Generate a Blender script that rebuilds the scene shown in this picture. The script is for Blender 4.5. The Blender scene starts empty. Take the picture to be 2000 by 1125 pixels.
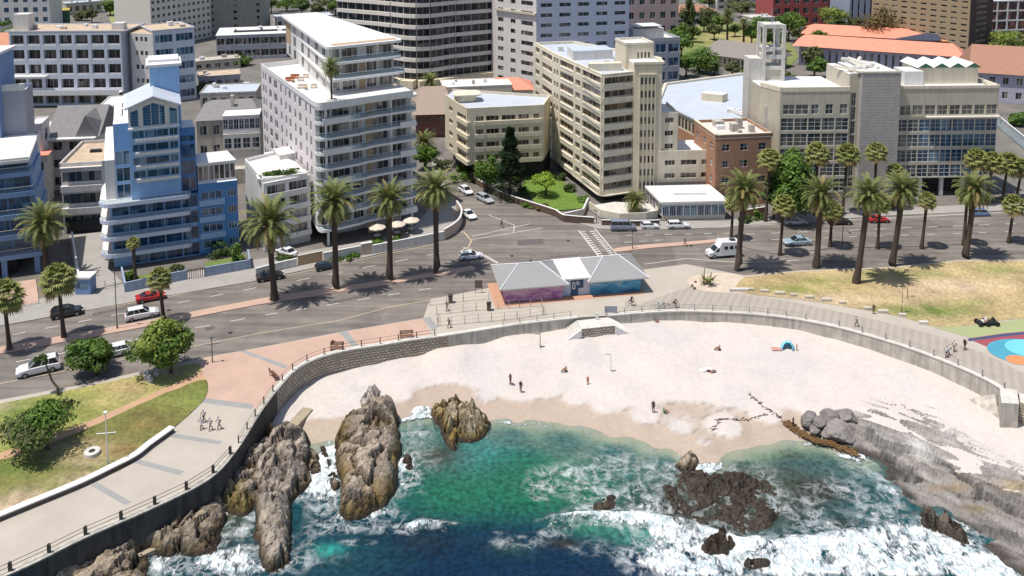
import bpy, bmesh, math, random
import numpy as np
from mathutils import Vector, Matrix, noise, geometry
R = math.radians
SC = bpy.context.scene
COL = SC.collection
random.seed(7)

# ------------------------------------------------------------------ camera, sky, sun, exposure
F, PX0, PY0, H = 1684.0, 1000.0, -23.0, 62.5
PIT = R(6)
cd = bpy.data.cameras.new('camera'); cam = bpy.data.objects.new('camera', cd); COL.objects.link(cam)
cam.location = (0, 0, H); cam.rotation_euler = (R(90) - PIT, 0, 0)
cd.sensor_width = 36; cd.lens = 36 * F / 2000; cd.shift_y = -(562.5 - PY0) / 2000
cd.clip_end = 5000; cd.clip_start = 1
SC.camera = cam
SUN_EL, SUN_AZ = R(70), R(22)          # the sun stands to the left of the view and a little behind the camera
wd = bpy.data.worlds.new('World'); SC.world = wd; wd.use_nodes = True
nt = wd.node_tree
sky = nt.nodes.new('ShaderNodeTexSky'); sky.sky_type = 'NISHITA'; sky.sun_disc = False
to_sun = Vector((-math.cos(SUN_EL) * math.cos(SUN_AZ), -math.cos(SUN_EL) * math.sin(SUN_AZ), math.sin(SUN_EL)))
sky.sun_elevation = SUN_EL; sky.sun_rotation = math.atan2(to_sun.x, to_sun.y)
sky.air_density = 1.0; sky.dust_density = 1.2
nt.links.new(sky.outputs[0], nt.nodes['Background'].inputs[0]); nt.nodes['Background'].inputs[1].default_value = 0.11
sd = bpy.data.lights.new('sun', 'SUN'); sd.energy = 4.4; sd.angle = R(0.5); sd.color = (1, 0.95, 0.87)
so = bpy.data.objects.new('sun', sd); COL.objects.link(so); so.rotation_euler = (-to_sun).to_track_quat('-Z', 'Y').to_euler()
SC.view_settings.view_transform = 'Standard'; SC.view_settings.look = 'None'
SC.view_settings.exposure = 0.12; SC.view_settings.gamma = 1
SC.cycles.max_bounces = 6; SC.cycles.diffuse_bounces = 3; SC.cycles.transparent_max_bounces = 8
SC.cycles.caustics_reflective = False; SC.cycles.caustics_refractive = False

# ------------------------------------------------------------------ surveying helpers: a bearing in the photograph -> a real point on level z
def G(px, py, z=0.0):
    a = (px - PX0) / F; b = -(py - PY0) / F
    dy = math.cos(PIT) + b * math.sin(PIT); dz = -math.sin(PIT) + b * math.cos(PIT)
    t = (z - H) / dz
    return Vector((a * t, dy * t, z))
def ZT(y, py):                       # height of a point standing at world depth y and seen at row py
    b = -(py - PY0) / F
    return H + y * (b * math.cos(PIT) - math.sin(PIT)) / (math.cos(PIT) + b * math.sin(PIT))
def SCL(px, py, z=0.0):              # pixels per metre there
    p = G(px, py, z); return F / (p.y * math.cos(PIT) - (z - H) * math.sin(PIT))
def GP(pts, z=0.0): return [G(x, y, z) for x, y in pts]

# ------------------------------------------------------------------ materials
MATS = {}
def nodes_of(m): return m.node_tree.nodes, m.node_tree.links
def mat(name, col, rough=0.7, var=0.12, scale=1.5, bump=0.0, bscale=8.0, metal=0.0, spec=0.4, attr=False, island=0.0, stain=0.0, coords='Object'):
    if name in MATS: return MATS[name]
    m = bpy.data.materials.new(name); m.use_nodes = True; N, L = nodes_of(m); P = N['Principled BSDF']
    P.inputs['Roughness'].default_value = rough; P.inputs['Metallic'].default_value = metal
    P.inputs['Specular IOR Level'].default_value = spec
    tc = N.new('ShaderNodeTexCoord'); co = tc.outputs[coords]
    n1 = N.new('ShaderNodeTexNoise'); n1.inputs['Scale'].default_value = scale; n1.inputs['Detail'].default_value = 6; n1.inputs['Roughness'].default_value = .65
    L.new(co, n1.inputs['Vector'])
    mr = N.new('ShaderNodeMapRange'); mr.inputs[1].default_value = .3; mr.inputs[2].default_value = .7
    mr.inputs[3].default_value = 1 - var; mr.inputs[4].default_value = 1 + var; L.new(n1.outputs[0], mr.inputs[0])
    fac = mr.outputs[0]
    if island > 0:
        ge = N.new('ShaderNodeNewGeometry'); m2 = N.new('ShaderNodeMapRange')
        m2.inputs[3].default_value = 1 - island; m2.inputs[4].default_value = 1 + island; L.new(ge.outputs['Random Per Island'], m2.inputs[0])
        mu = N.new('ShaderNodeMath'); mu.operation = 'MULTIPLY'; L.new(fac, mu.inputs[0]); L.new(m2.outputs[0], mu.inputs[1]); fac = mu.outputs[0]
    if stain > 0:                     # rain streaks and grime with a shape of their own
        mp = N.new('ShaderNodeMapping'); mp.inputs['Scale'].default_value = (1.6, 1.6, .16); L.new(co, mp.inputs[0])
        n3 = N.new('ShaderNodeTexNoise'); n3.inputs['Scale'].default_value = 1.1; n3.inputs['Detail'].default_value = 5; L.new(mp.outputs[0], n3.inputs['Vector'])
        m3 = N.new('ShaderNodeMapRange'); m3.inputs[1].default_value = .42; m3.inputs[2].default_value = .7; m3.inputs[3].default_value = 1; m3.inputs[4].default_value = 1 - stain
        L.new(n3.outputs[0], m3.inputs[0])
        mu = N.new('ShaderNodeMath'); mu.operation = 'MULTIPLY'; L.new(fac, mu.inputs[0]); L.new(m3.outputs[0], mu.inputs[1]); fac = mu.outputs[0]
    vm = N.new('ShaderNodeVectorMath'); vm.operation = 'SCALE'; L.new(fac, vm.inputs['Scale'])
    if attr:
        at = N.new('ShaderNodeAttribute'); at.attribute_name = 'Col'; L.new(at.outputs['Color'], vm.inputs[0])
    else: vm.inputs[0].default_value = col
    L.new(vm.outputs[0], P.inputs['Base Color'])
    if bump > 0:
        n2 = N.new('ShaderNodeTexNoise'); n2.inputs['Scale'].default_value = bscale; n2.inputs['Detail'].default_value = 8; L.new(co, n2.inputs['Vector'])
        b = N.new('ShaderNodeBump'); b.inputs['Strength'].default_value = 1; b.inputs['Distance'].default_value = bump
        L.new(n2.outputs[0], b.inputs['Height']); L.new(b.outputs[0], P.inputs['Normal'])
    MATS[name] = m; return m

def glass_mat(name, dark, light, rough=.08, spec=.6):
    """window glass seen from outside: dark rooms, some with pale curtains"""
    if name in MATS: return MATS[name]
    m = bpy.data.materials.new(name); m.use_nodes = True; N, L = nodes_of(m); P = N['Principled BSDF']
    P.inputs['Roughness'].default_value = rough; P.inputs['Specular IOR Level'].default_value = spec
    tc = N.new('ShaderNodeTexCoord'); ge = N.new('ShaderNodeNewGeometry')
    sn = N.new('ShaderNodeVectorMath'); sn.operation = 'SNAP'; sn.inputs[1].default_value = (1.1, 1.1, 2.4); L.new(ge.outputs['Position'], sn.inputs[0])
    wn = N.new('ShaderNodeTexWhiteNoise'); L.new(sn.outputs[0], wn.inputs['Vector'])
    cr = N.new('ShaderNodeValToRGB'); e = cr.color_ramp.elements
    e[0].position = 0; e[0].color = (*[d*.6 for d in dark], 1); e[1].position = 1; e[1].color = (*light, 1)
    x = cr.color_ramp.elements.new(.55); x.color = (*[d * 1.4 for d in dark], 1)
    x = cr.color_ramp.elements.new(.8); x.color = (*[(d + l) * .45 for d, l in zip(dark, light)], 1)
    L.new(wn.outputs['Value'], cr.inputs[0]); L.new(cr.outputs[0], P.inputs['Base Color'])
    nz = N.new('ShaderNodeTexNoise'); nz.inputs['Scale'].default_value = .8; L.new(ge.outputs['Position'], nz.inputs['Vector'])
    b = N.new('ShaderNodeBump'); b.inputs['Distance'].default_value = .02; b.inputs['Strength'].default_value = .5; L.new(nz.outputs[0], b.inputs['Height']); L.new(b.outputs[0], P.inputs['Normal'])
    MATS[name] = m; return m

def brick_mat(name, c1, c2, mortar, bw=.5, bh=.22, ms=.02):
    if name in MATS: return MATS[name]
    m = mat(name, c1, .85, .1); N, L = nodes_of(m); P = N['Principled BSDF']
    ge = N.new('ShaderNodeNewGeometry'); sx = N.new('ShaderNodeSeparateXYZ'); L.new(ge.outputs['Position'], sx.inputs[0])
    ad = N.new('ShaderNodeMath'); ad.operation = 'ADD'; L.new(sx.outputs[0], ad.inputs[0]); L.new(sx.outputs[1], ad.inputs[1])
    cb = N.new('ShaderNodeCombineXYZ'); L.new(ad.outputs[0], cb.inputs[0]); L.new(sx.outputs[2], cb.inputs[1])
    br = N.new('ShaderNodeTexBrick'); br.inputs['Color1'].default_value = (*c1, 1); br.inputs['Color2'].default_value = (*c2, 1); br.inputs['Mortar'].default_value = (*mortar, 1)
    br.inputs['Scale'].default_value = 1; br.inputs['Brick Width'].default_value = bw; br.inputs['Row Height'].default_value = bh; br.inputs['Mortar Size'].default_value = ms
    nz = N.new('ShaderNodeTexNoise'); nz.inputs['Scale'].default_value = .9; nz.inputs['Detail'].default_value = 5
    L.new(ge.outputs['Position'], nz.inputs['Vector'])
    vv = N.new('ShaderNodeVectorMath'); vv.operation = 'MULTIPLY_ADD'; L.new(nz.outputs['Color'], vv.inputs[0]); vv.inputs[1].default_value = (.25, .25, 0) if bw > .6 else (.02, .02, 0); L.new(cb.outputs[0], vv.inputs[2])
    L.new(vv.outputs[0], br.inputs['Vector'])
    mr = N.new('ShaderNodeMapRange'); mr.inputs[1].default_value = .3; mr.inputs[2].default_value = .7; mr.inputs[3].default_value = .9; mr.inputs[4].default_value = 1.08; L.new(nz.outputs[0], mr.inputs[0])
    vm = N.new('ShaderNodeVectorMath'); vm.operation = 'SCALE'; L.new(br.outputs['Color'], vm.inputs[0]); L.new(mr.outputs[0], vm.inputs['Scale'])
    L.new(vm.outputs[0], P.inputs['Base Color'])
    b = N.new('ShaderNodeBump'); b.inputs['Distance'].default_value = .04; b.inputs['Strength'].default_value = 1; b.invert = True
    L.new(br.outputs['Fac'], b.inputs['Height']); L.new(b.outputs[0], P.inputs['Normal'])
    return m

def clear_glass():
    if 'balustrade glass' in MATS: return MATS['balustrade glass']
    m = bpy.data.materials.new('balustrade glass'); m.use_nodes = True; N, L = nodes_of(m); P = N['Principled BSDF']
    P.inputs['Base Color'].default_value = (.35, .42, .47, 1); P.inputs['Roughness'].default_value = .05
    tr = N.new('ShaderNodeBsdfTransparent'); tr.inputs[0].default_value = (.85, .9, .92, 1)
    mx = N.new('ShaderNodeMixShader'); mx.inputs[0].default_value = .12
    L.new(tr.outputs[0], mx.inputs[1]); L.new(P.outputs[0], mx.inputs[2]); L.new(mx.outputs[0], N['Material Output'].inputs[0])
    MATS['balustrade glass'] = m; return m

M = {}
M['white'] = mat('white render', (.74, .72, .70), .6, .04, .6, stain=.1)
M['white_wall'] = mat('white plaster wall', (.67, .64, .61), .7, .05, .5, stain=.14)
M['cream'] = mat('cream render', (.68, .60, .45), .75, .05, .4, stain=.12)
M['cream2'] = mat('pale cream render', (.70, .63, .50), .75, .05, .4, stain=.16)
M['grey_render'] = mat('warm grey render', (.52, .47, .38), .8, .06, .5, stain=.14)
M['tile_grey'] = brick_mat('grey wall tiles', (.41, .38, .36), (.44, .41, .39), (.33, .31, .29), 1.2, .6, .03)
M['blue_panel'] = mat('pale blue render', (.27, .45, .72), .6, .05, .5, stain=.1)
M['blue_deep'] = mat('deep blue render', (.07, .21, .46), .55, .08, .6)
M['cool_grey'] = mat('cool grey render', (.36, .38, .42), .7, .08, .5, stain=.15)
M['blue_grey'] = mat('blue grey render', (.19, .29, .48), .7, .07, .6, stain=.12)
M['pinkwhite'] = mat('pinkish white render', (.68, .63, .63), .7, .04, .5, stain=.08)
M['roof_white'] = mat('white roof sheeting', (.72, .72, .73), .6, .07, .35, stain=.0)
M['roof_grey'] = mat('pale grey roof sheeting', (.5, .54, .6), .5, .06, .3)
M['roof_slate'] = mat('slate roof', (.22, .21, .21), .8, .12, 1.0)
M['roof_tan'] = mat('gravel roof', (.50, .39, .28), .95, .2, .5)
M['roof_coral'] = mat('coral tiled roof', (.70, .27, .18), .8, .1, .5, bump=.03, bscale=3)
M['roof_brown'] = mat('brown tiled roof', (.36, .19, .13), .85, .15, 2, bump=.05, bscale=5)
M['concrete'] = mat('concrete', (.50, .46, .40), .85, .2, .6, stain=.35)
M['concrete_pale'] = mat('pale concrete', (.60, .57, .52), .85, .12, .6, stain=.12)
M['timber'] = mat('timber cladding', (.46, .32, .20), .7, .12, 2)
M['dark'] = mat('dark metal', (.03, .03, .035), .5, .1)
M['shade'] = mat('painted interior shade', (.035, .033, .035), .9, .1)  # near-black colour stands in for shade in undercrofts, garages and rooms
M['red_brick'] = brick_mat('red brick', (.38, .17, .09), (.45, .22, .12), (.42, .32, .25), .45, .16, .02)
M['stone_wall'] = brick_mat('rubble stone wall', (.40, .34, .27), (.56, .49, .40), (.20, .17, .14), .75, .38, .07)
M['metal'] = mat('galvanised steel', (.45, .46, .47), .4, .08, metal=.6)
M['dark_green'] = mat('green panel', (.05, .14, .09), .7)
G_DK = glass_mat('window glass', (.018, .02, .025), (.28, .25, .22)); G_NT = glass_mat('black tinted glass', (.008, .010, .016), (.10, .10, .12))
G_BL = glass_mat('blue glass and painted reflection', (.012, .055, .12), (.16, .28, .38), .06, .7)  # also serves as painted sky reflection on the grey building
G_BR = glass_mat('brown tinted glass', (.028,.02,.016), (.26,.20,.15))
G_SL = glass_mat('slate tinted glass', (.03, .045, .06), (.20, .22, .2))
CLEAR = clear_glass()

# ------------------------------------------------------------------ mesh helpers
class MB:
    def __init__(s): s.v, s.f, s.m, s.mats = [], [], [], []
    def mi(s, m):
        if m not in s.mats: s.mats.append(m)
        return s.mats.index(m)
    def add(s, vs, fs, m):
        k = len(s.v); i = s.mi(m); s.v += [tuple(v) for v in vs]
        for f in fs: s.f.append([k + a for a in f]); s.m.append(i)
    def box(s, x0, y0, z0, x1, y1, z1, m):
        s.add([(x0,y0,z0),(x1,y0,z0),(x1,y1,z0),(x0,y1,z0),(x0,y0,z1),(x1,y0,z1),(x1,y1,z1),(x0,y1,z1)],
              [(0,3,2,1),(4,5,6,7),(0,1,5,4),(1,2,6,5),(2,3,7,6),(3,0,4,7)], m)
    def prism(s, poly, z0, z1, m, mtop=None):
        n = len(poly); a = sum(poly[i][0]*poly[(i+1)%n][1]-poly[(i+1)%n][0]*poly[i][1] for i in range(n))
        if a < 0: poly = poly[::-1]
        vs = [(p[0], p[1], z0) for p in poly] + [(p[0], p[1], z1) for p in poly]
        s.add(vs, [list(range(n))[::-1]] + [(i,(i+1)%n,n+(i+1)%n,n+i) for i in range(n)], m)
        s.add([(p[0], p[1], z1) for p in poly], [list(range(n))], mtop or m)
    def slab(s, P, Q, w0, w1, z0, z1, m):
        """box standing on the line P->Q, from w0 to w1 metres along its outer side (to the right of P->Q)"""
        d = Vector((Q[0]-P[0], Q[1]-P[1])); 
        if d.length < 1e-6: return
        d.normalize(); n = Vector((d.y, -d.x))
        a, b = Vector(P[:2]), Vector(Q[:2])
        s.prism([a+n*w0, b+n*w0, b+n*w1, a+n*w1], z0, z1, m)
    def tube(s, p, q, r0, r1, m, n=6, caps=True):
        p, q = Vector(p), Vector(q); d = (q-p).normalized(); a = d.orthogonal().normalized(); b = d.cross(a)
        vs = [c + (a*math.cos(t)+b*math.sin(t))*r for c, r in ((p, r0), (q, r1)) for t in [2*math.pi*i/n for i in range(n)]]
        fs = [(i,(i+1)%n,n+(i+1)%n,n+i) for i in range(n)]
        if caps: fs += [list(range(n))[::-1], list(range(n, 2*n))]
        s.add(vs, fs, m)
    def path(s, pts, rs, m, n=8):
        k = len(s.v); i = s.mi(m)
        for j, (p, r) in enumerate(zip(pts, rs)):
            p = Vector(p); d = Vector(pts[min(j+1, len(pts)-1)]) - Vector(pts[max(j-1, 0)]); d.normalize()
            a = d.cross(Vector((0, 1, .01))).normalized(); b = d.cross(a)
            s.v += [tuple(p+(a*math.cos(t)+b*math.sin(t))*r) for t in [2*math.pi*q/n for q in range(n)]]
        for j in range(len(pts)-1):
            for q in range(n): s.f.append([k+j*n+q, k+j*n+(q+1)%n, k+(j+1)*n+(q+1)%n, k+(j+1)*n+q]); s.m.append(i)
        s.f.append([k+q for q in range(n)][::-1]); s.m.append(i); s.f.append([k+(len(pts)-1)*n+q for q in range(n)]); s.m.append(i)
    def mesh(s, name, smooth=False):
        me = bpy.data.meshes.new(name); me.from_pydata(s.v, [], s.f)
        for m in s.mats: me.materials.append(m)
        me.polygons.foreach_set('material_index', s.m)
        if smooth: me.polygons.foreach_set('use_smooth', [True]*len(s.f))
        me.update(); return me
    def build(s, name, parent=None, smooth=False, world=True, fix=False):
        me = s.mesh(name, smooth)
        if fix:
            bm = bmesh.new(); bm.from_mesh(me); bmesh.ops.recalc_face_normals(bm, faces=bm.faces[:]); bm.to_mesh(me); bm.free()
        return link(name, me, parent, world)
def link(name, me, parent=None, world=True):
    o = bpy.data.objects.new(name, me); COL.objects.link(o)
    if parent is not None:
        o.parent = parent
        if world: o.matrix_parent_inverse = Matrix.Translation(-Vector(parent.location))
    return o
def tag(o, label=None, cat=None, group=None, kind=None):
    if label: o['label'] = label
    if cat: o['category'] = cat
    if group: o['group'] = group
    if kind: o['kind'] = kind
    return o
def thing(name, label, cat, loc=(0,0,0), rz=0, group=None):
    o = bpy.data.objects.new(name, None); COL.objects.link(o); o.empty_display_size = .5
    o.location = loc; o.rotation_euler = (0, 0, rz); return tag(o, label, cat, group)
def copy_tree(o, parent=None):
    c = o.copy(); COL.objects.link(c); c.parent = parent
    for ch in list(o.children): copy_tree(ch, c)
    return c
def place(proto, used, loc, rz, scale, label, group=None):
    o = proto if not used.get(proto.name) else copy_tree(proto)
    used[proto.name] = True
    o.location = loc; o.rotation_euler.z = rz
    o.scale = (scale,)*3 if not hasattr(scale, '__len__') else scale
    o['label'] = label
    if group: o['group'] = group
    return o
USED = {}
def smooth_line(pts, n=6):
    """Catmull-Rom through the points"""
    P = [Vector(p) for p in pts]; out = []
    for i in range(len(P)-1):
        p0, p1, p2, p3 = P[max(i-1,0)], P[i], P[i+1], P[min(i+2,len(P)-1)]
        for k in range(n):
            t = k/n
            out.append(.5*((2*p1)+(p2-p0)*t+(2*p0-5*p1+4*p2-p3)*t*t+(3*p1-p0-3*p2+p3)*t**3))
    out.append(P[-1]); return out
def offset_line(pts, d):
    out = []
    for i in range(len(pts)):
        a, b = pts[max(i-1,0)], pts[min(i+1,len(pts)-1)]
        t = Vector((b[0]-a[0], b[1]-a[1])).normalized(); out.append(Vector((pts[i][0]+t.y*d, pts[i][1]-t.x*d, pts[i][2] if len(pts[i]) > 2 else 0)))
    return out
def strip_wall(name, pts, w0, w1, z0, z1, m, parent=None, mtop=None):
    """a wall that follows a line; z0 / z1 numbers or lists"""
    A, B = offset_line(pts, w0), offset_line(pts, w1); n = len(pts)
    Z0 = z0 if hasattr(z0, '__len__') else [z0]*n; Z1 = z1 if hasattr(z1, '__len__') else [z1]*n
    b = MB(); vs = []
    for i in range(n): vs += [(A[i].x,A[i].y,Z0[i]),(B[i].x,B[i].y,Z0[i]),(B[i].x,B[i].y,Z1[i]),(A[i].x,A[i].y,Z1[i])]
    fs, ft = [], []
    for i in range(n-1):
        k = 4*i; l = k+4
        fs += [(k,k+1,l+1,l),(k+1,k+2,l+2,l+1),(k+3,k,l,l+3)]; ft += [(k+2,k+3,l+3,l+2)]
    fs += [(0,3,2,1),(4*n-4,4*n-3,4*n-2,4*n-1)]
    b.add(vs, fs, m); b.add(vs, ft, mtop or m)
    return b.build(name, parent, fix=True)
def fbm(x, y, z=0, o=5, H_=.9): return noise.fractal(Vector((x, y, z)), H_, 2.1, o)
def inside(poly, x, y):
    c = np.zeros(x.shape, bool); n = len(poly)
    for i in range(n):
        x0, y0 = poly[i][0], poly[i][1]; x1, y1 = poly[(i+1)%n][0], poly[(i+1)%n][1]
        if y0 == y1: continue
        k = ((y0 > y) != (y1 > y)) & (x < (x1-x0)*(y-y0)/(y1-y0)+x0); c ^= k
    return c
def polydist(poly, x, y, closed=True):
    d = np.full(x.shape, 1e9); n = len(poly)
    for i in range(n if closed else n-1):
        a = poly[i]; b = poly[(i+1)%n]; vx, vy = b[0]-a[0], b[1]-a[1]; L2 = vx*vx+vy*vy+1e-9
        t = np.clip(((x-a[0])*vx+(y-a[1])*vy)/L2, 0, 1)
        d = np.minimum(d, np.hypot(x-a[0]-t*vx, y-a[1]-t*vy))
    return d
def sstep(a, b, x):
    t = np.clip((x-a)/(b-a), 0, 1); return t*t*(3-2*t)
def blob(x, y, px, py, rx, ry, z=0.0, rot=0):
    """gaussian patch on level z; its centre and radii are read off the photograph and laid out in metres"""
    c = G(px, py, z); s = SCL(px, py, z); e = G(px, py+4, z); k = abs(c.y-e.y)/4
    dx, dy = x-c.x, y-c.y
    X = dx*math.cos(rot)+dy*math.sin(rot); Y = -dx*math.sin(rot)+dy*math.cos(rot)
    return np.exp(-.5*((X/(rx/s))**2+(Y/(ry*k))**2)*1.6)
def set_attr(me, name, arr):
    """per-vertex colour or value"""
    if arr.ndim == 2:
        a = me.color_attributes.new(name, 'FLOAT_COLOR', 'POINT'); f = np.ones((len(arr), 4), np.float32); f[:, :3] = arr; a.data.foreach_set('color', f.ravel())
    else:
        a = me.attributes.new(name, 'FLOAT', 'POINT'); a.data.foreach_set('value', arr.astype(np.float32))
def grid_mesh(name, X, Y, Z, m, keep=None):
    ny, nx = X.shape; idx = np.arange(nx*ny).reshape(ny, nx)
    q = np.stack([idx[:-1,:-1], idx[:-1,1:], idx[1:,1:], idx[1:,:-1]], -1).reshape(-1, 4)
    if keep is not None:
        kk = (keep[:-1,:-1] & keep[:-1,1:] & keep[1:,1:] & keep[1:,:-1]).ravel(); q = q[kk]
    me = bpy.data.meshes.new(name); me.from_pydata(np.stack([X.ravel(), Y.ravel(), Z.ravel()], 1).tolist(), [], q.tolist())
    me.materials.append(m); me.polygons.foreach_set('use_smooth', [True]*len(me.polygons)); me.update(); return me
# ------------------------------------------------------------------ the setting: ground, road, pavements
def kind(o, k='structure'): o['kind'] = k; return o
# outer top edge of the sea wall, from the near left to the far right
SEAWALL = [(-60,1160),(60,1108),(162,1057),(292,1000),(406,942),(461,885),(507,812),(541,766),(573,730),(603,711),(640,697),(693,685),(747,677),(800,668),(875,658),(940,648),(1011,637),(1070,630),(1128,624),(1187,620),(1260,614),(1330,611),(1405,613),(1475,617),(1545,625),(1600,635),(1650,646),(1737,671),(1807,695),(1877,723),(1930,748),(1968,772)]
wall_line = smooth_line(GP(SEAWALL), 5)
g = MB()
outline = [tuple(p) for p in offset_line(wall_line, -.4)] + [(G(2000,770).x+2, G(2000,772).y, 0), (140, 120, 0), (420, 150, 0), (560, 700, 0), (-560, 700, 0), (-560, 60, 0), (-80, 60, 0)]
g.prism(outline, -8, -.06, mat('town paving', (.165, .15, .135), .9, .3, .12, bump=.02, bscale=2))
kind(g.build('ground'))

def asphalt():
    m = mat('asphalt', (.185, .163, .145), .9, .16, .35, bump=.01, bscale=20)
    N, L = nodes_of(m); P = N['Principled BSDF']; src = P.inputs['Base Color'].links[0].from_socket
    tc = N.new('ShaderNodeTexCoord'); mp = N.new('ShaderNodeMapping'); mp.inputs['Scale'].default_value = (.05, .7, 1); mp.inputs['Rotation'].default_value = (0, 0, R(-14))
    L.new(tc.outputs['Object'], mp.inputs[0]); n = N.new('ShaderNodeTexNoise'); n.inputs['Scale'].default_value = 1; n.inputs['Detail'].default_value = 3; L.new(mp.outputs[0], n.inputs['Vector'])
    mr = N.new('ShaderNodeMapRange'); mr.inputs[1].default_value = .35; mr.inputs[2].default_value = .65; mr.inputs[3].default_value = .74; mr.inputs[4].default_value = 1.18; L.new(n.outputs[0], mr.inputs[0])
    # repair patches
    vo = N.new('ShaderNodeTexVoronoi'); vo.inputs['Scale'].default_value = .09; L.new(tc.outputs['Object'], vo.inputs['Vector'])
    m2 = N.new('ShaderNodeMapRange'); m2.inputs[3].default_value = .86; m2.inputs[4].default_value = 1.1; sp = N.new('ShaderNodeSeparateColor'); L.new(vo.outputs['Color'], sp.inputs[0]); L.new(sp.outputs[0], m2.inputs[0])
    mu = N.new('ShaderNodeMath'); mu.operation = 'MULTIPLY'; L.new(mr.outputs[0], mu.inputs[0]); L.new(m2.outputs[0], mu.inputs[1])
    v = N.new('ShaderNodeVectorMath'); v.operation = 'SCALE'; L.new(src, v.inputs[0]); L.new(mu.outputs[0], v.inputs['Scale']); L.new(v.outputs[0], P.inputs['Base Color'])
    return m
M['asphalt'] = asphalt()
M['brick_pave'] = mat('pink brick paving', (.48, .33, .26), .9, .09, .3, bump=.01, bscale=10)
M['pave_grey'] = mat('grey paving', (.33, .31, .285), .9, .1, .4)
M['pave_pale'] = mat('pale promenade concrete', (.43, .385, .33), .9, .08, .25)
M['pave_strip'] = mat('grey brick band', (.29, .29, .285), .9, .08, .6)
M['paint'] = mat('road paint', (.62, .60, .56), .8, .25, 1.5)
M['paint_y'] = mat('worn yellow paint', (.50, .40, .27), .8, .25, 1.5)
M['deck'] = mat('grey striped promenade', (.36, .32, .275), .9, .08, .4)
def stripes(m, dirx, diry, per, amt):
    N, L = nodes_of(m); P = N['Principled BSDF']; src = P.inputs['Base Color'].links[0].from_socket
    tc = N.new('ShaderNodeTexCoord'); dt = N.new('ShaderNodeVectorMath'); dt.operation = 'DOT_PRODUCT'; dt.inputs[1].default_value = (dirx/per, diry/per, 0); L.new(tc.outputs['Object'], dt.inputs[0])
    sn = N.new('ShaderNodeMath'); sn.operation = 'SINE'; mm = N.new('ShaderNodeMath'); mm.operation = 'MULTIPLY'; mm.inputs[1].default_value = 6.283; L.new(dt.outputs['Value'], mm.inputs[0]); L.new(mm.outputs[0], sn.inputs[0])
    mr = N.new('ShaderNodeMapRange'); mr.inputs[1].default_value = -1; mr.inputs[2].default_value = 1; mr.inputs[3].default_value = 1-amt; mr.inputs[4].default_value = 1+amt; L.new(sn.outputs[0], mr.inputs[0])
    v = N.new('ShaderNodeVectorMath'); v.operation = 'SCALE'; L.new(src, v.inputs[0]); L.new(mr.outputs[0], v.inputs['Scale']); L.new(v.outputs[0], P.inputs['Base Color'])
stripes(M['deck'], .9, -.45, 1.1, .07)

def sheet(name, pts, z, m, thick=.0, smooth=0, z0=-.2):
    P = GP(pts, z); 
    if smooth: P = smooth_line(P + [P[0]], smooth)[:-1]
    b = MB()
    if thick: b.prism([tuple(p) for p in P], z0, z, m)
    else:
        n = len(P); a = sum(P[i].x*P[(i+1)%n].y-P[(i+1)%n].x*P[i].y for i in range(n))
        if a < 0: P = P[::-1]
        b.add([(p.x,p.y,z) for p in P], [list(range(n))], m)
    return kind(b.build(name))
FAR = [(-80,655),(0,636),(328,577),(500,548),(557,535),(717,501),(866,469),(893,452),(903,430),(893,400),(872,372),(862,340),(855,300)]
SIDE = [(905,300),(925,350),(985,388),(1060,408),(1140,438),(1165,446),(1240,449),(1420,444),(1450,440),(1732,421),(2000,409),(2300,398)]
NEAR = [(2300,492),(2000,507),(1870,508),(1742,521),(1565,528),(1454,538),(1340,516),(1259,526),(1100,545),(957,562),(840,584),(827,621),(667,648),(500,680),(400,698),(379,704),(144,754),(0,781),(-80,798)]
road = sheet('road', FAR + SIDE + NEAR, 0.0, M['asphalt'])
# pavement along the buildings, raised on a kerb
FARB = [(840,300),(848,345),(858,385),(800,440),(700,455),(500,490),(300,520),(0,580),(-80,600)]
sheet('pavement', FAR + [(840,300),(848,345),(845,400),(800,452),(690,475),(500,507),(300,545),(120,575),(-80,612)], .12, M['pave_grey'], 1)
sheet('pavement', [(905,300),(925,350),(985,388),(1060,408),(1140,438),(1165,446),(1240,449),(1420,444),(1450,440),(1732,421),(2000,409),(2300,398),(2300,385),(2000,394),(1732,408),(1450,425),(1420,431),(1180,433),(1100,420),(1040,396),(935,345),(925,300)], .12, M['pave_grey'], 1)
med = smooth_line(GP([(-80,696),(0,679),(250,634),(500,586),(620,567),(760,547),(850,532),(900,524),(922,520)]), 3)
med2 = smooth_line(GP([(930,527),(905,532),(850,540),(760,556),(620,578),(500,597),(250,646),(0,692),(-80,710)]), 3)
b = MB(); b.prism([tuple(p) for p in med+med2], -.2, .13, M['brick_pave']); kind(b.build('median_strip'))
b = MB(); b.prism([tuple(p) for p in smooth_line(GP([(1196,488),(1215,484),(1270,478),(1380,470),(1430,463)]), 3)+smooth_line(GP([(1430,470),(1380,476),(1275,485),(1215,492),(1200,492)]),3)], -.2, .13, M['brick_pave']); kind(b.build('median_strip'))
b = MB(); b.prism([tuple(p) for p in smooth_line(GP([(1430,463),(1525,487),(1620,474),(1800,470),(1970,462),(2200,450)]), 3)+smooth_line(GP([(2200,458),(1970,472),(1800,482),(1620,486),(1525,498),(1440,480)]),3)], -.2, .12, M['asphalt']); kind(b.build('median_strip'))
# near side: sea-front promenade
PROM = [(-80,798),(0,781),(144,754),(379,704),(400,698),(500,680),(667,648),(827,621),(840,584),(957,562),(1100,545),(1259,526),(1340,516),(1454,538),(1565,528),(1742,521),(1870,508),(2000,507),(2300,492),(2300,772)]
prom = [tuple(p) for p in GP(PROM, .12)] + [tuple(p) for p in offset_line(wall_line, -.35)[::-1]]
b = MB(); b.prism(prom, -.3, .12, M['pave_pale']); kind(b.build('promenade'))
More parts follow.
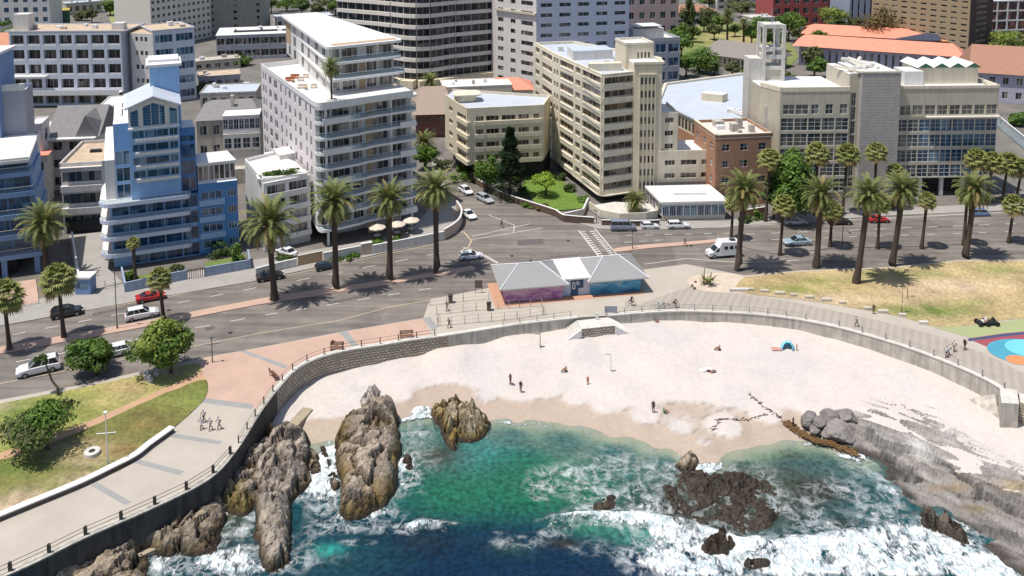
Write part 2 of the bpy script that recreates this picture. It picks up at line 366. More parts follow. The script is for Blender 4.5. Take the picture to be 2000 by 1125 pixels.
# pink brick part of the promenade
def on_wall(px0, px1, off=-.9, z=.124):
    out = []
    for p in offset_line(wall_line, off):
        v = p; d = v.y*math.cos(PIT)+H*math.sin(PIT); X = PX0+F*v.x/d
        if px0 <= X <= px1: out.append((v.x, v.y, z))
    return out
def flat(name, P, m, z):
    n = len(P); a = sum(P[i][0]*P[(i+1)%n][1]-P[(i+1)%n][0]*P[i][1] for i in range(n))
    if a < 0: P = P[::-1]
    b = MB(); b.add([(p[0],p[1],z) for p in P], [list(range(n))], m); return kind(b.build(name))
flat('promenade_paving', [tuple(p) for p in GP([(827,622),(667,649),(500,681),(400,699),(385,712),(405,742),(403,765),(398,782)], .124)] + on_wall(500, 850), M['brick_pave'], .124)
for q in ([(398,777),(497,790),(492,799),(392,786)], [(468,686),(478,684),(562,714),(556,720)], [(662,649),(678,646),(702,677),(690,679)], [(824,622),(840,619),(856,640),(845,645)]):
    flat('paving_band', [tuple(p) for p in GP(q, .128)], M['pave_strip'], .128)
for q in ([(338,846),(434,862),(428,868),(334,854)], [(270,897),(360,920),(350,928),(262,904)], [(189,941),(258,981),(243,986),(178,948)]):
    flat('paving_band', [tuple(p) for p in GP(q, .128)], M['pave_strip'], .128)
# grey promenade to the right
flat('promenade_paving', [tuple(p) for p in GP([(1345,560),(1400,566),(1560,592),(1700,622),(1830,655),(1920,690),(2000,730),(2100,775),(2000,770)], .124)] + on_wall(1190, 1995)[::-1], M['deck'], .124)
# lawns
def grass_mat():
    m = mat('lawn grass', (0,0,0), .95, .38, 2.2, attr=True, bump=.06, bscale=14)
    return m
def lawn(name, pts, z, base, blobs, step=1.0, sm=3, label=None, rough=0):
    P = GP(pts, z)
    if sm: P = smooth_line(P+[P[0]], sm)[:-1]
    xs = [p.x for p in P]; ys = [p.y for p in P]
    X, Y = np.meshgrid(np.arange(min(xs)+.3, max(xs), step), np.arange(min(ys)+.3, max(ys), step)); X = X.ravel(); Y = Y.ravel()
    k = inside(P, X, Y) & (polydist(P, X, Y) > step*.4); X, Y = X[k], Y[k]
    vs = [Vector((p.x, p.y)) for p in P] + [Vector((a, b)) for a, b in zip(X, Y)]
    n = len(P); r = geometry.delaunay_2d_cdt(vs, [(i, (i+1) % n) for i in range(n)], [], 1, 1e-4)
    V = np.array([(v.x, v.y) for v in r[0]]); c = np.tile(np.array(base, float), (len(V), 1))
    for (bx, by, rx, ry, col, w) in blobs:
        a = blob(V[:,0], V[:,1], bx, by, rx, ry, z)*w
        a = np.clip(a*(1+.9*np.array([fbm(p[0]*.25, p[1]*.25, bx*.1) for p in V])), 0, 1)[:, None]
        c = c*(1-a)+np.array(col)*a
    nz = np.array([fbm(p[0]*.35, p[1]*.35, 3.3) for p in V])[:, None]; c = c*(1+.3*nz)
    zz = np.full(len(V), z)
    if rough: zz = z + rough*np.array([abs(fbm(p[0]*.8, p[1]*.8, 9)) for p in V])
    fs = []
    for f in r[2]:
        a, b2, d = [V[i] for i in f]
        fs.append(list(f) if (b2[0]-a[0])*(d[1]-a[1])-(b2[1]-a[1])*(d[0]-a[0]) > 0 else list(f)[::-1])
    me = bpy.data.meshes.new(name); me.from_pydata([(p[0], p[1], q) for p, q in zip(V, zz)], [], fs); me.materials.append(grass_mat()); me.update()
    set_attr(me, 'Col', np.clip(c, .005, 1)); o = link(name, me); o['kind'] = 'structure'; return o
GREEN, GREEN2, DRY, BARE, OLIVE = (.13,.18,.035), (.22,.24,.06), (.45,.33,.16), (.50,.38,.26), (.14,.12,.04)
lawn('lawn', [(-90,805),(0,788),(144,760),(300,727),(380,710),(392,724),(360,742),(300,768),(200,812),(110,850),(0,885),(-90,910)], .145, (.30,.29,.09),
     [(60,800,110,25,GREEN,.9),(130,810,60,25,GREEN2,.8),(250,755,60,14,DRY,.9),(20,875,60,16,GREEN2,.8),(-20,795,40,8,BARE,.9),(215,785,40,10,DRY,.6),(330,725,40,7,BARE,.7),(260,775,12,4,BARE,.9),(90,850,40,12,DRY,.5)])
lawn('lawn', [(406,748),(402,775),(380,800),(335,840),(262,902),(162,950),(0,1014),(-90,1050),(-90,915),(0,900),(110,862),(200,824),(300,780),(365,752),(398,742)], .145, (.165,.17,.045),
     [(60,985,110,26,BARE,.95),(20,1000,80,20,BARE,.9),(20,912,60,12,GREEN,1),(160,900,50,10,BARE,.55),(250,855,60,20,OLIVE,.9),(340,790,60,22,GREEN2,.6),(380,770,24,14,GREEN,.6),(180,880,60,16,DRY,.6),(300,830,30,10,(.22,.14,.05),.8),(190,935,60,10,BARE,.8),(130,870,60,12,BARE,.5),(290,810,50,14,OLIVE,.8),(230,880,40,12,(.20,.12,.05),.7)], rough=.25)
sheet('path', [(-80,925),(-80,906),(0,884),(110,849),(200,811),(300,767),(360,741),(392,724),(405,742),(365,752),(300,780),(200,824),(110,862),(0,900)], .15, mat('pink gravel path', (.46,.29,.18), .95, .1, .6))
lawn('lawn', [(1454,541),(1565,530),(1742,523),(1870,510),(2000,509),(2200,500),(2200,625),(2000,622),(1900,634),(1825,638),(1757,618),(1640,597),(1560,585),(1450,572),(1440,555)], .15, (.42,.32,.17),
     [(1620,550,70,8,GREEN2,.8),(1760,535,70,9,GREEN,.7),(1950,525,60,8,GREEN2,.6),(1820,608,100,14,GREEN,.85),(1700,560,60,8,DRY,.8),(1850,560,110,14,BARE,.8),(1980,575,50,10,DRY,.7),(1500,552,40,12,DRY,.8),(1560,565,70,8,GREEN2,.8),(1520,585,60,7,BARE,.8),(1640,585,90,8,BARE,.7),(1960,610,40,8,DRY,.7),(1900,590,40,5,GREEN2,.6),(1770,590,20,3,BARE,.8)])
sheet('sandy_bed', [(1340,548),(1358,538),(1400,533),(1440,536),(1455,545),(1448,560),(1460,571),(1420,572),(1362,565)], .14, mat('sandy planting bed', (.55,.45,.36), .95, .12, .8), 0, 3)
# playground with its painted floor
sheet('playground_surface', [(1826,640),(1900,635),(2000,623),(2200,615),(2200,720),(2000,680),(1905,662)], .152, mat('pale green playground floor', (.33,.36,.18), .9, .06, .5))
sheet('playground_surface', [(1890,661),(1960,651),(2060,642),(2200,640),(2200,790),(2060,738),(2000,712),(1940,682)], .156, mat('plum playground floor', (.30,.07,.09), .9, .06, .5))
sheet('playground_surface', [(1889,662),(1960,652),(2060,643),(2060,647),(1960,657),(1893,666)], .162, mat('navy playground floor', (.05,.07,.15), .9))
b = MB(); c0 = G(1985,683,.16); rr = 4.2
b.add([(c0.x+1.2+math.cos(t)*rr*1.25, c0.y-.6+math.sin(t)*rr*.85, .160) for t in np.linspace(0, 2*math.pi, 40)[:-1]], [list(range(39))], mat('blue playground floor', (.07,.30,.40), .9, .06, .5)); kind(b.build('playground_surface'))
b = MB(); b.add([(c0.x+2.2+math.cos(t)*rr*.8, c0.y+.3+math.sin(t)*rr*.6, .166) for t in np.linspace(0, 2*math.pi, 40)[:-1]], [list(range(39))], mat('aqua playground floor', (.16,.52,.60), .8, .06, .5)); kind(b.build('playground_surface'))
b = MB(); c1 = G(1990,703,.16); b.add([(c1.x+math.cos(t)*1.7, c1.y+math.sin(t)*1.2, .170) for t in np.linspace(0, 2*math.pi, 30)[:-1]], [list(range(29))], mat('orange playground floor', (.75,.24,.10), .9)); kind(b.build('playground_surface'))

# ------------------------------------------------------------------ road markings
mk = MB()
def line(p, q, w=.14, m=None, z=.004):
    a, c = G(*p), G(*q); d = (c-a).normalized(); n = Vector((d.y, -d.x, 0))*w/2
    mk.add([(a+n)[:2]+(z,), (c+n)[:2]+(z,), (c-n)[:2]+(z,), (a-n)[:2]+(z,)], [(0,1,2,3)], m or M['paint'])
def pl(pts, w=.14, m=None):
    for a, c in zip(pts, pts[1:]): line(a, c, w, m)
def dash(p, q, n, f=.4, w=.14):
    for i in range(n):
        t0 = (i+.3)/n; t1 = t0+f/n; line((p[0]+(q[0]-p[0])*t0, p[1]+(q[1]-p[1])*t0), (p[0]+(q[0]-p[0])*t1, p[1]+(q[1]-p[1])*t1), w)
pl([(-60,645),(0,636),(267,590),(500,548)], .16, M['paint_y'])
pl([(-60,764),(0,749),(140,722),(267,696),(400,672),(500,652),(667,625),(757,600),(860,583)], .14, M['paint_y'])
pl([(557,538),(717,504),(860,474)], .14, M['paint_y'])
dash((-60,670),(520,558),9); dash((-60,724),(500,618),8); dash((500,618),(860,560),6); dash((560,552),(880,490),5)
pl([(880,458),(905,452),(921,470),(915,482),(900,490)], .25, M['paint_y'])
line((921,462),(1035,437)); line((921,468),(1060,445)); line((955,420),(1005,440)); line((1005,440),(1003,452))
line((905,482),(925,492)); line((918,486),(972,514), .2); line((936,492),(973,513), .16)
# pedestrian crossing: two edge lines and two ladders of short bars
line((1130,450),(1178,512), .22); line((1162,447),(1212,506), .22)
for i in range(15):
    t = i/14
    for (ax, ay, bx, by) in ((1138,453,1184,512),(1157,452,1202,505)):
        x, y = ax+(bx-ax)*t, ay+(by-ay)*t; line((x-4.5, y+.4), (x+4.5, y-.4), .34)
dash((1210,460),(1440,455),6); dash((1210,474),(1300,468),3,.5); dash((1440,458),(2100,432),13); dash((1440,470),(2100,448),13,.3); pl([(1350,447),(1450,441),(1732,425),(2000,413)])
pl([(1259,516),(1340,505),(1450,513),(1560,508)]); pl([(1700,429),(1850,421)], .1)
for i in range(5): line((1955+i*22, 395), (2010+i*22, 372), .12, M['paint'])
kind(mk.build('road_markings'))
mk = MB(); PT_ = mat('dark road repair', (.115,.105,.098), .95, .15, 1.5)
for q in ([(180,612),(262,596),(264,600),(183,617)],[(640,590),(760,566),(762,570),(642,595)],[(1010,470),(1060,466),(1062,476),(1012,480)],[(700,520),(730,514),(732,520),(702,526)],[(1290,458),(1400,455),(1400,458),(1290,461)],[(1500,466),(1515,465),(1517,471),(1502,472)],[(1760,446),(1860,441),(1860,444),(1760,449)],[(60,735),(130,722),(132,727),(62,741)],[(400,640),(418,636),(420,643),(402,647)],[(1075,500),(1130,497),(1131,500),(1076,503)],[(960,520),(990,517),(992,524),(962,527)]):
    mk.add([tuple(G(x, y, .003)) for x, y in q], [(0,1,2,3)], PT_)
for x, y in ((560,570),(330,606),(880,520),(1110,470),(1350,480),(1660,455),(450,650),(1000,500)):
    p = G(x, y); mk.add([(p.x+.35*math.cos(t), p.y+.35*math.sin(t), .006) for t in np.linspace(0, 6.283, 13)[:-1]], [tuple(range(12))], M['dark'])
kind(mk.build('road_patches'))
# painted bays of the car park beside the grey building
# ------------------------------------------------------------------ beach
WL = -4.0
BCP = [(560,790,-2.8),(587,763,-2.8),(640,739,-2.6),(720,720,-2.5),(773,708,-2.2),(877,680,-1.5),(1011,664,-1.2),(1110,650,-1.2),(1200,640,-1.2),(1300,630,-1.2),(1440,632,-1.3),(1545,645,-1.4),(1650,672,-1.7),(1807,726,-1.9),(1877,757,-2.1),(1940,800,-2.3),(2080,860,-2.4),
  (1000,700,-2.0),(1300,700,-1.9),(1600,710,-2.1),(1450,740,-2.5),(1000,740,-2.7),(1200,745,-2.6),(800,745,-2.6),(1600,785,-2.9),(1750,790,-2.8),(1850,850,-2.9),(1950,900,-3.0),(700,760,-2.9),
  (950,778,-3.25),(1020,771,-3.25),(1065,767,-3.25),(1120,780,-3.25),(1180,793,-3.25),(1260,815,-3.25),(1330,835,-3.25),(1375,866,-3.3),(1420,835,-3.1),(1500,812,-3.2),(600,800,-3.1),(640,790,-3.1),(800,770,-3.1),
  (945,806,-3.98),(1010,824,-3.98),(1080,812,-3.98),(1110,825,-3.98),(1200,850,-3.98),(1290,870,-3.98),(1330,884,-3.98),(1390,900,-3.98),(1440,892,-3.98),(1500,858,-3.98),(1560,852,-3.98),(1640,880,-3.98),(815,778,-3.7),(820,800,-4.1),(860,800,-4.0),(600,850,-3.85),(640,875,-4.0),(580,870,-3.9),(700,880,-4.0),
  (600,900,-4.6),(700,950,-5),(820,860,-4.9),(900,900,-5.6),(1000,860,-4.9),(1100,870,-4.9),(1200,900,-5.1),(1300,920,-5),(1450,930,-5.3),(1550,920,-5.2),(1620,920,-5),
  (1000,950,-6.5),(1200,1000,-6),(1400,1000,-5.5),(1600,1000,-6),(1700,1000,-5.6),(800,1050,-8),(1000,1100,-9),(600,1050,-7),(500,1000,-5.5),(450,950,-5),(300,1100,-6),(1300,1110,-8),(1700,1110,-7),(2000,1110,-6),(2100,950,-3.0),(1000,1250,-10),(300,1250,-9),(1700,1250,-9),(1820,1060,-6)]
BC = np.array([tuple(G(x, y, z)) for x, y, z in BCP])
def Zs(x, y):
    sh = x.shape; x = x.ravel(); y = y.ravel(); out = np.empty(len(x))
    for i in range(0, len(x), 20000):
        d2 = (x[i:i+20000, None]-BC[None,:,0])**2 + (y[i:i+20000, None]-BC[None,:,1])**2 + .6
        w = d2**-1.9; out[i:i+20000] = (w*BC[None,:,2]).sum(1)/w.sum(1)
    return out.reshape(sh)
def nz_grid(X, Y, s, o=4, seed=0.0, sx=1.0):
    return np.array([fbm(a*s*sx, b*s, seed, o) for a, b in zip(X.ravel(), Y.ravel())]).reshape(X.shape)
xs = np.concatenate([np.arange(-300,-75,15), np.arange(-75, 95, .5), np.arange(95, 300, 15)]); ys = np.concatenate([np.arange(-60, 76, 8), np.arange(76, 146, .5)])
X, Y = np.meshgrid(xs, ys); Z = Zs(X, Y)
n1 = nz_grid(X, Y, .35, 3, 1.0); n2 = nz_grid(X, Y, .12, 4, 5.0)
dryn = sstep(-3.2, -2.8, Z); Z00 = Z.copy()
Z = Z + .10*n1*sstep(-4.2,-3.2,Z) + .10*n2*dryn
DRYS, WETS, PALE = np.array((.56,.505,.465)), np.array((.42,.335,.27)), np.array((.475,.455,.445))
tw = sstep(-3.40, -3.27, Z00 + .02*n1)[..., None]
C = WETS*(1-tw) + DRYS*tw
C = C*(1-.55*sstep(.1, .5, n2+.2*n1)[..., None]*tw) + PALE*.55*sstep(.1, .5, n2+.2*n1)[..., None]*tw
under = sstep(-4.0, -4.6, Z)[..., None]; C = C*(1-under) + np.array((.42,.42,.32))*under
# lines of drift weed along the tide mark, and scattered stones and scuffs
n4 = nz_grid(X, Y, 1.3, 4, 8.0)
tide = np.exp(-((Z00+3.32+.03*n4)/.03)**2)*sstep(-.2, .4, n4)*inside([tuple(G(*p, -3.2)) for p in [(770,740),(1460,740),(1460,900),(770,860)]], X, Y)
C = C*(1-.55*tide[..., None]) + np.array((.16,.11,.07))*.55*tide[..., None]
me = grid_mesh('beach', X, Y, Z, mat('beach sand', (0,0,0), .95, .075, 1.6, attr=True, bump=.07, bscale=2.2))
set_attr(me, 'Col', np.clip(C.reshape(-1, 3), 0, 1)); kind(link('beach', me))

# dark drift kelp lying in wavy lines on the sand
weed = mat('dried kelp', (.10,.055,.03), .8, .3, 4)
for pts, lab in (([(1462,772),(1478,780),(1490,790),(1506,799),(1520,808),(1532,820)], 'dark line of dried kelp running down to the rocks'), ([(1390,838),(1400,828),(1404,818),(1430,815),(1450,814),(1475,810),(1500,806)], 'thin dark kelp line on sand above the wet beach')):
    b = MB(); L_ = smooth_line([(*G(x, y, -2.9)[:2], 0) for x, y in pts], 8); random.seed(len(pts))
    pth = [(p.x+random.gauss(0,.06), p.y+random.gauss(0,.08)) for p in L_]; zt_ = Zs(np.array([q[0] for q in pth]), np.array([q[1] for q in pth]))
    b.path([(q[0], q[1], z+.1) for q, z in zip(pth, zt_)], [.02+.02*random.random() for _ in pth], weed, 4)
    for p in L_:
        for k in range(1):
            if random.random() < .25: continue
            x = p.x+random.gauss(0, .12); y = p.y+random.gauss(0, .16); z = float(Zs(np.array([x]), np.array([y]))[0])+.03; r = random.uniform(.04, .14)
            b.tube((x-r*2, y-random.uniform(-.2,.2), z), (x+r*2, y+random.uniform(-.2,.2), z+.08), .05, .03, weed, 4)
    o = b.build('kelp_line'); tag(o, lab, 'seaweed', kind='stuff')

# ------------------------------------------------------------------ sea
def water_mat():
    m = bpy.data.materials.new('sea water'); m.use_nodes = True; N, L = nodes_of(m); P = N['Principled BSDF']
    ge = N.new('ShaderNodeNewGeometry'); pos = ge.outputs['Position']
    aC = N.new('ShaderNodeAttribute'); aC.attribute_name = 'Col'; aF = N.new('ShaderNodeAttribute'); aF.attribute_name = 'Foam'; aD = N.new('ShaderNodeAttribute'); aD.attribute_name = 'Depth'
    def math_(op, a, b=None, c=None):
        n = N.new('ShaderNodeMath'); n.operation = op
        for i, v in enumerate((a, b, c)):
            if v is None: continue
            if isinstance(v, (int, float)): n.inputs[i].default_value = v
            else: L.new(v, n.inputs[i])
        return n.outputs[0]
    def mrange(v, a, b, c, d):
        n = N.new('ShaderNodeMapRange'); n.inputs[1].default_value = a; n.inputs[2].default_value = b; n.inputs[3].default_value = c; n.inputs[4].default_value = d; L.new(v, n.inputs[0]); return n.outputs[0]
    def noise_(s, d=6, v=pos, dist=0):
        n = N.new('ShaderNodeTexNoise'); n.inputs['Scale'].default_value = s; n.inputs['Detail'].default_value = d; n.inputs['Distortion'].default_value = dist; L.new(v, n.inputs['Vector']); return n
    w = noise_(.55, 4); wo = N.new('ShaderNodeVectorMath'); wo.operation = 'MULTIPLY_ADD'; wo.inputs[1].default_value = (2.6,2.6,0); L.new(w.outputs['Color'], wo.inputs[0]); L.new(pos, wo.inputs[2])
    def lace(s, th):
        v = N.new('ShaderNodeTexVoronoi'); v.feature = 'DISTANCE_TO_EDGE'; v.inputs['Scale'].default_value = s; L.new(wo.outputs[0], v.inputs['Vector'])
        return mrange(v.outputs[0], 0, th, 1, 0)
    l1 = lace(.5, .16); l2 = lace(1.4, .2)
    mpf = N.new('ShaderNodeMapping'); mpf.inputs['Scale'].default_value = (1.15,.55,1); mpf.inputs['Rotation'].default_value = (0,0,.25); L.new(pos, mpf.inputs[0]); fine = noise_(2.3, 8, mpf.outputs[0], .8); med = noise_(.8, 6, wo.outputs[0])
    lc = math_('MAXIMUM', l1, math_('MULTIPLY', l2, .85))
    lc = math_('MULTIPLY', lc, mrange(med.outputs[0], .38, .58, 0, 1))
    # foam amount a: thin lace when small, a full broken sheet when large
    bigf = noise_(.22, 4, wo.outputs[0]); a = math_('ADD', aF.outputs['Fac'], math_('MULTIPLY', math_('SUBTRACT', bigf.outputs[0], .5), 1.3))
    a = math_('MULTIPLY', a, mrange(aF.outputs['Fac'], .02, .15, 0, 1))
    s1 = math_('MULTIPLY', lc, mrange(a, .08, .45, 0, 1))
    thr = math_('SUBTRACT', math_('ADD', math_('MULTIPLY', fine.outputs[0], 1.5), math_('MULTIPLY', med.outputs[0], 1.3)), math_('SUBTRACT', 2.05, a))
    s2 = mrange(thr, 0, .34, 0, 1)
    foam = math_('MINIMUM', math_('MAXIMUM', math_('MULTIPLY', s1, .65), s2), 1.0)
    # water colour with darker weed mottling
    mo = noise_(1.7, 8, pos, .25); mr = mrange(mo.outputs[0], .3, .7, .55, 1.5)
    cv = N.new('ShaderNodeVectorMath'); cv.operation = 'SCALE'; L.new(aC.outputs['Color'], cv.inputs[0]); L.new(mr, cv.inputs['Scale'])
    mx = N.new('ShaderNodeMix'); mx.data_type = 'RGBA'; L.new(foam, mx.inputs['Factor']); L.new(cv.outputs[0], mx.inputs['A'])
    fcol = N.new('ShaderNodeMix'); fcol.data_type = 'RGBA'; fn3 = noise_(1.1, 8, wo.outputs[0], 1.2); L.new(mrange(fn3.outputs[0], .36, .56, 0, 1), fcol.inputs['Factor']); fcol.inputs['A'].default_value = (.45,.55,.57,1); fcol.inputs['B'].default_value = (.80,.81,.82,1)
    L.new(fcol.outputs['Result'], mx.inputs['B'])
    L.new(mx.outputs['Result'], P.inputs['Base Color'])
    L.new(mrange(foam, 0, 1, .09, .8), P.inputs['Roughness']); P.inputs['IOR'].default_value = 1.33
    h1 = noise_(.45, 3); h2 = noise_(2.2, 6, pos, .5)
    hh = math_('ADD', math_('MULTIPLY', h1.outputs[0], .35), math_('ADD', math_('MULTIPLY', h2.outputs[0], .14), math_('MULTIPLY', math_('MULTIPLY', foam, fn3.outputs[0]), .7)))
    b = N.new('ShaderNodeBump'); b.inputs['Distance'].default_value = 1.0; b.inputs['Strength'].default_value = .8; L.new(hh, b.inputs['Height']); L.new(b.outputs[0], P.inputs['Normal'])
    tr = N.new('ShaderNodeBsdfTransparent'); tr.inputs[0].default_value = (.82,.92,.88,1); ms = N.new('ShaderNodeMixShader')
    al = math_('MAXIMUM', mrange(aD.outputs['Fac'], .0, 1.1, .05, 1), foam); L.new(al, ms.inputs[0]); L.new(tr.outputs[0], ms.inputs[1]); L.new(P.outputs[0], ms.inputs[2])
    L.new(ms.outputs[0], N['Material Output'].inputs[0]); return m
xs = np.concatenate([np.arange(-600,-62,20), np.arange(-62, 72, .32), np.arange(72, 600, 20)]); ys = np.concatenate([np.arange(-600, 76, 20), np.arange(76, 121, .32)])
X, Y = np.meshgrid(xs, ys); D = WL - Zs(X, Y)
NAVY, TEAL, EMER, SHAL, KELP, DTEAL = (.004,.019,.045),(.009,.060,.070),(.015,.105,.060),(.20,.33,.27),(.030,.026,.016),(.006,.038,.052)
c = np.tile(np.array(TEAL), X.shape+(1,)).astype(float)
def paint(lst):
    global c
    for (px, py, rx, ry, col, w) in lst:
        a = np.clip(blob(X, Y, px, py, rx, ry, WL)*w*1.35, 0, 1)[..., None]; c = c*(1-a)+np.array(col)*a
paint([(640,1090,150,50,DTEAL,.9),(1000,1150,420,80,NAVY,1),(900,1060,260,45,NAVY,.9),(700,1080,90,40,DTEAL,.7),(1250,1120,160,50,NAVY,.8),(1100,1045,170,30,NAVY,.9),(600,1100,80,30,DTEAL,.8),(620,1000,40,70,DTEAL,.7),
       (960,930,120,50,EMER,1),(1080,960,130,40,EMER,.95),(880,970,80,35,EMER,.7),(1060,915,110,28,EMER,.7),(900,885,70,25,(.03,.17,.16),.9),(760,880,60,50,(.05,.17,.17),.6),
       (640,1075,26,12,(.02,.2,.17),.8),(1180,1030,70,18,(.03,.14,.10),.9),(1260,1045,50,20,(.05,.2,.16),.8),
       (1600,900,90,30,DTEAL,1),(1550,960,110,50,DTEAL,.9),(1650,1000,90,40,TEAL,.9),(1480,880,90,16,(.07,.08,.04),.9),(1545,862,60,12,(.12,.11,.05),.8),(1440,960,130,45,KELP,.95),(1600,960,40,20,KELP,.7),(1640,1020,30,14,KELP,.5),
       (1400,1000,130,40,KELP,.9),(1580,950,60,24,KELP,.6),(850,890,60,26,KELP,.75),(440,1000,60,60,KELP,.8),(830,1055,60,25,(.01,.02,.03),.6),(1100,1060,30,10,KELP,.6),(1000,1070,40,14,(.02,.05,.05),.7),(1490,925,70,16,KELP,.6)])
sh = np.exp(-np.clip(D, 0, 9)/.62)[..., None]; c = c*(1-sh)+np.array(SHAL)*sh
foam = np.zeros(X.shape)
for (px, py, rx, ry, w) in [
    (1130,950,70,40,.42),(1200,910,70,30,.35),(1230,985,60,25,.55),(1170,1000,60,18,.45),(1300,920,70,28,.38),(1310,1000,60,20,.5),(1060,940,30,30,.25),(1350,915,40,20,.4),
    (1140,1016,60,5,.95),(1230,1020,60,8,1),(1320,1035,60,22,1.05),(1385,1060,60,30,1.05),(1300,1085,60,35,.85),(1420,1090,60,25,.95),(1230,1095,40,25,.4),(1360,1115,70,20,1.0),
    (1520,1105,90,25,.95),(1600,1090,90,28,1.05),(1700,1070,90,28,1.1),(1790,1050,70,26,1.1),(1840,1080,90,35,1.1),(1900,1100,60,30,1.1),(1740,1110,150,30,1.05),(1540,1060,60,14,.6),(1500,1080,60,22,.8),(1880,1030,30,15,.9),(1950,1115,40,20,.9),
    (1640,960,70,30,.3),(1700,950,40,40,.42),(1730,1000,40,25,.5),(1740,960,16,40,.6),(1680,900,30,16,.6),(1600,1040,60,14,.4),(1560,1000,60,40,.25),(1450,980,120,40,.22),(1400,940,60,30,.4),(1500,940,60,30,.25),
    (800,800,30,14,.4),(800,840,40,24,.72),(640,900,40,26,.92),(610,930,40,30,.85),(620,960,40,20,.6),(650,1000,40,20,.35),(790,900,22,30,.8),(760,950,30,22,.65),(720,1000,50,18,.7),(700,985,26,14,.8),(735,1004,24,6,.9),(850,900,40,26,.35),(800,945,34,18,.55),
    (825,1026,32,6,1.0),(800,1032,20,8,.6),(860,1022,30,3,.5),(945,800,30,5,.4),(930,850,18,5,.95),(450,980,40,40,.62),(430,1060,50,35,.62),(460,1100,60,25,.7),(520,1112,40,10,.75),(310,1100,28,22,1.05),(330,1115,30,14,1.0),(400,1095,30,14,.8),(480,1050,14,40,.5),(560,1100,16,12,.5),
    (640,940,30,60,.5),(710,1030,70,12,.3),(600,1050,30,60,.25),(650,1090,200,30,.1),(1010,1060,40,14,.3),(1080,1040,24,6,.35),(1200,870,40,8,.12),(700,1060,30,5,.35),(980,1040,16,3,.3),(1180,1060,60,26,.28)]:
    foam = np.maximum(foam, 0) + blob(X, Y, px, py, rx, ry, WL)*w*(1-np.clip(foam, 0, 1)*.6)
edge = np.exp(-((D-.06)/.11)**2); foam = foam + edge*.8*sstep(-.5, .5, nz_grid(X, Y, .2, 3, 2.2)+.2)
# surface: swell, two breaking crests, chop
zz = WL + .10*nz_grid(X, Y, .25, 3, 4.0)*sstep(.05, .8, D) + .07*nz_grid(X, Y, .9, 3, 6.0)*sstep(.05, .6, D)
zz += .35*np.clip(foam-.7, 0, .5)*(1+nz_grid(X, Y, .8, 4, 7.0))
for ln, hgt, wid in (([(1080,1020),(1150,1014),(1250,1014),(1330,1030),(1420,1056),(1480,1078)], .8, .9), ([(1480,1078),(1600,1062),(1700,1040),(1790,1022),(1840,1008)], .7, 1.0), ([(790,1034),(825,1020),(870,1028)], .4, .6)):
    lp = [tuple(G(x, y, WL)) for x, y in ln]; d = polydist(lp, X, Y, False); zz += hgt*np.exp(-(d/wid)**2)
me = grid_mesh('sea', X, Y, zz, water_mat()); set_attr(me, 'Col', c.reshape(-1, 3)); set_attr(me, 'Foam', np.clip(foam, 0, 1.12).ravel()); set_attr(me, 'Depth', D.ravel())
kind(link('sea_water', me))

# ------------------------------------------------------------------ rocks
ROCK = mat('coastal rock', (0,0,0), .85, .42, 2.2, attr=True, bump=.16, bscale=2.6)
def rock_cracks():
    N, L = nodes_of(ROCK); P = N['Principled BSDF']; src = P.inputs['Base Color'].links[0].from_socket; tc = N.new('ShaderNodeTexCoord')
    nz = N.new('ShaderNodeTexNoise'); nz.inputs['Scale'].default_value = .6; nz.inputs['Detail'].default_value = 6; L.new(tc.outputs['Object'], nz.inputs['Vector'])
    va = N.new('ShaderNodeVectorMath'); va.operation = 'MULTIPLY_ADD'; va.inputs[1].default_value = (3.2,3.2,3.2); L.new(nz.outputs['Color'], va.inputs[0]); L.new(tc.outputs['Object'], va.inputs[2])
    vo = N.new('ShaderNodeTexVoronoi'); vo.feature = 'DISTANCE_TO_EDGE'; vo.inputs['Scale'].default_value = .42; L.new(va.outputs[0], vo.inputs['Vector'])
    mr = N.new('ShaderNodeMapRange'); mr.inputs[1].default_value = 0; mr.inputs[2].default_value = .055; mr.inputs[3].default_value = .62; mr.inputs[4].default_value = 1; L.new(vo.outputs[0], mr.inputs[0])
    v = N.new('ShaderNodeVectorMath'); v.operation = 'SCALE'; L.new(src, v.inputs[0]); L.new(mr.outputs[0], v.inputs['Scale']); L.new(v.outputs[0], P.inputs['Base Color'])
    b0 = P.inputs['Normal'].links[0].from_node; b = N.new('ShaderNodeBump'); b.inputs['Distance'].default_value = .14; L.new(mr.outputs[0], b.inputs['Height']); L.new(b0.outputs[0], b.inputs['Normal']); L.new(b.outputs[0], P.inputs['Normal'])
rock_cracks()
SHELFM = mat('layered grey rock', (0,0,0), .85, .25, 1.4, attr=True, bump=.09, bscale=2.2); REEFM = mat('weed covered reef', (0,0,0), .55, .5, 2.6, attr=True, bump=.2, bscale=4); BOULD = mat('smooth grey boulder', (0,0,0), .8, .2, 1.5, attr=True, bump=.05, bscale=3)
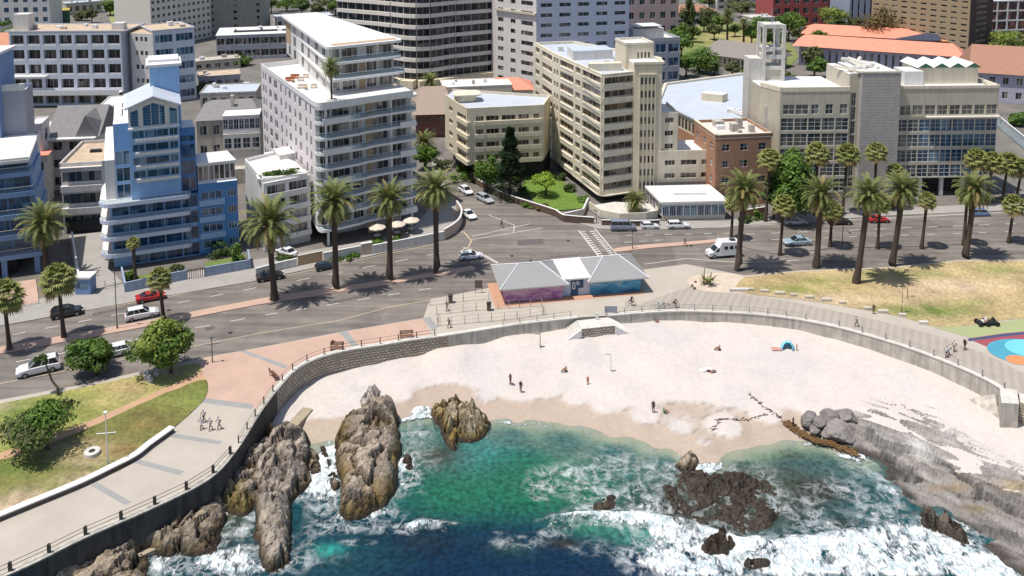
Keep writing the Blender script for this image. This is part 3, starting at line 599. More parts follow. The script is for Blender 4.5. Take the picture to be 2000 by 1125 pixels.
def outcrop(name, label, pts, zb, hgt, edge, rot=0.0, sx=1.0, sy=1.0, cell=.5, step=.22, low=(.17,.115,.04), top=(.31,.265,.215), blocky=.7, cat='rock', tide=-2.6, peak=None, tidew=.9, group=None, nvar=.3, tilt=1.5):
    """an outcrop: outline on level zb, broken into blocks by joints, algae up to the tide mark"""
    P = [tuple(p) for p in smooth_line(GP(pts+[pts[0]], zb), 4)[:-1]]
    xs = [p[0] for p in P]; ys = [p[1] for p in P]
    X, Y = np.meshgrid(np.arange(min(xs)-1, max(xs)+1, step), np.arange(min(ys)-1, max(ys)+1, step))
    ins = inside(P, X, Y); d = np.where(ins, 1, -1)*polydist(P, X, Y)
    cr, srr = math.cos(rot), math.sin(rot); U = (X*cr+Y*srr)*cell*sx; V = (-X*srr+Y*cr)*cell*sy
    tl = np.zeros(X.shape); n = np.empty(X.shape); cv = np.empty(X.shape); crk = np.empty(X.shape); n2 = np.empty(X.shape)
    for i in np.ndindex(X.shape):
        if d[i] < -1.2: n[i] = cv[i] = crk[i] = n2[i] = 0; continue
        u, v = U[i], V[i]; w = Vector((u+.35*fbm(u*1.3, v*1.3, 2, 3), v+.35*fbm(u*1.3, v*1.3, 7, 3), 0))
        ds, ps = noise.voronoi(w, distance_metric='DISTANCE'); cv[i] = noise.noise(ps[0]*3.1+Vector((5,3,1))); crk[i] = ds[1]-ds[0]; q = ps[0]; tl[i] = (w.x-q.x)*noise.noise(q*5.3)*3+(w.y-q.y)*noise.noise(q*4.1+Vector((9,1,4)))*3
        n[i] = fbm(X[i]*.30, Y[i]*.30, 3, 5); n2[i] = .7*fbm(u*1.3, v*3.0, 8, 5)-abs(fbm(u*2.2, v*2.2, 12, 4))*.8+.25
    dd = d + .5*n
    noise_arr = np.random.RandomState(int(abs(xs[0])*7)).rand(*X.shape)-.5
    prof = 1-np.exp(-np.clip(dd, 0, 99)/edge)
    h = hgt*prof*(1+nvar*n+blocky*.55*cv)+tilt*blocky*tl*prof
    if peak is not None:
        for (px, py, rx, ry, a) in peak: h += a*blob(X, Y, px, py, rx, ry, zb)*prof
    joint = sstep(.13, 0, crk); h -= joint*1.0*blocky*np.clip(prof*2, 0, 1)
    h += (.24*n2+.09*noise_arr)*prof*min(1, hgt)
    Z = zb + np.where(dd > 0, h, dd*2.2)
    Z = np.maximum(Z, zb-2.5)
    t = sstep(tide-tidew, tide+tidew, Z+.5*n)[..., None]
    C = np.array(low)*(1-t)+np.array(top)*t
    C = C*(1+.45*cv[..., None])*(1+.35*n2[..., None]); C = C*(1-.6*joint[..., None])
    wet = sstep(WL+.95, WL+.25, Z+.3*n)[..., None]; C = C*(1-wet)+np.array((.045,.032,.022))*wet
    me = grid_mesh(name, X, Y, Z, REEFM if name == 'reef' else ROCK, keep=d > -1.1); me.polygons.foreach_set('use_smooth', [False]*len(me.polygons)); set_attr(me, 'Col', np.clip(C.reshape(-1, 3), .006, 1))
    o = link(name, me); tag(o, label, cat, group); return o
outcrop('rock_outcrop', 'tall grey brown finger of rock beside the sea wall steps into the foam', [(562,838),(598,860),(612,900),(602,950),(572,985),(568,1040),(558,1112),(530,1124),(506,1100),(498,1030),(494,988),(466,990),(438,985),(448,940),(478,905),(512,868)], WL, 1.9, .5, R(80), .8, 1.0, .62, peak=[(560,900,30,50,1.0),(530,1040,20,50,.3)], top=(.29,.245,.20), low=(.15,.105,.05), tide=-2.9, tidew=.5, nvar=.2)
outcrop('rock_outcrop', 'broad rounded rock stack between the two foam gullies', [(655,852),(688,818),(735,800),(772,812),(784,868),(778,930),(766,968),(735,1000),(700,1014),(668,1008),(668,950),(655,912),(648,880)], WL, 2.3, .45, R(85), .9, .9, .42, peak=[(750,835,24,24,.8)], nvar=.2, top=(.29,.235,.185), low=(.17,.115,.04), tide=-2.2, tidew=.8)
outcrop('rock_outcrop', 'jagged yellow brown rock carrying a person in green', [(842,800),(880,790),(930,800),(958,830),(940,858),(905,866),(890,885),(868,868),(852,835)], WL, 1.7, .8, R(20), 1, 1, .9, top=(.33,.27,.18), low=(.23,.15,.04), tide=-2.7, tidew=.5, blocky=1.0)
outcrop('rock_outcrop', 'low flat rock slabs tucked under the near end of the sea wall', [(60,1180),(120,1125),(200,1082),(290,1040),(330,1020),(400,985),(432,975),(436,1040),(415,1090),(380,1085),(330,1085),(290,1085),(290,1130),(250,1190)], WL, 1.9, .6, R(60), .6, 1.2, .5, top=(.26,.21,.155), low=(.14,.10,.045), tide=-2.9, tidew=.5)
outcrop('rock_outcrop', 'narrow rock ledge with yellow algae wedged against the dark sea wall', [(430,990),(425,950),(470,920),(505,880),(520,850),(540,850),(520,905),(505,960),(495,1000),(470,1010)], WL, 2.0, .7, R(60), .7, 1.1, .7, top=(.25,.20,.12), low=(.17,.13,.04), tide=-2.4, tidew=.5)
outcrop('rock_outcrop', 'ragged knob of rock at the head of the beach behind the rock stack', [(700,790),(715,765),(740,758),(765,790),(770,815),(745,820),(710,815)], -3.4, 1.3, .6, R(70), .6, 1, .8, top=(.38,.34,.30), low=(.34,.29,.24), tide=-3.5)
for pts, lab, h in (([(618,868),(640,872),(650,905),(640,914),(628,895)], 'small upright boulder standing where the foam meets wet sand', 1.2), ([(586,890),(612,880),(625,900),(605,915),(588,910)], 'pale boulder against the flank of the finger rock', .9), ([(640,930),(655,925),(665,948),(650,955)], 'dark boulder awash in the middle of the foam gully', .6), ([(600,905),(622,902),(628,925),(606,930)],'brown boulder at the edge of the left foam gully', .8),
                    ([(783,900),(800,890),(812,915),(800,925),(788,918)], 'small ochre rock poking out of foam east of the rock stack', .9), ([(620,800),(642,795),(650,812),(630,820)], 'pale rounded stone half buried at the top of the gully', .5), ([(1320,912),(1345,885),(1360,895),(1362,915),(1335,922)], 'small brown rock in the shallows under the wet sand', .9),
                    ([(1262,1075),(1275,1070),(1284,1082),(1275,1092),(1264,1088)], 'round black rock alone in the breaking wave', .6), ([(1155,985),(1195,965),(1205,990),(1185,1005),(1160,1000)], 'dark rock just awash amid the lace of foam', .35)):
    outcrop('boulder', lab, pts, -3.5 if 'half buried' in lab else WL, h, .4, cell=.7, blocky=.4, step=.16, tide=-3.2, cat='boulder', group='boulders at the water edge')
for pts, lab in (([(1280,955),(1330,925),(1400,915),(1470,930),(1520,960),(1530,1000),(1500,1040),(1450,1060),(1400,1060),(1350,1030),(1310,1000)], 'broad kelp covered reef breaking the surface in front of the beach'),
                 ([(1365,1075),(1400,1050),(1440,1065),(1450,1085),(1420,1100),(1380,1095)], 'black reef rock with water streaming off beside the big reef'), ([(1470,1078),(1500,1070),(1540,1075),(1535,1088),(1490,1090)], 'thin black rock ledge among the white breakers'),
                 ([(1445,1102),(1480,1095),(1530,1105),(1500,1122),(1450,1120)], 'flat black rock nearest the bottom of the breakers')):
    big = 'broad' in lab
    outcrop('reef', lab, pts, WL-.35, .62 if big else 1.7, .7, R(10), 1, 1, .5, low=(.012,.009,.007), top=(.030,.020,.011), blocky=.35 if big else .7, tide=-3.7, cat='reef', tidew=.3, nvar=1.5 if big else .5, tilt=.5)
outcrop('reef', 'black rock tongue below the grey shelf lapped by white water', [(1790,1010),(1850,1005),(1880,1040),(1895,1065),(1880,1072),(1850,1045),(1800,1035)], WL, 1.3, .5, low=(.04,.03,.022), top=(.09,.07,.05), blocky=.9, cat='reef', tide=-3)
# the wide grey shelf on the right
SHELF = [(1600,835),(1640,800),(1700,780),(1790,780),(1880,830),(1960,880),(2100,960),(2250,1100),(2250,1350),(2050,1180),(1990,1110),(1930,1075),(1880,1030),(1830,1002),(1780,1005),(1745,965),(1722,925),(1705,890),(1680,880),(1640,868)]
P = [tuple(p) for p in smooth_line(GP(SHELF+[SHELF[0]], -3.1), 3)[:-1]]
xs = [p[0] for p in P]; ys = [p[1] for p in P]; X, Y = np.meshgrid(np.arange(min(xs)-1, max(xs)+1, .3), np.arange(min(ys)-1, max(ys)+1, .3))
seaside = [tuple(p) for p in GP(SHELF[8:]+[SHELF[0]], -3.1)]
ins = inside(P, X, Y); d = np.where(ins, 1, -1)*polydist(P, X, Y); dsea = np.where(ins, 1, -1)*polydist(seaside, X, Y, False)
ang = R(-38); U = X*math.cos(ang)+Y*math.sin(ang); V = -X*math.sin(ang)+Y*math.cos(ang)
lay = nz_grid(U, V, 1.3, 5, 3.0, .11); lay2 = nz_grid(U, V, .4, 4, 13.0, .35); big = nz_grid(X, Y, .08, 4, 21.0)
crk = np.zeros(X.shape); cv = np.zeros(X.shape); tls = np.zeros(X.shape)
for i in np.ndindex(X.shape):
    if d[i] < -1: continue
    ds, ps = noise.voronoi(Vector((U[i]*.13+.3*lay2[i], V[i]*.30+.3*lay2[i], 0)), distance_metric='DISTANCE'); crk[i] = ds[1]-ds[0]; cv[i] = noise.noise(ps[0]*3.7); q = ps[0]; tls[i] = ((U[i]*.13-q.x)*noise.noise(q*5.3)+(V[i]*.30-q.y)*noise.noise(q*4.1))*3
joint = sstep(.09, 0, crk)*sstep(-.5, .1, nz_grid(X, Y, .15, 3, 31.0))
Z = Zs(X, Y)*.25 + (-2.75)*.75 + .55*cv + .38*lay + .3*big - .6*joint + .45*tls + .10*(np.random.RandomState(3).rand(*X.shape)-.5)
edge = 1-np.exp(-np.clip(dsea+.9*lay2, 0, 99)/.8); Z = -5.0*(1-edge) + Z*edge
up = sstep(0, 5, d); sand_z = Zs(X, Y); fade = (1-up)*(dsea > 5); Z = Z*(1-fade)+(sand_z-.05+.25*lay)*fade
Z = np.where(ins, Z, np.minimum(Z, sand_z-.4))
g0, g1 = np.array((.30,.275,.255)), np.array((.165,.148,.134))
t = np.clip(.42+1.3*lay+.5*lay2, 0, 1)[..., None]; C = g0*(1-t)+g1*t; C = C*(1+.3*cv[..., None]); C = C*(1-.65*joint[..., None])
sand = np.clip(blob(X,Y,1860,800,120,50,-3)+blob(X,Y,1960,880,90,50,-3)+blob(X,Y,1780,790,60,30,-3), 0, 1)*sstep(.0, .5, lay+.3*lay2+big)*.85; sand = np.maximum(sand, sstep(.05,.35,sand_z+.03-Z))[..., None]
C = C*(1-sand)+np.array((.53,.49,.46))*sand
gd = (np.exp(-(d/1.8)**2)*(dsea>4))[..., None]; C = C*(1-gd*.8)+np.array((.6,.55,.5))*gd*.8
for (px, py, rx, ry, col, w) in [(1860,945,40,5,(.25,.17,.08),.6),(1905,985,24,8,(.17,.13,.06),.7),(1700,860,40,10,(.30,.28,.26),.6),(1795,880,16,16,(.52,.5,.47),.9),(1640,850,50,20,(.22,.20,.19),.7),(1980,950,30,8,(.4,.3,.16),.5)]:
    a = np.clip(blob(X, Y, px, py, rx, ry, -3)*w*1.2, 0, 1)[..., None]; C = C*(1-a)+np.array(col)*a
dk = sstep(2.6, 1.2, dsea+1.8*lay2+.8*lay)[..., None]; C = C*(1-dk)+np.array((.055,.045,.038))*dk
me = grid_mesh('rock_shelf', X, Y, Z, SHELFM, keep=(d > -1.5)); set_attr(me, 'Col', np.clip(C.reshape(-1, 3), .01, 1))
me.polygons.foreach_set('use_smooth', [False]*len(me.polygons)); tag(link('rock_shelf', me), 'wide grey layered rock shelf sloping from the white sand to the surf', 'rock shelf')
def pebble(name, px, py, zb, rx, ry, h, lab, col=(.20,.18,.17), seed=1, cat='boulder', group='grey boulders beside the shelf'):
    bm = bmesh.new(); bmesh.ops.create_icosphere(bm, subdivisions=4, radius=1)
    rs = random.Random(seed); pls = [(Vector((rs.gauss(0,1), rs.gauss(0,1), rs.gauss(0,1))).normalized(), rs.uniform(.6, .92)) for _ in range(12)]
    for v in bm.verts:
        p = v.co.copy(); f = min([1.0]+[dd/max(.05, nn_.dot(p)) for nn_, dd in pls if nn_.dot(p) > .05]); p = p*f; q = 1+.08*fbm(p.x*1.2+seed*7, p.y*1.2, p.z*1.2, 3)+.06*fbm(p.x*5, p.y*5+seed, p.z*4, 3); v.co = Vector((p.x*rx*q, p.y*ry*q, p.z*h*q))
    me = bpy.data.meshes.new(name); bm.to_mesh(me); bm.free(); me.materials.append(BOULD); me.polygons.foreach_set('use_smooth', [False]*len(me.polygons))
    n = len(me.vertices); cc = np.tile(np.array(col), (n, 1))*(1+.25*np.array([fbm(v.co.x, v.co.y, v.co.z+seed, 4) for v in me.vertices]))[:, None]; set_attr(me, 'Col', cc)
    o = link(name, me); o.location = G(px, py, zb); o.rotation_euler.z = seed; tag(o, lab, cat, group); return o
pebble('boulder', 1580,818,-3,1.5,1.2,.9,'rounded grey boulder at the far end of the boulder heap on sand',seed=1)
pebble('boulder', 1598,826,-3,1.1,1.1,.7,'grey boulder leaning between its neighbours by the kelp line',seed=2)
pebble('boulder', 1620,815,-3,1.3,1.2,1.0,'tall grey boulder with flat top touching the white sand',seed=3)
pebble('boulder', 1590,840,-3.2,.9,.7,.5,'small grey boulder lowest of the heap beside dark kelp',seed=4)
pebble('boulder', 1640,845,-3.2,2.3,1.8,1.3,'biggest smooth grey boulder with a pale crack at the pool',col=(.24,.215,.20),seed=5)
pebble('boulder', 1650,815,-3,1.9,1.3,1.0,'broad grey boulder joining the layered shelf',col=(.23,.21,.195),seed=6)
pebble('boulder', 1618,845,-3.3,1.1,1.0,.6,'squat grey boulder ringed by a pale seam',seed=7)
# ochre kelp rim of the pool
b = MB(); L_ = smooth_line([tuple(G(x, y, -3.6)) for x, y in [(1525,822),(1540,830),(1565,846),(1590,858),(1612,862),(1640,872),(1665,884)]], 8)
random.seed(3); km = mat('ochre kelp', (.17,.095,.04), .6, .3, 3)
for i in range(300):
    p = L_[int(random.random()*(len(L_)-1))]; x, y = p.x+random.gauss(0, .2), p.y+random.gauss(0, .28); a = random.gauss(-.7, .4)
    b.tube((x, y, -3.75+random.random()*.2), (x+math.cos(a)*.8, y+math.sin(a)*.8, -3.65+random.random()*.2), .10, .05, km, 4)
tag(b.build('kelp_bank'), 'ochre kelp heaped along the upper rim of the dark pool', 'seaweed', kind='stuff')

# ------------------------------------------------------------------ sea wall
def wall_part(x0, x1):
    out = []
    for p in wall_line:
        d = p.y*math.cos(PIT)+H*math.sin(PIT); X = PX0+F*p.x/d
        if x0-6 <= X <= x1+6: out.append(p)
    return out
def seawall(label, x0, x1, m, mc, zb=-6.0, top=.32, w=.55):
    t = thing('sea_wall', label, 'sea wall'); L_ = wall_part(x0, x1)
    strip_wall('wall_face', L_, -w, 0, zb, top-.16, m, t); strip_wall('coping', L_, -w-.08, .07, top-.16, top, mc, t); return t
DKW = mat('weathered wall with painted shade', (.085,.08,.075), .9, .2, .7, bump=.03, bscale=3, stain=.45)  # albedo lowered so the colour carries this face's shade; streaks are weathering
seawall('tall dark curved sea wall along the left promenade above the rocks', -100, 541, DKW, M['concrete'], -6)
seawall('rubble stone sea wall curving round the back of the beach', 541, 875, M['stone_wall'], M['concrete_pale'], -5)
seawall('grey concrete sea wall below the railed beach entrance', 875, 1128, M['concrete'], M['concrete_pale'], -4)
seawall('long low concrete sea wall sweeping behind the white beach', 1187, 1968, M['concrete'], M['concrete_pale'], -5)
fp = smooth_line(GP([(592,795),(560,828),(520,865),(480,905),(455,930),(435,962),(380,1000),(320,1035),(240,1072),(150,1120),(60,1170)], -2.9), 4)
tag(strip_wall('wall_footing', fp, -1.4, 0, -5.5, [-2.9-.02*i for i in range(len(fp))], mat('worn footing concrete', (.34,.28,.20), .9, .25, .8, bump=.05, bscale=2)), 'worn sandy footing ledge at the foot of the dark sea wall', 'ledge')
# double stair down to the beach
t = thing('beach_stair', 'stone double stair with sloping white flanks down to the beach', 'stairs')
A, B_ = G(1118,628), G(1196,620); d = (B_-A).normalized(); n = Vector((d.y, -d.x, 0)); zb = -2.0
b = MB(); w = (B_-A).length; pb = lambda u, v, z: tuple(A+d*u+n*v)[:2]+(z,)
b.add([pb(-2.6,.1,zb), pb(w+2.8,.1,zb), pb(w-.6,.1,.1), pb(.6,.1,.1), pb(-2.6,2.6,zb), pb(w+2.8,2.6,zb), pb(w-.6,2.6,.1), pb(.6,2.6,.1)], [(0,1,2,3),(4,7,6,5)], M['stone_wall'])
b.build('stair_base', t)
b = MB(); b.add([pb(.6,.0,.1), pb(w-.6,.0,.1), pb(w-.6,2.6,.1), pb(.6,2.6,.1)], [(0,1,2,3)], M['concrete_pale'])
b.build('landing', t)
for s in (0, 1):
    b = MB()
    for k in range(11):
        f = k/11; f2 = (k+1)/11
        if s == 0: u0, u1 = .6-3.2*f, .6-3.2*f2
        else: u0, u1 = w-.6+3.4*f, w-.6+3.4*f2
        z = .1-2.1*f; P0, P1, P2, P3 = pb(u0,0,0), pb(u1,0,0), pb(u1,2.6,0), pb(u0,2.6,0); b.prism([P0[:2],P1[:2],P2[:2],P3[:2]], zb-.3, z-.1, M['concrete_pale'])
    b.build('flight', t)
for s in (0,1):
    b = MB()
    for k in range(8):
        f = k/8; f2 = (k+1)/8; u0, u1 = (.6-3.2*f, .6-3.2*f2) if s == 0 else (w-.6+3.4*f, w-.6+3.4*f2)
        b.add([pb(u0,2.6,.18-2.1*f), pb(u1,2.6,.18-2.1*f2), pb(u1,2.9,.18-2.1*f2), pb(u0,2.9,.18-2.1*f), pb(u0,2.9,-1.0-1.1*f), pb(u1,2.9,-1.0-1.1*f2)], [(0,1,2,3),(3,2,5,4)], M['white'])
    b.build('flank', t)
# end block of the wall on the right
t = thing('stair_block', 'square concrete end block with a grey slipway beside the beach wall', 'sea wall')
P0 = G(1955,830,-3.0); b = MB(); b.prism([G(1952,768), G(1985,772), G(1990,800), G(1955,798)], -5, .75, M['concrete'], M['concrete_pale']); b.build('block', t)
b = MB(); q = [tuple(G(1893,778,-2.1)), tuple(G(1943,770,-.6)), tuple(G(1953,826,-2.6)), tuple(G(1950,828,-2.7))]; b.add(q+[(p[0], p[1], -4) for p in q], [(0,1,2,3),(0,4,5,1),(1,5,6,2),(2,6,7,3),(3,7,4,0)], M['concrete']); b.build('slipway', t)
b = MB(); b.prism([G(1990,772), G(2100,790), G(2100,830), G(1992,790)], -5, .3, M['stone_wall'], M['concrete_pale']); b.build('return_wall', t)
# low white kerb wall between grass and promenade
kp = smooth_line(GP([(336,842),(318,855),(290,875),(262,897),(215,921),(162,947),(100,973),(0,1014),(-60,1040)], .12), 4)
t = thing('kerb_wall', 'long low white capped seat wall edging the promenade lawn', 'wall'); strip_wall('wall_face', kp, -.35, .25, .1, .62, mat('brown wall face', (.11,.085,.08), .9), t); strip_wall('coping', kp, -.45, .35, .62, .75, M['white'], t)

# ------------------------------------------------------------------ railings
def railing(label, x0, x1, off, gap, hgt, m, rails=(1,.55), pr=.05, r=.022, post_sq=True, base=.13, sub=None, step=1):
    L_ = offset_line(wall_part(x0, x1), off); t = thing('railing', label, 'railing'); pts = []; acc = 0; last = L_[0]; pts.append(L_[0])
    for p in L_[1:]:
        seg = (p-last).length; dirv = (p-last)/seg; pos = 0
        while acc+seg-pos >= gap:
            pos2 = pos+gap-acc; pts.append(last+dirv*pos2); seg_left = seg-pos2; pos = pos2; acc = 0
            if seg_left < gap: break
        acc += seg-pos; last = p
    me = None
    for p in pts:
        if me is None: b = MB(); b.box(-pr, -pr, 0, pr, pr, hgt, m); me = b.mesh('post')
        o = link('post', me, t, False); o.location = (p.x, p.y, base); 
    for f in rails:
        b = MB()
        for a, c in zip(pts, pts[1:]): b.tube((a.x,a.y,base+hgt*f-.03), (c.x,c.y,base+hgt*f-.03), r, r, m, 4, False)
        b.build('rail', t)
    return t
RM = mat('dark weathered railing', (.05,.045,.04), .7)
RG = mat('grey railing', (.28,.27,.25), .6)
railing('dark post and rail fence along the near left promenade edge', -60, 460, -.35, 3.3, 1.05, RM, (.98,.6), .13, .028)
railing('thin dark railing following the stone wall round the bend', 470, 870, -.3, 2.6, 1.1, RM, (.98,.55), .06, .022)
railing('grey railing on the concrete wall beside the beach stair', 985, 1128, -.3, 2.6, 1.1, RG, (.98,.5), .05, .022)
railing('long grey railing along the curved beach wall', 1187, 1612, -.3, 2.7, 1.1, RG, (.98,.5), .05, .022)
railing('sparse grey railing on the far bend of the beach wall', 1640, 1965, -.3, 3.2, 1.1, RG, (.98,), .06, .015)
# ------------------------------------------------------------------ building kit
def even(n, f=.8, a=0.0, b=1.0):
    w = (b-a)/n; return [(a+w*(i+.5-f/2), a+w*(i+.5+f/2)) for i in range(n)]
def put_window(mb, T, w, h, nm, nh, gm, fm, fw=.06):
    def bx(x0, z0, x1, z1, y0, y1, m):
        vs = [T @ Vector(c) for c in ((x0,y0,z0),(x1,y0,z0),(x1,y1,z0),(x0,y1,z0),(x0,y0,z1),(x1,y0,z1),(x1,y1,z1),(x0,y1,z1))]
        mb.add(vs, [(0,3,2,1),(4,5,6,7),(0,1,5,4),(1,2,6,5),(2,3,7,6),(3,0,4,7)], m)
    bx(0, 0, w, h, -.03, .0, gm)
    if fm:
        for z in (0, h-fw): bx(0, z, w, z+fw, -.08, -.031, fm)
        for i in range(nm+1): x = (w-fw)*i/nm; bx(x, fw, x+fw, h-fw, -.08, -.031, fm)
        for i in range(1, nh): z = (h-fw)*i/nh; bx(fw, z, w-fw, z+fw*.8, -.075, -.032, fm)
WCACHE = {}
class Bd:
    def __init__(s, name, label, cat='building', at=(0,0,0), group=None):
        s.root = thing(name, label, cat, (at[0], at[1], 0), 0, group); s.wall = MB(); s.win = []
    def prism(s, poly, z0, z1, m, mtop=None): s.wall.prism([tuple(p)[:2] for p in poly], z0, z1, m, mtop)
    def part(s, name, fn, fix=False):
        b = MB(); fn(b); return b.build(name, s.root, fix=fix)
    def facade(s, P, Q, z0, fh, nf, cols, sill, head, m, gm, fm=None, t=.22, nm=2, nh=1, top=None, skip=None, sillp=0):
        P, Q = Vector(P[:2]), Vector(Q[:2]); d = Q-P; Lh = d.length; d.normalize(); n = Vector((d.y, -d.x)); a = math.atan2(d.y, d.x); zp = z0
        for k in range(nf):
            zs, ze = z0+k*fh+sill, z0+k*fh+head
            s.wall.slab(P, Q, 0, t, zp, zs, m); zp = ze
            if sillp: s.wall.slab(P, Q, t+.002, t+sillp, zs-.14, zs-.02, m)
            u = 0
            for j, (c0, c1) in enumerate(cols):
                a0, a1 = c0*Lh, c1*Lh
                if a0-u > .01: s.wall.slab(P+d*u, P+d*a0, 0, t, zs, ze, m)
                u = a1
                if skip and skip(k, j): s.wall.slab(P+d*a0, P+d*a1, 0, t-.01, zs, ze, m); continue
                g_ = gm(k, j) if callable(gm) else gm
                q = P+d*a0+n*.02; nn = nm(j) if callable(nm) else nm
                s.win.append((round(a1-a0, 2), round(ze-zs, 2), nn, nh, g_, fm, (q.x, q.y, zs), a))
            if Lh-u > .01: s.wall.slab(P+d*u, Q, 0, t, zs, ze, m)
        s.wall.slab(P, Q, 0, t, zp, top if top is not None else z0+nf*fh, m)
    def finish(s, fix=False):
        if s.wall.v: s.wall.build('wall', s.root)
        s.win.sort(key=lambda w: (w[6][0]**2+w[6][1]**2+(w[6][2]-H)**2)/(w[0]*w[1])**2)
        rest = MB()
        for i, (w, h, nm, nh, gm, fm, loc, a) in enumerate(s.win):
            if i < 96:
                key = (w, h, nm, nh, gm.name, fm.name if fm else '')
                if key not in WCACHE:
                    b = MB(); put_window(b, Matrix.Identity(4), w, h, nm, nh, gm, fm); WCACHE[key] = b.mesh('window')
                o = link('window', WCACHE[key], s.root, False); o.location = Vector(loc)-s.root.location; o.rotation_euler.z = a
            else: put_window(rest, Matrix.Translation(loc) @ Matrix.Rotation(a, 4, 'Z'), w, h, nm, nh, gm, fm)
        if rest.v: rest.build('window', s.root)['kind'] = 'stuff'
        return s.root
def rpoly(pts, rads, n=5):
    """polygon with rounded corners"""
    out = []; N_ = len(pts); P = [Vector(p[:2]) for p in pts]
    for i in range(N_):
        r = rads[i] if hasattr(rads, '__len__') else rads; p = P[i]; a = (P[i-1]-p); b = (P[(i+1)%N_]-p)
        r = min(r, a.length*.45, b.length*.45)
        if r < .02: out.append(p); continue
        A, B = p+a.normalized()*r, p+b.normalized()*r
        for k in range(n+1):
            t = k/n; out.append(A*(1-t)**2+p*2*t*(1-t)+B*t*t)
    return out
def balcony(B, poly, z, th=.25, m=None, rail=None, rh=1.0, rm=None, edges=None, name='balcony', lip=0):
    b = MB(); b.prism([tuple(p) for p in poly], z-th, z, m or M['white']); o = b.build(name, B.root)
    if rail:
        r = MB(); n = len(poly)
        for i in (edges if edges is not None else range(n)):
            p, q = poly[i % n], poly[(i+1) % n]
            if rail == 'glass':
                r.slab(p, q, -.06, -.04, z+.004, z+rh-.05, CLEAR); r.slab(p, q, -.07, -.03, z+rh-.05, z+rh, rm or M['metal'])
            elif rail == 'solid': r.slab(p, q, -.14, -.002, z+.002, z+rh, rm or M['white'])
            else:
                r.slab(p, q, -.06, -.02, z+rh-.06, z+rh, rm or M['metal']); r.slab(p, q, -.06, -.02, z+.08, z+.12, rm or M['metal'])
                L_ = (Vector(q[:2])-Vector(p[:2])).length; k = max(1, int(L_/.5))
                for j in range(k):
                    c = Vector(p[:2]).lerp(Vector(q[:2]), (j+.5)/k); r.box(c.x-.02, c.y-.02, z+.12, c.x+.02, c.y+.02, z+rh-.06, rm or M['metal'])
        link('balustrade', r.mesh('balustrade'), o, False)
    return o
def box_house(name, label, pL, pR, ytop, depth, rows, cols, m, gm, fm=None, roof='flat', mroof=None, cat='building', group=None, sides='', par=.5, sill=.3, head=.78, scol=3, wf=.6, t=.2, z_top=None, nm=2, nh=1, base=0.0, ridge=2.2, over=.5, hipf=.35, fix=False, sm=None, sgm=None):
    """a block standing on the ground line pL-pR (bearings of its foot), its roof edge at row ytop above pL"""
    A, C = G(*pL), G(*pR); U = (C-A); W = U.length; U.normalize(); V = Vector((-U.y, U.x, 0))
    h = z_top or ZT(A.y, ytop); B = Bd(name, label, cat, (A+C)/2+V*depth/2, group)
    A2, C2 = A+V*depth, C+V*depth; mroof = mroof or M['roof_white']; sm = sm or m
    B.prism([A, C, C2, A2], 0, h, m)
    fh = (h-base-.2)/rows
    B.facade(A, C, base, fh, rows, even(cols, wf), fh*sill, fh*head, m, gm, fm, t, nm, nh, top=h)
    if 'R' in sides: B.facade(C, C2, base, fh, rows, even(scol, wf*.8), fh*sill, fh*head, sm, sgm or gm, fm, t, nm, nh, top=h)
    if 'L' in sides: B.facade(A2, A, base, fh, rows, even(scol, wf*.8), fh*sill, fh*head, sm, sgm or gm, fm, t, nm, nh, top=h)
    o = t+.05; a, c, c2, a2 = A-U*o-V*o, C+U*o-V*o, C2+U*o+V*o, A2-U*o+V*o
    if roof == 'flat':
        def f(b):
            b.prism([tuple(p)[:2] for p in (a,c,c2,a2)], h+.002, h+.12, mroof)
            if par:
                for p, q in ((a,c),(c,c2),(c2,a2),(a2,a)): b.slab(p, q, -.25, 0, h+.122, h+.12+par, m)
        B.part('roof', f)
    else:
        a, c, c2, a2 = a-U*over-V*over, c+U*over-V*over, c2+U*over+V*over, a2-U*over+V*over
        k = hipf if roof == 'hip' else 0.0
        L_ = (c-a).length; r0 = (a+a2)/2+U*L_*k; r1 = (c+c2)/2-U*L_*k
        def f(b):
            z0 = h; z1 = h+ridge
            vs = [(*a[:2],z0),(*c[:2],z0),(*c2[:2],z0),(*a2[:2],z0),(*r0[:2],z1),(*r1[:2],z1)]
            b.add(vs, [(0,1,5,4),(1,2,5),(2,3,4,5),(3,0,4),(3,2,1,0)], mroof)
        B.part('roof', f)
    B.frame = (A, U, V, W, h); B.depth = depth
    if roof == 'flat' and W > 9:          # plant on the roof: vents, tanks, lift overrun
        rr = random.Random(len(label)*7+int(W))
        for i in range(min(5, int(W/6)+1)):
            P = A+U*rr.uniform(1, W-2.5)+V*rr.uniform(2, max(2.5, depth-3)); w_, d_, hh = rr.uniform(.6,1.8), rr.uniform(.6,1.6), rr.uniform(.5,1.4)
            B.part('roof_vent', lambda b: b.prism([tuple(q)[:2] for q in (P, P+U*w_, P+U*w_+V*d_, P+V*d_)], h+.125, h+.12+hh, M['concrete'] if i % 2 else M['roof_white']))
    return B
def roof_stuff(B, u, v, w, d, h, m, name='roof_hut'):
    A, U, V, W, z = B.frame; P = A+U*u+V*v
    def f(b): b.prism([tuple(q)[:2] for q in (P, P+U*w, P+U*w+V*d, P+V*d)], z+.12, z+.12+h, m)
    return B.part(name, f)

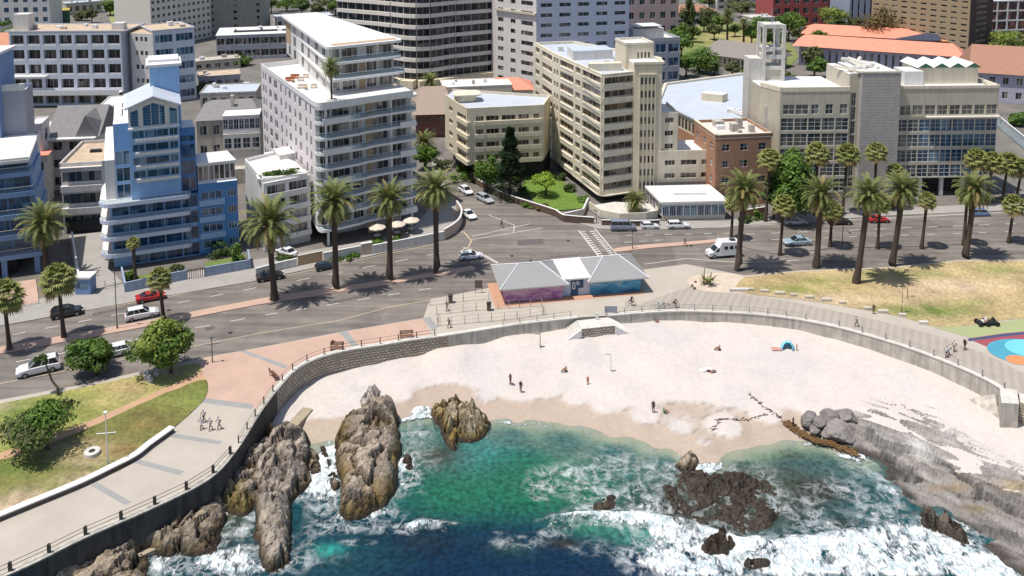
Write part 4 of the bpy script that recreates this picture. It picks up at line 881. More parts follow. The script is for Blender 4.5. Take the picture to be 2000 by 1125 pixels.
# ------------------------------------------------------------------ cream art deco block
def art_deco():
    B = Bd('apartment_block', 'cream curved art deco apartment block with nine bands of windows beside the junction', 'building', G(1178,400))
    z0, fh, nf = 2.0, 2.75, 9; T = 27.0
    a, b_, c, c2, d, e, f = [G(x, y, T) for x, y in ((1046,83),(1082,103),(1178,145),(1237,139),(1291,138),(1290,112),(1120,80))]
    B.prism([a, b_, c, c2, d, e, f], z0, T-.6, M['cream2'], M['roof_grey'])
    def par(P, Q): B.wall.slab(P, Q, -.3, .25, T-.6, T, M['cream2'])
    cw = lambda k, j: G_BR
    for P, Q, cols in ((a, b_, [(.08,.30),(.45,.97)]), (b_, c, [(.03,.07),(.09,.13),(.17,.46),(.50,.60),(.64,.985)]), (c, c2, [(.03,.97)])):
        B.facade(P, Q, z0, fh, nf, cols, .92, 2.25, M['cream2'], G_BR, M['cream2'], .34, nm=lambda j: 4, nh=1, top=T-.6); par(P, Q)
    par(d, e); par(e, f); par(f, a)
    # projecting curved balcony fronts
    U1 = (c-b_).normalized(); N1 = Vector((U1.y, -U1.x, 0)); U2 = (c2-c).normalized(); N2 = Vector((U2.y, -U2.x, 0)); Lb = (c-b_).length
    for k in range(nf):
        z = z0+k*fh
        def fr(m):
            for s0, s1, dd in ((.17,.46,.55),(.64,1.0,.62)):
                p, q = b_+U1*Lb*s0, b_+U1*Lb*s1
                if s1 < 1: pl_ = rpoly([p+N1*.30, p+U1*.5+N1*dd, q-U1*.5+N1*dd, q+N1*.30], [0,.9,.9,0])
                else:
                    q2 = c2-U2*.2; pl_ = rpoly([p+N1*.30, p+U1*.5+N1*dd, c+(N1+N2)*dd*.62, q2+N2*dd, q2+N2*.30, c+(N1+N2)*.2], [0,.9,1.6,.3,0,0])
                m.prism([tuple(v) for v in pl_], z-.12, z+.85, M['cream2'])
        B.part('balcony_front', fr)
        for s0, s1, dd in ((.17,.46,.56),(.64,1.0,.63)):
            p, q = b_+U1*Lb*s0, b_+U1*Lb*s1; B.part('coping', lambda m: m.slab(p+U1*.5, q-U1*.5, dd, dd+.08, z+.74, z+.86, M['white_wall']))
    # ground floor recess
    ins = lambda p, k: p
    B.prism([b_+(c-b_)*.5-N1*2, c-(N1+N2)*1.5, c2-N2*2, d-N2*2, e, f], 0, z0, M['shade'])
    def sk(m): m.prism([tuple(v) for v in rpoly([b_+U1*3+N1*.2, c+(N1+N2)*.9, c2+N2*1.2, c2-N2*2, c-(N1+N2)*2], [0,2.5,1,0,0])], z0-.35, z0-.12, M['cream2'])
    B.part('canopy', sk)
    # stair tower with tall slots
    s0, s1 = c2, d; US = (s1-s0).normalized(); NS = Vector((US.y, -US.x, 0)); ZT_ = 28.6
    B.prism([s0+NS*.9, s1+NS*.9, s1-NS*5, s0-NS*5], 0, ZT_, M['cream'], M['roof_white'])
    P, Q = s0+NS*.9, s1+NS*.9
    B.facade(P, Q, 1.8, 2.75, 9, [(.24,.31),(.38,.45),(.52,.59),(.66,.73)], .6, 2.0, M['cream'], G_DK, None, .12, top=ZT_-.3)
    def fins(m):
        Lq = (Q-P).length
        for fr_ in (.19,.345,.485,.625,.76): m.slab(P+US*Lq*(fr_-.012), P+US*Lq*(fr_+.012), .121, .4, 1.5, ZT_-2.2, M['cream2'])
        m.slab(P+US*Lq*.15, P+US*Lq*.80, .121, .42, ZT_-2.2, ZT_-1.9, M['cream2'])
    B.part('fin', fins)
    def cap(m):
        for p, q in ((P-US*.2, Q+US*.2), (Q+US*.2, Q+US*.2-NS*6)): m.slab(p, q, -.1, .35, ZT_, ZT_+.5, M['cream2'])
    B.part('parapet', cap)
    t0, t1 = G(1223,85,32), G(1277,83,32); UT = (t1-t0).normalized(); VT = Vector((-UT.y, UT.x, 0))
    B.part('lift_tower', lambda m: (m.prism([tuple(v)[:2] for v in (t0, t1, t1+VT*7, t0+VT*7)], T-.6, 31.6, M['cream'], M['roof_white']), [m.slab(p, q, -.25, .1, 31.6, 32.1, M['cream2']) for p, q in ((t0,t1),(t1,t1+VT*7),(t1+VT*7,t0+VT*7),(t0+VT*7,t0))]))
    B.facade(t0, t1, 28.4, 2.0, 1, [(.40,.47),(.53,.60),(.66,.73),(.79,.86)], .4, 1.6, M['cream'], G_DK, None, .05, top=31.5)
    def hut(m):
        h0 = G(1120,100,28.5); m.prism([tuple(h0+Vector(v))[:2] for v in ((0,0,0),(9,2,0),(8,8,0),(-1,6,0))], T-.6, 28.5, M['white_wall'], M['roof_grey'])
    B.part('roof_hut', hut)
    def hut(m):
        h1 = G(1150,125,28.0); m.prism([tuple(h1+Vector(v))[:2] for v in ((0,0,0),(7,1,0),(7,3,0),(0,2,0))], T-.6, 28.0, M['cream2'])
    B.part('roof_hut', hut)
    def ac(m):
        for (x, y) in ((1165,128),(1185,122),(1196,126),(1205,118),(1130,108),(1095,95)):
            p = G(x, y, T); m.box(p.x-.6, p.y-.5, T-.6, p.x+.6, p.y+.5, T+.5, M['concrete_pale'])
    B.part('roof_vent', ac)
    # stepped right side
    r0 = d; r1 = d+US*3.6
    for L_, h_, rows in ((3.6, 18.3, 6), (11.5, 10.3, 2)):
        p, q = d+NS*.3, d+US*L_+NS*.3
        if L_ > 5: p, q = p-US*.6+NS*.6, q+NS*.6
        B.prism([p, q, q-NS*9, p-NS*9], 0, h_-.5, M['cream2'], M['roof_white'])
        B.facade(p, q, 3.6 if rows == 2 else 1.5, 2.75, rows, [(.12,.30),(.40,.68),(.76,.95)] if L_ > 5 else [(.25,.75)], .85, 1.95, M['cream2'], G_BR, M['white_wall'], .22, nm=3, top=h_)
        B.wall.slab(q, q-NS*9, 0, .22, 0, h_, M['cream2'])
    # wing on the left
    W_ = 17.0; p0, p1, p2, p3, p4, p5 = [G(x, y, W_) for x, y in ((871,184),(894,200),(914,211),(1062,204),(1075,186),(884,174))]
    w0, wf, wn = 4.4, 2.9, 4
    B.prism([p0, p1, p2, p3, p4, p5], w0, W_-.5, M['cream'], M['roof_grey'])
    B.facade(p0, p1, w0, wf, wn, [(.35,.65)], .9, 1.95, M['cream'], G_BR, M['cream'], .25, top=W_)
    B.facade(p1, p2, w0, wf, wn, [(.05,.9)], .9, 1.95, M['cream'], G_BR, M['cream'], .25, nm=3, top=W_)
    B.facade(p2, p3, w0, wf, wn, [(.10,.20),(.235,.40),(.44,.62),(.66,.80),(.86,.94)], .9, 2.0, M['cream'], G_BR, M['cream'], .25, nm=3, top=W_)
    UW = (p3-p2).normalized(); NW = Vector((UW.y, -UW.x, 0)); Lw = (p3-p2).length
    for k in range(wn):
        z = w0+k*wf
        def wb(m):
            for s_0, s_1 in ((.08,.215),(.225,.64),(.645,.97)): m.slab(p2+UW*Lw*s_0, p2+UW*Lw*s_1, .252, .62, z-.05, z+.9, M['cream'])
            m.prism([tuple(v) for v in rpoly([p1, p1+(p1-p0).cross(Vector((0,0,1))).normalized()*.6, p2+NW*.9-UW*.4, p2+NW*.5+UW*.6, p2], [0,.5,1.2,0,0])], z-.05, z+.88, M['cream'])
        B.part('balcony_front', wb)
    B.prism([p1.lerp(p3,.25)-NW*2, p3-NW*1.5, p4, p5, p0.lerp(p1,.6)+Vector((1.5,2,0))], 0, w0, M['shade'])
    def rcap(m):
        q0 = p1+Vector((-.5,1.2,0)); m.prism([tuple(v) for v in rpoly([q0, q0+UW*5-NW*.5, q0+UW*5-NW*5, q0-NW*5], 1.6)], W_-.4, W_+1.0, M['cream'], M['roof_white'])
        m.prism([tuple(v) for v in rpoly([q0-UW*.5+NW*.4, q0+UW*6+NW*.2, q0+UW*6-NW*5, q0-NW*5], 1.6)], W_+1.0, W_+1.3, M['cream2'])
    B.part('roof_hut', rcap)
    B.part('parapet', lambda m: [m.slab(p, q, -.3, .05, W_-.5, W_+.05, M['cream2']) for p, q in ((p3,p4),(p4,p5))])
    # terrace and curved garden wall at the corner
    def ter(m):
        pp = [tuple(G(x, y, .6)) for x, y in ((1150,404),(1172,420),(1210,428),(1262,426),(1285,421),(1280,400),(1200,396))]; m.prism([p[:2] for p in pp], .12, .8, M['concrete_pale'])
        for i in range(5): m.slab(pp[i], pp[i+1], -.2, .0, .8, 1.7, M['cream2'])
    B.part('terrace', ter)
    B.finish()
art_deco()
# glazed restaurant
def restaurant():
    A, C = G(1293,430), G(1416,427); B = Bd('restaurant', 'single storey glass fronted restaurant with flat white roof under the cream block', 'building', (A+C)/2)
    U = (C-A).normalized(); V = Vector((-U.y, U.x, 0)); D = 9.0; h = 3.5; A2, C2 = A+V*D-U*1.0, C+V*D-U*1
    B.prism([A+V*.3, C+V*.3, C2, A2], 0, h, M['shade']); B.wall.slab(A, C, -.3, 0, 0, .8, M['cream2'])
    B.facade(A+V*.05, C+V*.05, .8, 2.3, 1, even(9, .9), .0, 2.1, M['white'], G_BL, M['white'], .05, nm=3, nh=1, top=h)
    B.facade(A2, A, .8, 2.3, 1, even(5, .9), .0, 2.1, M['white'], G_DK, M['white'], .05, nm=2, top=h)
    B.part('roof', lambda m: m.prism([tuple(p)[:2] for p in (A-U*.5-V*.6, C+U*.5-V*.6, C2+U*.5, A2-U*.5)], h, h+.35, M['white']))
    B.part('rooflight', lambda m: m.prism([tuple(p)[:2] for p in (A+U*3+V*3, C-U*3+V*3, C-U*3+V*6, A+U*3+V*6)], h+.352, h+.8, M['roof_white']))
    B.finish()
restaurant()

# ------------------------------------------------------------------ white balcony tower
def white_tower():
    FL = Vector((-35.0, 150.5, 0)); U = Vector((.827,.562,0)); V = Vector((-.49,.872,0)); pt = lambda u, v: FL+U*u+V*v
    B = Bd('apartment_tower', 'white apartment tower with rounded balcony slabs and a palm on its upper terrace', 'building', pt(9,15))
    W = 19.5; z0, fh, n = 3.2, 2.8, 8; TZ = z0+fh*n
    body = [pt(0,0), pt(W-1,0), pt(W-1,40), pt(0,40)]
    B.prism(body, z0-.3, TZ-.05, M['white_wall'], M['white'])
    B.prism([pt(4,3), pt(W-2,2), pt(W-2,40), pt(1,40)], 0, z0-.3, M['pinkwhite'])
    # side elevation towards the blue building
    B.facade(pt(0,40), pt(0,0), z0, fh, n, [(.03,.06),(.08,.11),(.17,.22),(.27,.335),(.40,.43),(.49,.52),(.56,.60),(.66,.69),(.74,.78),(.85,.875),(.92,.945)], .55, 2.25, M['pinkwhite'], glass_mat('mauve curtained glass', (.10,.085,.09), (.42,.36,.35), .2), M['pinkwhite'], .16, nm=2, top=TZ+.5)
    gp = glass_mat('balcony door glass', (.06,.055,.055), (.50,.44,.40), .1)
    B.facade(pt(0,0), pt(W-1,0), z0, fh, n, [(.03,.14),(.16,.34),(.37,.48),(.58,.76),(.79,.97)], .05, 2.35, M['white_wall'], gp, M['white'], .1, nm=3, top=TZ)
    B.part('cladding_strip', lambda m: m.slab(pt(9.6,0), pt(10.9,0), .11, .3, 0, TZ-.4, M['timber']))
    for k in range(n+1):
        z = z0+fh*k; sl = rpoly([pt(-.4,-2.0), pt(W*.45,-2.3), pt(W*.5,-1.9), pt(W+.2,-2.2), pt(W+.2,6), pt(0.3,6)] if k % 2 else [pt(-.4,-2.2), pt(W*.38,-2.2), pt(W*.45,-1.8), pt(W*.8,-1.9), pt(W+.3,-2.3), pt(W+.3,7), pt(.3,7)], [1.8,.3,.3,1.6,.3,0] if k % 2 else [1.8,.3,.3,.3,1.6,.3,0])
        e0 = 0; balcony(B, sl, z, .42, M['white'], 'glass' if k < n else None, 1.0, M['white'], edges=range(0, 26))
        if k < n:
            c_, d_ = ((.0,.42) if k % 2 else (.78,1.0)); p, q = pt(W*c_+.6, -2.05), pt(W*d_-.4, -2.05)
            B.part('balcony_parapet', lambda m: m.slab(p, q, .0, .12, z-.42, z+.75, M['white']))
    for u in (1.2, W-1.4, W-5.5):
        B.part('column', lambda m: m.slab(pt(u,-1.3), pt(u+.35,-1.3), 0, .35, 0, TZ-.45, M['white']))
    # upper terrace parapet
    tp = rpoly([pt(-.4,-2.2), pt(W+.3,-2.2), pt(W+.3,8), pt(W-1,40), pt(-.2,40)], [1.8,1.8,0,0,0])
    B.part('terrace_parapet', lambda m: [m.slab(tp[i], tp[(i+1) % len(tp)], -.2, 0, TZ, TZ+.95 , M['white']) for i in range(len(tp)) if i not in range(7, 12)])
    # penthouse storeys
    TOP = 34.6
    ph = [pt(5.6,8.5), pt(W-.6,8.5), pt(16.5,54), pt(9.5,54)]
    B.prism(ph, TZ, TOP-.4, M['white_wall'])
    B.facade(ph[0], ph[1], TZ, 3.05, 3, [(.04,.14),(.18,.42),(.56,.72),(.76,.97)], .15, 2.5, M['white_wall'], gp, M['white'], .12, nm=3, top=TOP-.4)
    B.facade(ph[3], ph[0], TZ, 3.05, 3, [(.06,.12),(.2,.26),(.40,.46),(.55,.60),(.72,.78),(.86,.93)], .2, 2.5, M['white_wall'], G_DK, M['white'], .1, nm=2, top=TOP-.4)
    B.part('cladding_strip', lambda m: m.slab(ph[0].lerp(ph[1],.44), ph[0].lerp(ph[1],.54), .121, .25, TZ, TOP-3.6, M['timber'])); B.part('cladding_strip', lambda m: (m.slab(ph[3].lerp(ph[0],.0), ph[3].lerp(ph[0],.13), .101, .2, TZ+3, TOP-.5, M['timber'])))
    for z, e in ((28.7, 2.4), (31.7, 1.6)):
        sl = rpoly([pt(5.3-e*.4,8.5-e-1), pt(W+e*.5-.2,8.5-e-1), pt(W-.4,20), pt(16.4,52), pt(5.2+.9*4,46)], [1.6,1.6,.5,0,0]); balcony(B, sl, z, .45, M['white'], 'glass', 1.0, M['white'], edges=range(0, 12))
    rp = rpoly([pt(4.4,6.6), pt(W+1.0,6.6), pt(17.6,55.5), pt(8.6,55.5)], [1.6,1.6,.8,.8])
    B.part('roof', lambda m: (m.prism([tuple(p) for p in rp], TOP-.4, TOP+.1, M['white']), m.prism([tuple(p) for p in rpoly([pt(5.6,12), pt(W,12), pt(16.8,54.5), pt(9.2,54.5)], .8)], TOP+.1, TOP+.13, M['roof_white'])))
    B.part('roof_deck', lambda m: m.prism([tuple(p)[:2] for p in (pt(6,7.6), pt(W+.2,7.6), pt(W+.1,9.6), pt(6,9.6))], TOP+.1, TOP+.14, M['timber']))
    # low annex with hedge on its roof
    a0, a1 = G(513,357,12.6), G(603,340,12.6); a2, a3 = G(540,300,12.6), G(478,315,12.6)
    B.prism([a0, a1, a1+V*9, a2, a3], 0, 12.5, M['white_wall'], M['white'])
    B.facade(a0, a1, 1.8, 2.65, 4, [(.07,.46),(.54,.93)], .3, 2.2, M['white'], gp, M['pinkwhite'], .5, nm=4, top=12.6)
    for k in range(4):
        z = 1.8+2.65*k+.2; B.part('balcony', lambda m: m.slab(a0+U*.1, a1, .51, .8, z-.35, z+.55, M['white']))
    B.part('annex_parapet', lambda m: [m.slab(p, q, -.25, .0, 12.61, 13.1, M['white']) for p, q in ((a0,a1),(a3,a0),(a2,a3))])
    def steps(m):
        for i, (v0, v1, hh) in enumerate(((8.8,14,11.2),(14,19,13.4),(19,27,10.5))): m.prism([tuple(p)[:2] for p in (pt(-3.2,v0), pt(-.17,v0), pt(-.17,v1), pt(-3.2,v1))], 0, hh, M['white_wall'], M['white'])
    B.part('side_wing', steps)
    # furniture colour on the terraces
    B.finish(); return pt, TZ
WT_PT, WT_Z = white_tower()
def terrace_set(px, py, z, seed, label):
    random.seed(seed); p = G(px, py, z); t = thing('lounge_set', label, 'outdoor seating', p)
    def seat(dx, dy, w, d, m):
        b = MB(); b.box(dx-w/2, dy-d/2, 0, dx+w/2, dy+d/2, .35, m); b.box(dx-w/2, dy+d/2-.15, .352, dx+w/2, dy+d/2, .75, m); b.build('sofa', t, world=False)
    c = mat('rust cushions', (.40,.16,.09), .9); d = mat('pale cushions', (.62,.55,.48), .9)
    seat(-1, 0, 1.8, .8, c if seed % 2 else d); seat(1.2, .3, 1.2, .8, d); b = MB(); b.tube((0,-.9,0),(0,-.9,.4),.08,.08,M['dark']); b.tube((0,-.9,.4),(0,-.9,.45),.5,.5,M['timber'],12); b.build('table', t, world=False)
terrace_set(585,152,WT_Z+.01,1,'rust cushioned sofa on the white terrace beside the potted palm')
terrace_set(600,172,WT_Z+.01,2,'pale seating around a table at the white terrace corner')
terrace_set(575,158,WT_Z+.01,3,'small rust sofa on the narrow end of the white terrace')
terrace_set(700,110,31.72,5,'lounge furniture on the shaded top balcony of the white tower')
# ------------------------------------------------------------------ stepped blue building
def blue_block():
    FL, FR = G(215,527), G(468,489); U = (FR-FL).normalized(); V = Vector((-U.y, U.x, 0)); W = (FR-FL).length; pt = lambda u, v, z=0: FL+U*u+V*v+Vector((0,0,z))
    B = Bd('apartment_block', 'stepped pale blue apartment block with gabled glass penthouse and curved lower balconies', 'building', pt(W/2,7))
    f = W/253.0; ux = lambda px: (px-215)*f
    bp, bd = M['blue_panel'], M['blue_deep']; TZ = 11.4; tall = ZT(pt(ux(304),0).y, 200)
    uR = ux(389)
    B.prism([pt(.6,.8), pt(uR,.8), pt(uR,17), pt(.6,17)], 0, TZ-.4, bp)
    B.facade(pt(.6,.8), pt(uR,.8), 0, 2.9, 4, even(5,.94), .2, 2.4, bp, G_BL, M['blue_grey'], .12, nm=2, top=TZ-.4, skip=lambda k, j: k == 0 and j == 0)
    B.facade(pt(.6,14), pt(.6,.8), 2.7, 2.9, 3, even(5,.9), .25, 2.3, bp, G_SL, M['white'], .12, nm=2, top=TZ-.4)
    for k in range(4):
        z = 2.7+2.9*k; sl = rpoly([pt(-1.2,-1.1), pt(uR-1.5,-1.1), pt(uR-1.2,.78), pt(uR-1.2,3), pt(.6,3), pt(-.4,14), pt(-1.2,10)], [2.4,.6,0,0,0,0,1])
        balcony(B, sl, z, .4, M['white'], 'glass' if k < 3 else 'glass', .95, M['metal'], edges=range(0, 10))
        B.part('balcony_band', lambda m: [m.slab(sl[i], sl[i+1], -.1, .06, z-.36, z+.3, mat('lavender white render', (.56,.60,.72), .6, .04)) for i in range(0, 8)])
    # tower: left glazed part, protruding central bay, recessed glass slot
    uL, uC0, uC1, uG = ux(232), ux(262), ux(357), ux(388)
    hz = ZT(pt(uC0,0).y, 246)
    B.prism([pt(uL,2.2), pt(uC0+.4,2.2), pt(uC0+.4,15), pt(uL,15)], TZ-.4, hz, M['white_wall'], M['white'])
    B.facade(pt(uL,2.2), pt(uC0,2.2), TZ, 2.9, 3, [(.05,.95)], .1, 2.5, bp, G_BL, M['white'], .1, nm=2, top=hz)
    z_b = ZT(pt(uC0,-.3).y, 359); ez = ZT(pt(uC0,-.3).y, 214)
    B.prism([pt(uC0,.5), pt(uC1,.5), pt(uC1,12), pt(uC0,12)], TZ-.4, ez, bp)
    B.prism([pt(uC0,-.3), pt(uC1,-.3), pt(uC1,.495), pt(uC0,.495)], z_b, ez-3.6, bp)
    # bay: three bands of windows with white sills
    fh = (ez-3.6-z_b)/4
    B.facade(pt(uC0,-.3), pt(uC1,-.3), z_b, fh, 4, [(.06,.30),(.31,.78),(.80,.97)], fh*.36, fh*.92, bp, G_BL, M['metal'], .16, nm=2, top=ez-3.6, skip=lambda k, j: k == 3 and False)
    B.part('balcony_band', lambda m: [m.slab(pt(uC0+.9,-.3), pt(uC1-.1,-.3), .17, .55, z_b+fh*k+.2, z_b+fh*k+.2+fh*.22, M['white_wall']) for k in range(4)])
    # gable
    gz = ez-3.3; apex = ZT(pt(uC0,-.3).y, 197); mid = (uC0+uC1)/2
    def gable(m):
        vs = [pt(uC0,-.1,gz), pt(uC1,-.1,gz), pt(uC1,-.1,ez), pt(mid,-.1,apex), pt(uC0,-.1,ez), pt(uC0,.5,gz), pt(uC1,.5,gz), pt(uC1,.5,ez), pt(mid,.5,apex), pt(uC0,.5,ez)]
        m.add(vs, [(0,1,2,3,4),(5,9,8,7,6),(0,4,9,5),(1,6,7,2)], M['white_wall'])
    B.part('gable', gable)
    def gw(m):
        a, c = uC0+.3, uC1-.3; zs = gz+.25; n = 9; dz = apex-ez
        for u0, u1 in ((uC0+.25,uC0+1.5),(uC0+2.2,uC1-2.2),(uC1-1.5,uC1-.25)):
            def top(u): return ez+dz*(1-abs(u-mid)/(mid-uC0))-.75
            mdu = max(u0, min(mid, u1)); pts_ = [pt(u0,-.13,zs), pt(u1,-.13,zs), pt(u1,-.13,top(u1))] + ([pt(mid,-.13,top(mid))] if u0 < mid < u1 else []) + [pt(u0,-.13,top(u0))]
            m.add(pts_, [tuple(range(len(pts_)))], G_BL)
            for k in range(7):
                z = zs+.5*k
                if z < min(top(u0), top(u1)): m.slab(pt(u0,-.13), pt(u1,-.13), .01, .05, z, z+.05, M['blue_grey'])
            for k in range(1+int((u1-u0)/1.3)): u = u0+1.3*k; m.slab(pt(u,-.13), pt(u+.08,-.13), .01, .08, zs, top(u), M['white'])
    B.part('gable_window', gw)
    def roof(m):
        o = .5; vs = []
        for v in (-.7, 11.8): vs += [pt(uC0-o,v,ez-.1), pt(mid,v,apex+.25), pt(uC1+o,v,ez-.1), pt(uC0-o,v,ez+.2), pt(mid,v,apex+.55), pt(uC1+o,v,ez+.2)]
        m.add(vs, [(0,1,4,3),(1,2,5,4),(6,9,10,7),(7,10,11,8),(0,3,9,6),(2,8,11,5),(0,6,7,1),(1,7,8,2)], M['white']); m.add(vs, [(3,4,10,9),(4,5,11,10)], M['roof_grey'])
    B.part('roof', roof, True)
    B.part('gable_ledge', lambda m: m.slab(pt(uC0-.1,-.3), pt(uC1+.1,-.3), -.5, .35, gz-.25, gz, M['white']))
    # white stepped side frames that curve down
    for k, (u0, u1, v1, zt) in enumerate(((uL-1.6,uL-.05,13,hz-3.0),(uL-.02,uL+1.2,13,hz+1.2),(uC0-.9,uC0-.06,12,ez+.1))):
        def fr(m, u0=u0, u1=u1, v1=v1, zt=zt):
            N_ = 10; vs = []
            for i in range(N_+1):
                t = i/N_; v = 2.4+(v1-2.4)*t; z = zt-3.2*(1-t)**2; vs += [pt(u0,v,z), pt(u1,v,z)]
            nn = len(vs); vs += [Vector((p.x,p.y,TZ)) for p in vs]
            fs = [(2*i,2*i+1,2*i+3,2*i+2) for i in range(N_)]; m.add(vs, fs, M['white'])
            m.add(vs, [(2*i,2*i+2,nn+2*i+2,nn+2*i) for i in range(N_)]+[(2*i+1,nn+2*i+1,nn+2*i+3,2*i+3) for i in range(N_)]+[(0,nn,nn+1,1),(2*N_,2*N_+1,nn+2*N_+1,nn+2*N_)], M['white_wall'])
        B.part('side_frame', fr, True)
    # lift tower behind
    lt = ZT(pt(uC1,8).y, 128); u0, u1 = ux(312)-.6, ux(375)-.9
    B.prism([pt(u0,8), pt(u1,8), pt(u1,14.5), pt(u0,14.5)], TZ, lt, bp)
    B.part('lift_tower_roof', lambda m: (m.prism([tuple(p)[:2] for p in (pt(u0-.6,7.6), pt(u1+.4,7.6), pt(u1+.4,15), pt(u0-.6,15))], lt, lt+.45, M['white']), m.prism([tuple(p)[:2] for p in (pt(u0-.2,10), pt(u1,10), pt(u1,15), pt(u0-.2,15))], lt+.452, lt+.9, M['roof_white'])))
    # glass slot and balconies on its right
    sz = ZT(pt(uG,2).y, 262)
    B.prism([pt(uC1,1.6), pt(uG,1.6), pt(uG,13), pt(uC1,13)], TZ, sz, bd, M['white'])
    B.facade(pt(uC1,1.6), pt(uG,1.6), TZ, 2.95, 4, [(.05,.95)], .15, 2.6, bd, G_BL, M['blue_grey'], .08, nm=2, top=sz)
    # right block with its sunroom
    rz = ZT(FR.y, 352)
    B.prism([pt(uR+.02,.2), pt(W,.2), pt(W,12), pt(uR+.02,12)], 0, rz, bd, M['white'])
    B.facade(pt(uR,.2), pt(W,.2), .3, 2.95, 4, [(.08,.60),(.74,.97)], .95, 2.25, bd, G_BL, M['white'], .18, nm=3, top=rz)
    B.part('balcony_band', lambda m: [m.slab(pt(uR+.1,.2), pt(uR+.66*(W-uR),.2), .19, .55, .3+2.95*k-.15, .3+2.95*k+.85, mat('mid blue render', (.26,.42,.62), .6, .05)) for k in range(1, 4)])
    B.facade(pt(uR+.1,1.2), pt(W-.2,1.2), rz, 3.2, 1, even(7,.92), .25, 2.9, M['white'], G_DK, M['white'], .06, nm=1, top=rz+3.2)
    B.prism([pt(uR+.1,1.2), pt(W-.2,1.2), pt(W-.2,7), pt(uR+.1,7)], rz, rz+3.15, M['shade'])
    B.part('sunroom_roof', lambda m: m.prism([tuple(p)[:2] for p in (pt(uR-.1,.9), pt(W,.9), pt(W-1,7.5), pt(uR-.1,7.5))], rz+3.2, rz+3.45, M['white']))
    B.finish()
    # front garden wall, gates, planting ground
    t = thing('garden_wall', 'pale blue garden wall with an iron gate before the blue block', 'wall')
    m1 = mat('lavender garden wall', (.30,.36,.48), .8, .08, .6, stain=.2)
    for p, q in (((247,572),(335,553)),((335,553),(366,547)),((400,542),(490,526)),((247,572),(240,540)),((490,526),(486,505))): 
        b = MB(); b.slab(G(*p), G(*q), -.25, 0, .1, 1.7, m1); b.build('wall_face', t)
    b = MB(); P, Q = G(366,547), G(400,542)
    for i in range(9): c = P.lerp(Q, i/8); b.box(c.x-.04, c.y-.04, .1, c.x+.04, c.y+.04, 1.8, M['dark'])
    b.slab(P, Q, -.04, .04, 1.55, 1.65, M['dark']); b.build('gate', t)
blue_block()
sheet('garden_lawn', [(252,560),(330,545),(325,530),(255,540)], .16, M.setdefault('grass_in', mat('garden grass', (.14,.19,.05), .95, .25, 1.5, bump=.05, bscale=12)))
sheet('garden_lawn', [(405,536),(485,520),(478,498),(400,512)], .16, M['grass_in'])

# ------------------------------------------------------------------ blue glass terraces on the far left
def left_block():
    O = G(-70,556); C = G(84,533); U = (C-O).normalized(); V = Vector((-U.y, U.x, 0)); W = (C-O).length; pt = lambda u, v, z=0: O+U*u+V*v+Vector((0,0,z))
    B = Bd('apartment_block', 'blue glass terraced apartment block cut by the left edge above a dark carport', 'building', pt(W/2,8))
    rows = [(490,0,0),(452,.0,.3),(414,.2,.6),(373,.5,1.0),(335,.8,1.4),(308,.8,1.8)]
    zs = [ZT(C.y, y) for y, _, _ in rows]
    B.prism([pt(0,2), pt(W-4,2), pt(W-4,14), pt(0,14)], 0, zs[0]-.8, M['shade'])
    for u in (W-1.2, W-6, W-10.5): B.part('column', lambda m: m.slab(pt(u,.4), pt(u+.8,.4), -.8, 0, 0, zs[0]-.8, M['blue_grey']))
    for k in range(5):
        z, z2 = zs[k], zs[k+1]; s = rows[k][1]+.5; w = W-rows[k][2]
        B.prism([pt(0,s+.6), pt(w,s+.6), pt(w,15), pt(0,15)], z-.79, z2-.8, M['blue_grey'])
        B.facade(pt(0,s+.6), pt(w,s+.6), z, z2-z-.8, 1, [(.02,.35),(.36,.62),(.63,.98)], .05, z2-z-.85, M['blue_grey'], G_BL, M['blue_deep'], .06, nm=3, top=z2-.8)
        balcony(B, [pt(-.5,s-.6), pt(w+.3,s-.6), pt(w+.3,s+3), pt(-.5,s+3)], z, .8, M['blue_grey'], 'glass', .9, M['white'], edges=(0,1))
    B.part('roof', lambda m: (m.prism([tuple(p)[:2] for p in (pt(0,0.6), pt(W-1.2,0.6), pt(W-1.4,15), pt(0,15))], zs[5]-.8, zs[5]-.3, M['white_wall']), m.slab(pt(0,.7), pt(W-1.2,.7), -.2, 0, zs[5]-.3, zs[5]+.1, M['white'])))
    # tower on the left and plain grey stair core
    T0 = G(-80,452); T1 = G(14,446); tz = ZT(T1.y, 108); UT = (T1-T0).normalized(); VT = Vector((-UT.y, UT.x, 0))
    B.prism([T0, T1, T1+VT*8, T0+VT*8], 0, tz, M['blue_grey'], M['white'])
    B.facade(T0, T1, 10, (tz-11)/7, 7, [(.1,.5),(.55,.80)], .5, 2.4, M['blue_grey'], G_BL, M['white'], .15, top=tz)
    B.part('tower_roof', lambda m: m.prism([tuple(p)[:2] for p in (T0, T1+UT*.5-VT*.5, T1+VT*8.5+UT*.5, T0+VT*8)], tz, tz+.5, M['white']))
    c0, c1 = G(17,440), G(64,435); UC = (c1-c0).normalized(); VC = Vector((-UC.y, UC.x, 0)); cz = ZT(c1.y, 176)
    B.prism([c0, c1, c1+VC*7, c0+VC*7], 0, cz, mat('grey lavender render', (.36,.36,.40), .8, .05), M['white'])
    B.part('stair_core_parapet', lambda m: (m.slab(c0, c1, -.3, .2, cz+.002, cz+1.3, M['white_wall'])))
    B.prism([c1-UC*8+VC*-6, c1+UC*2-VC*6, c1+UC*2-VC*.02, c1-UC*8-VC*.02], 0, cz-8.5, M['white_wall'], M['white'])
    B.finish()
left_block()

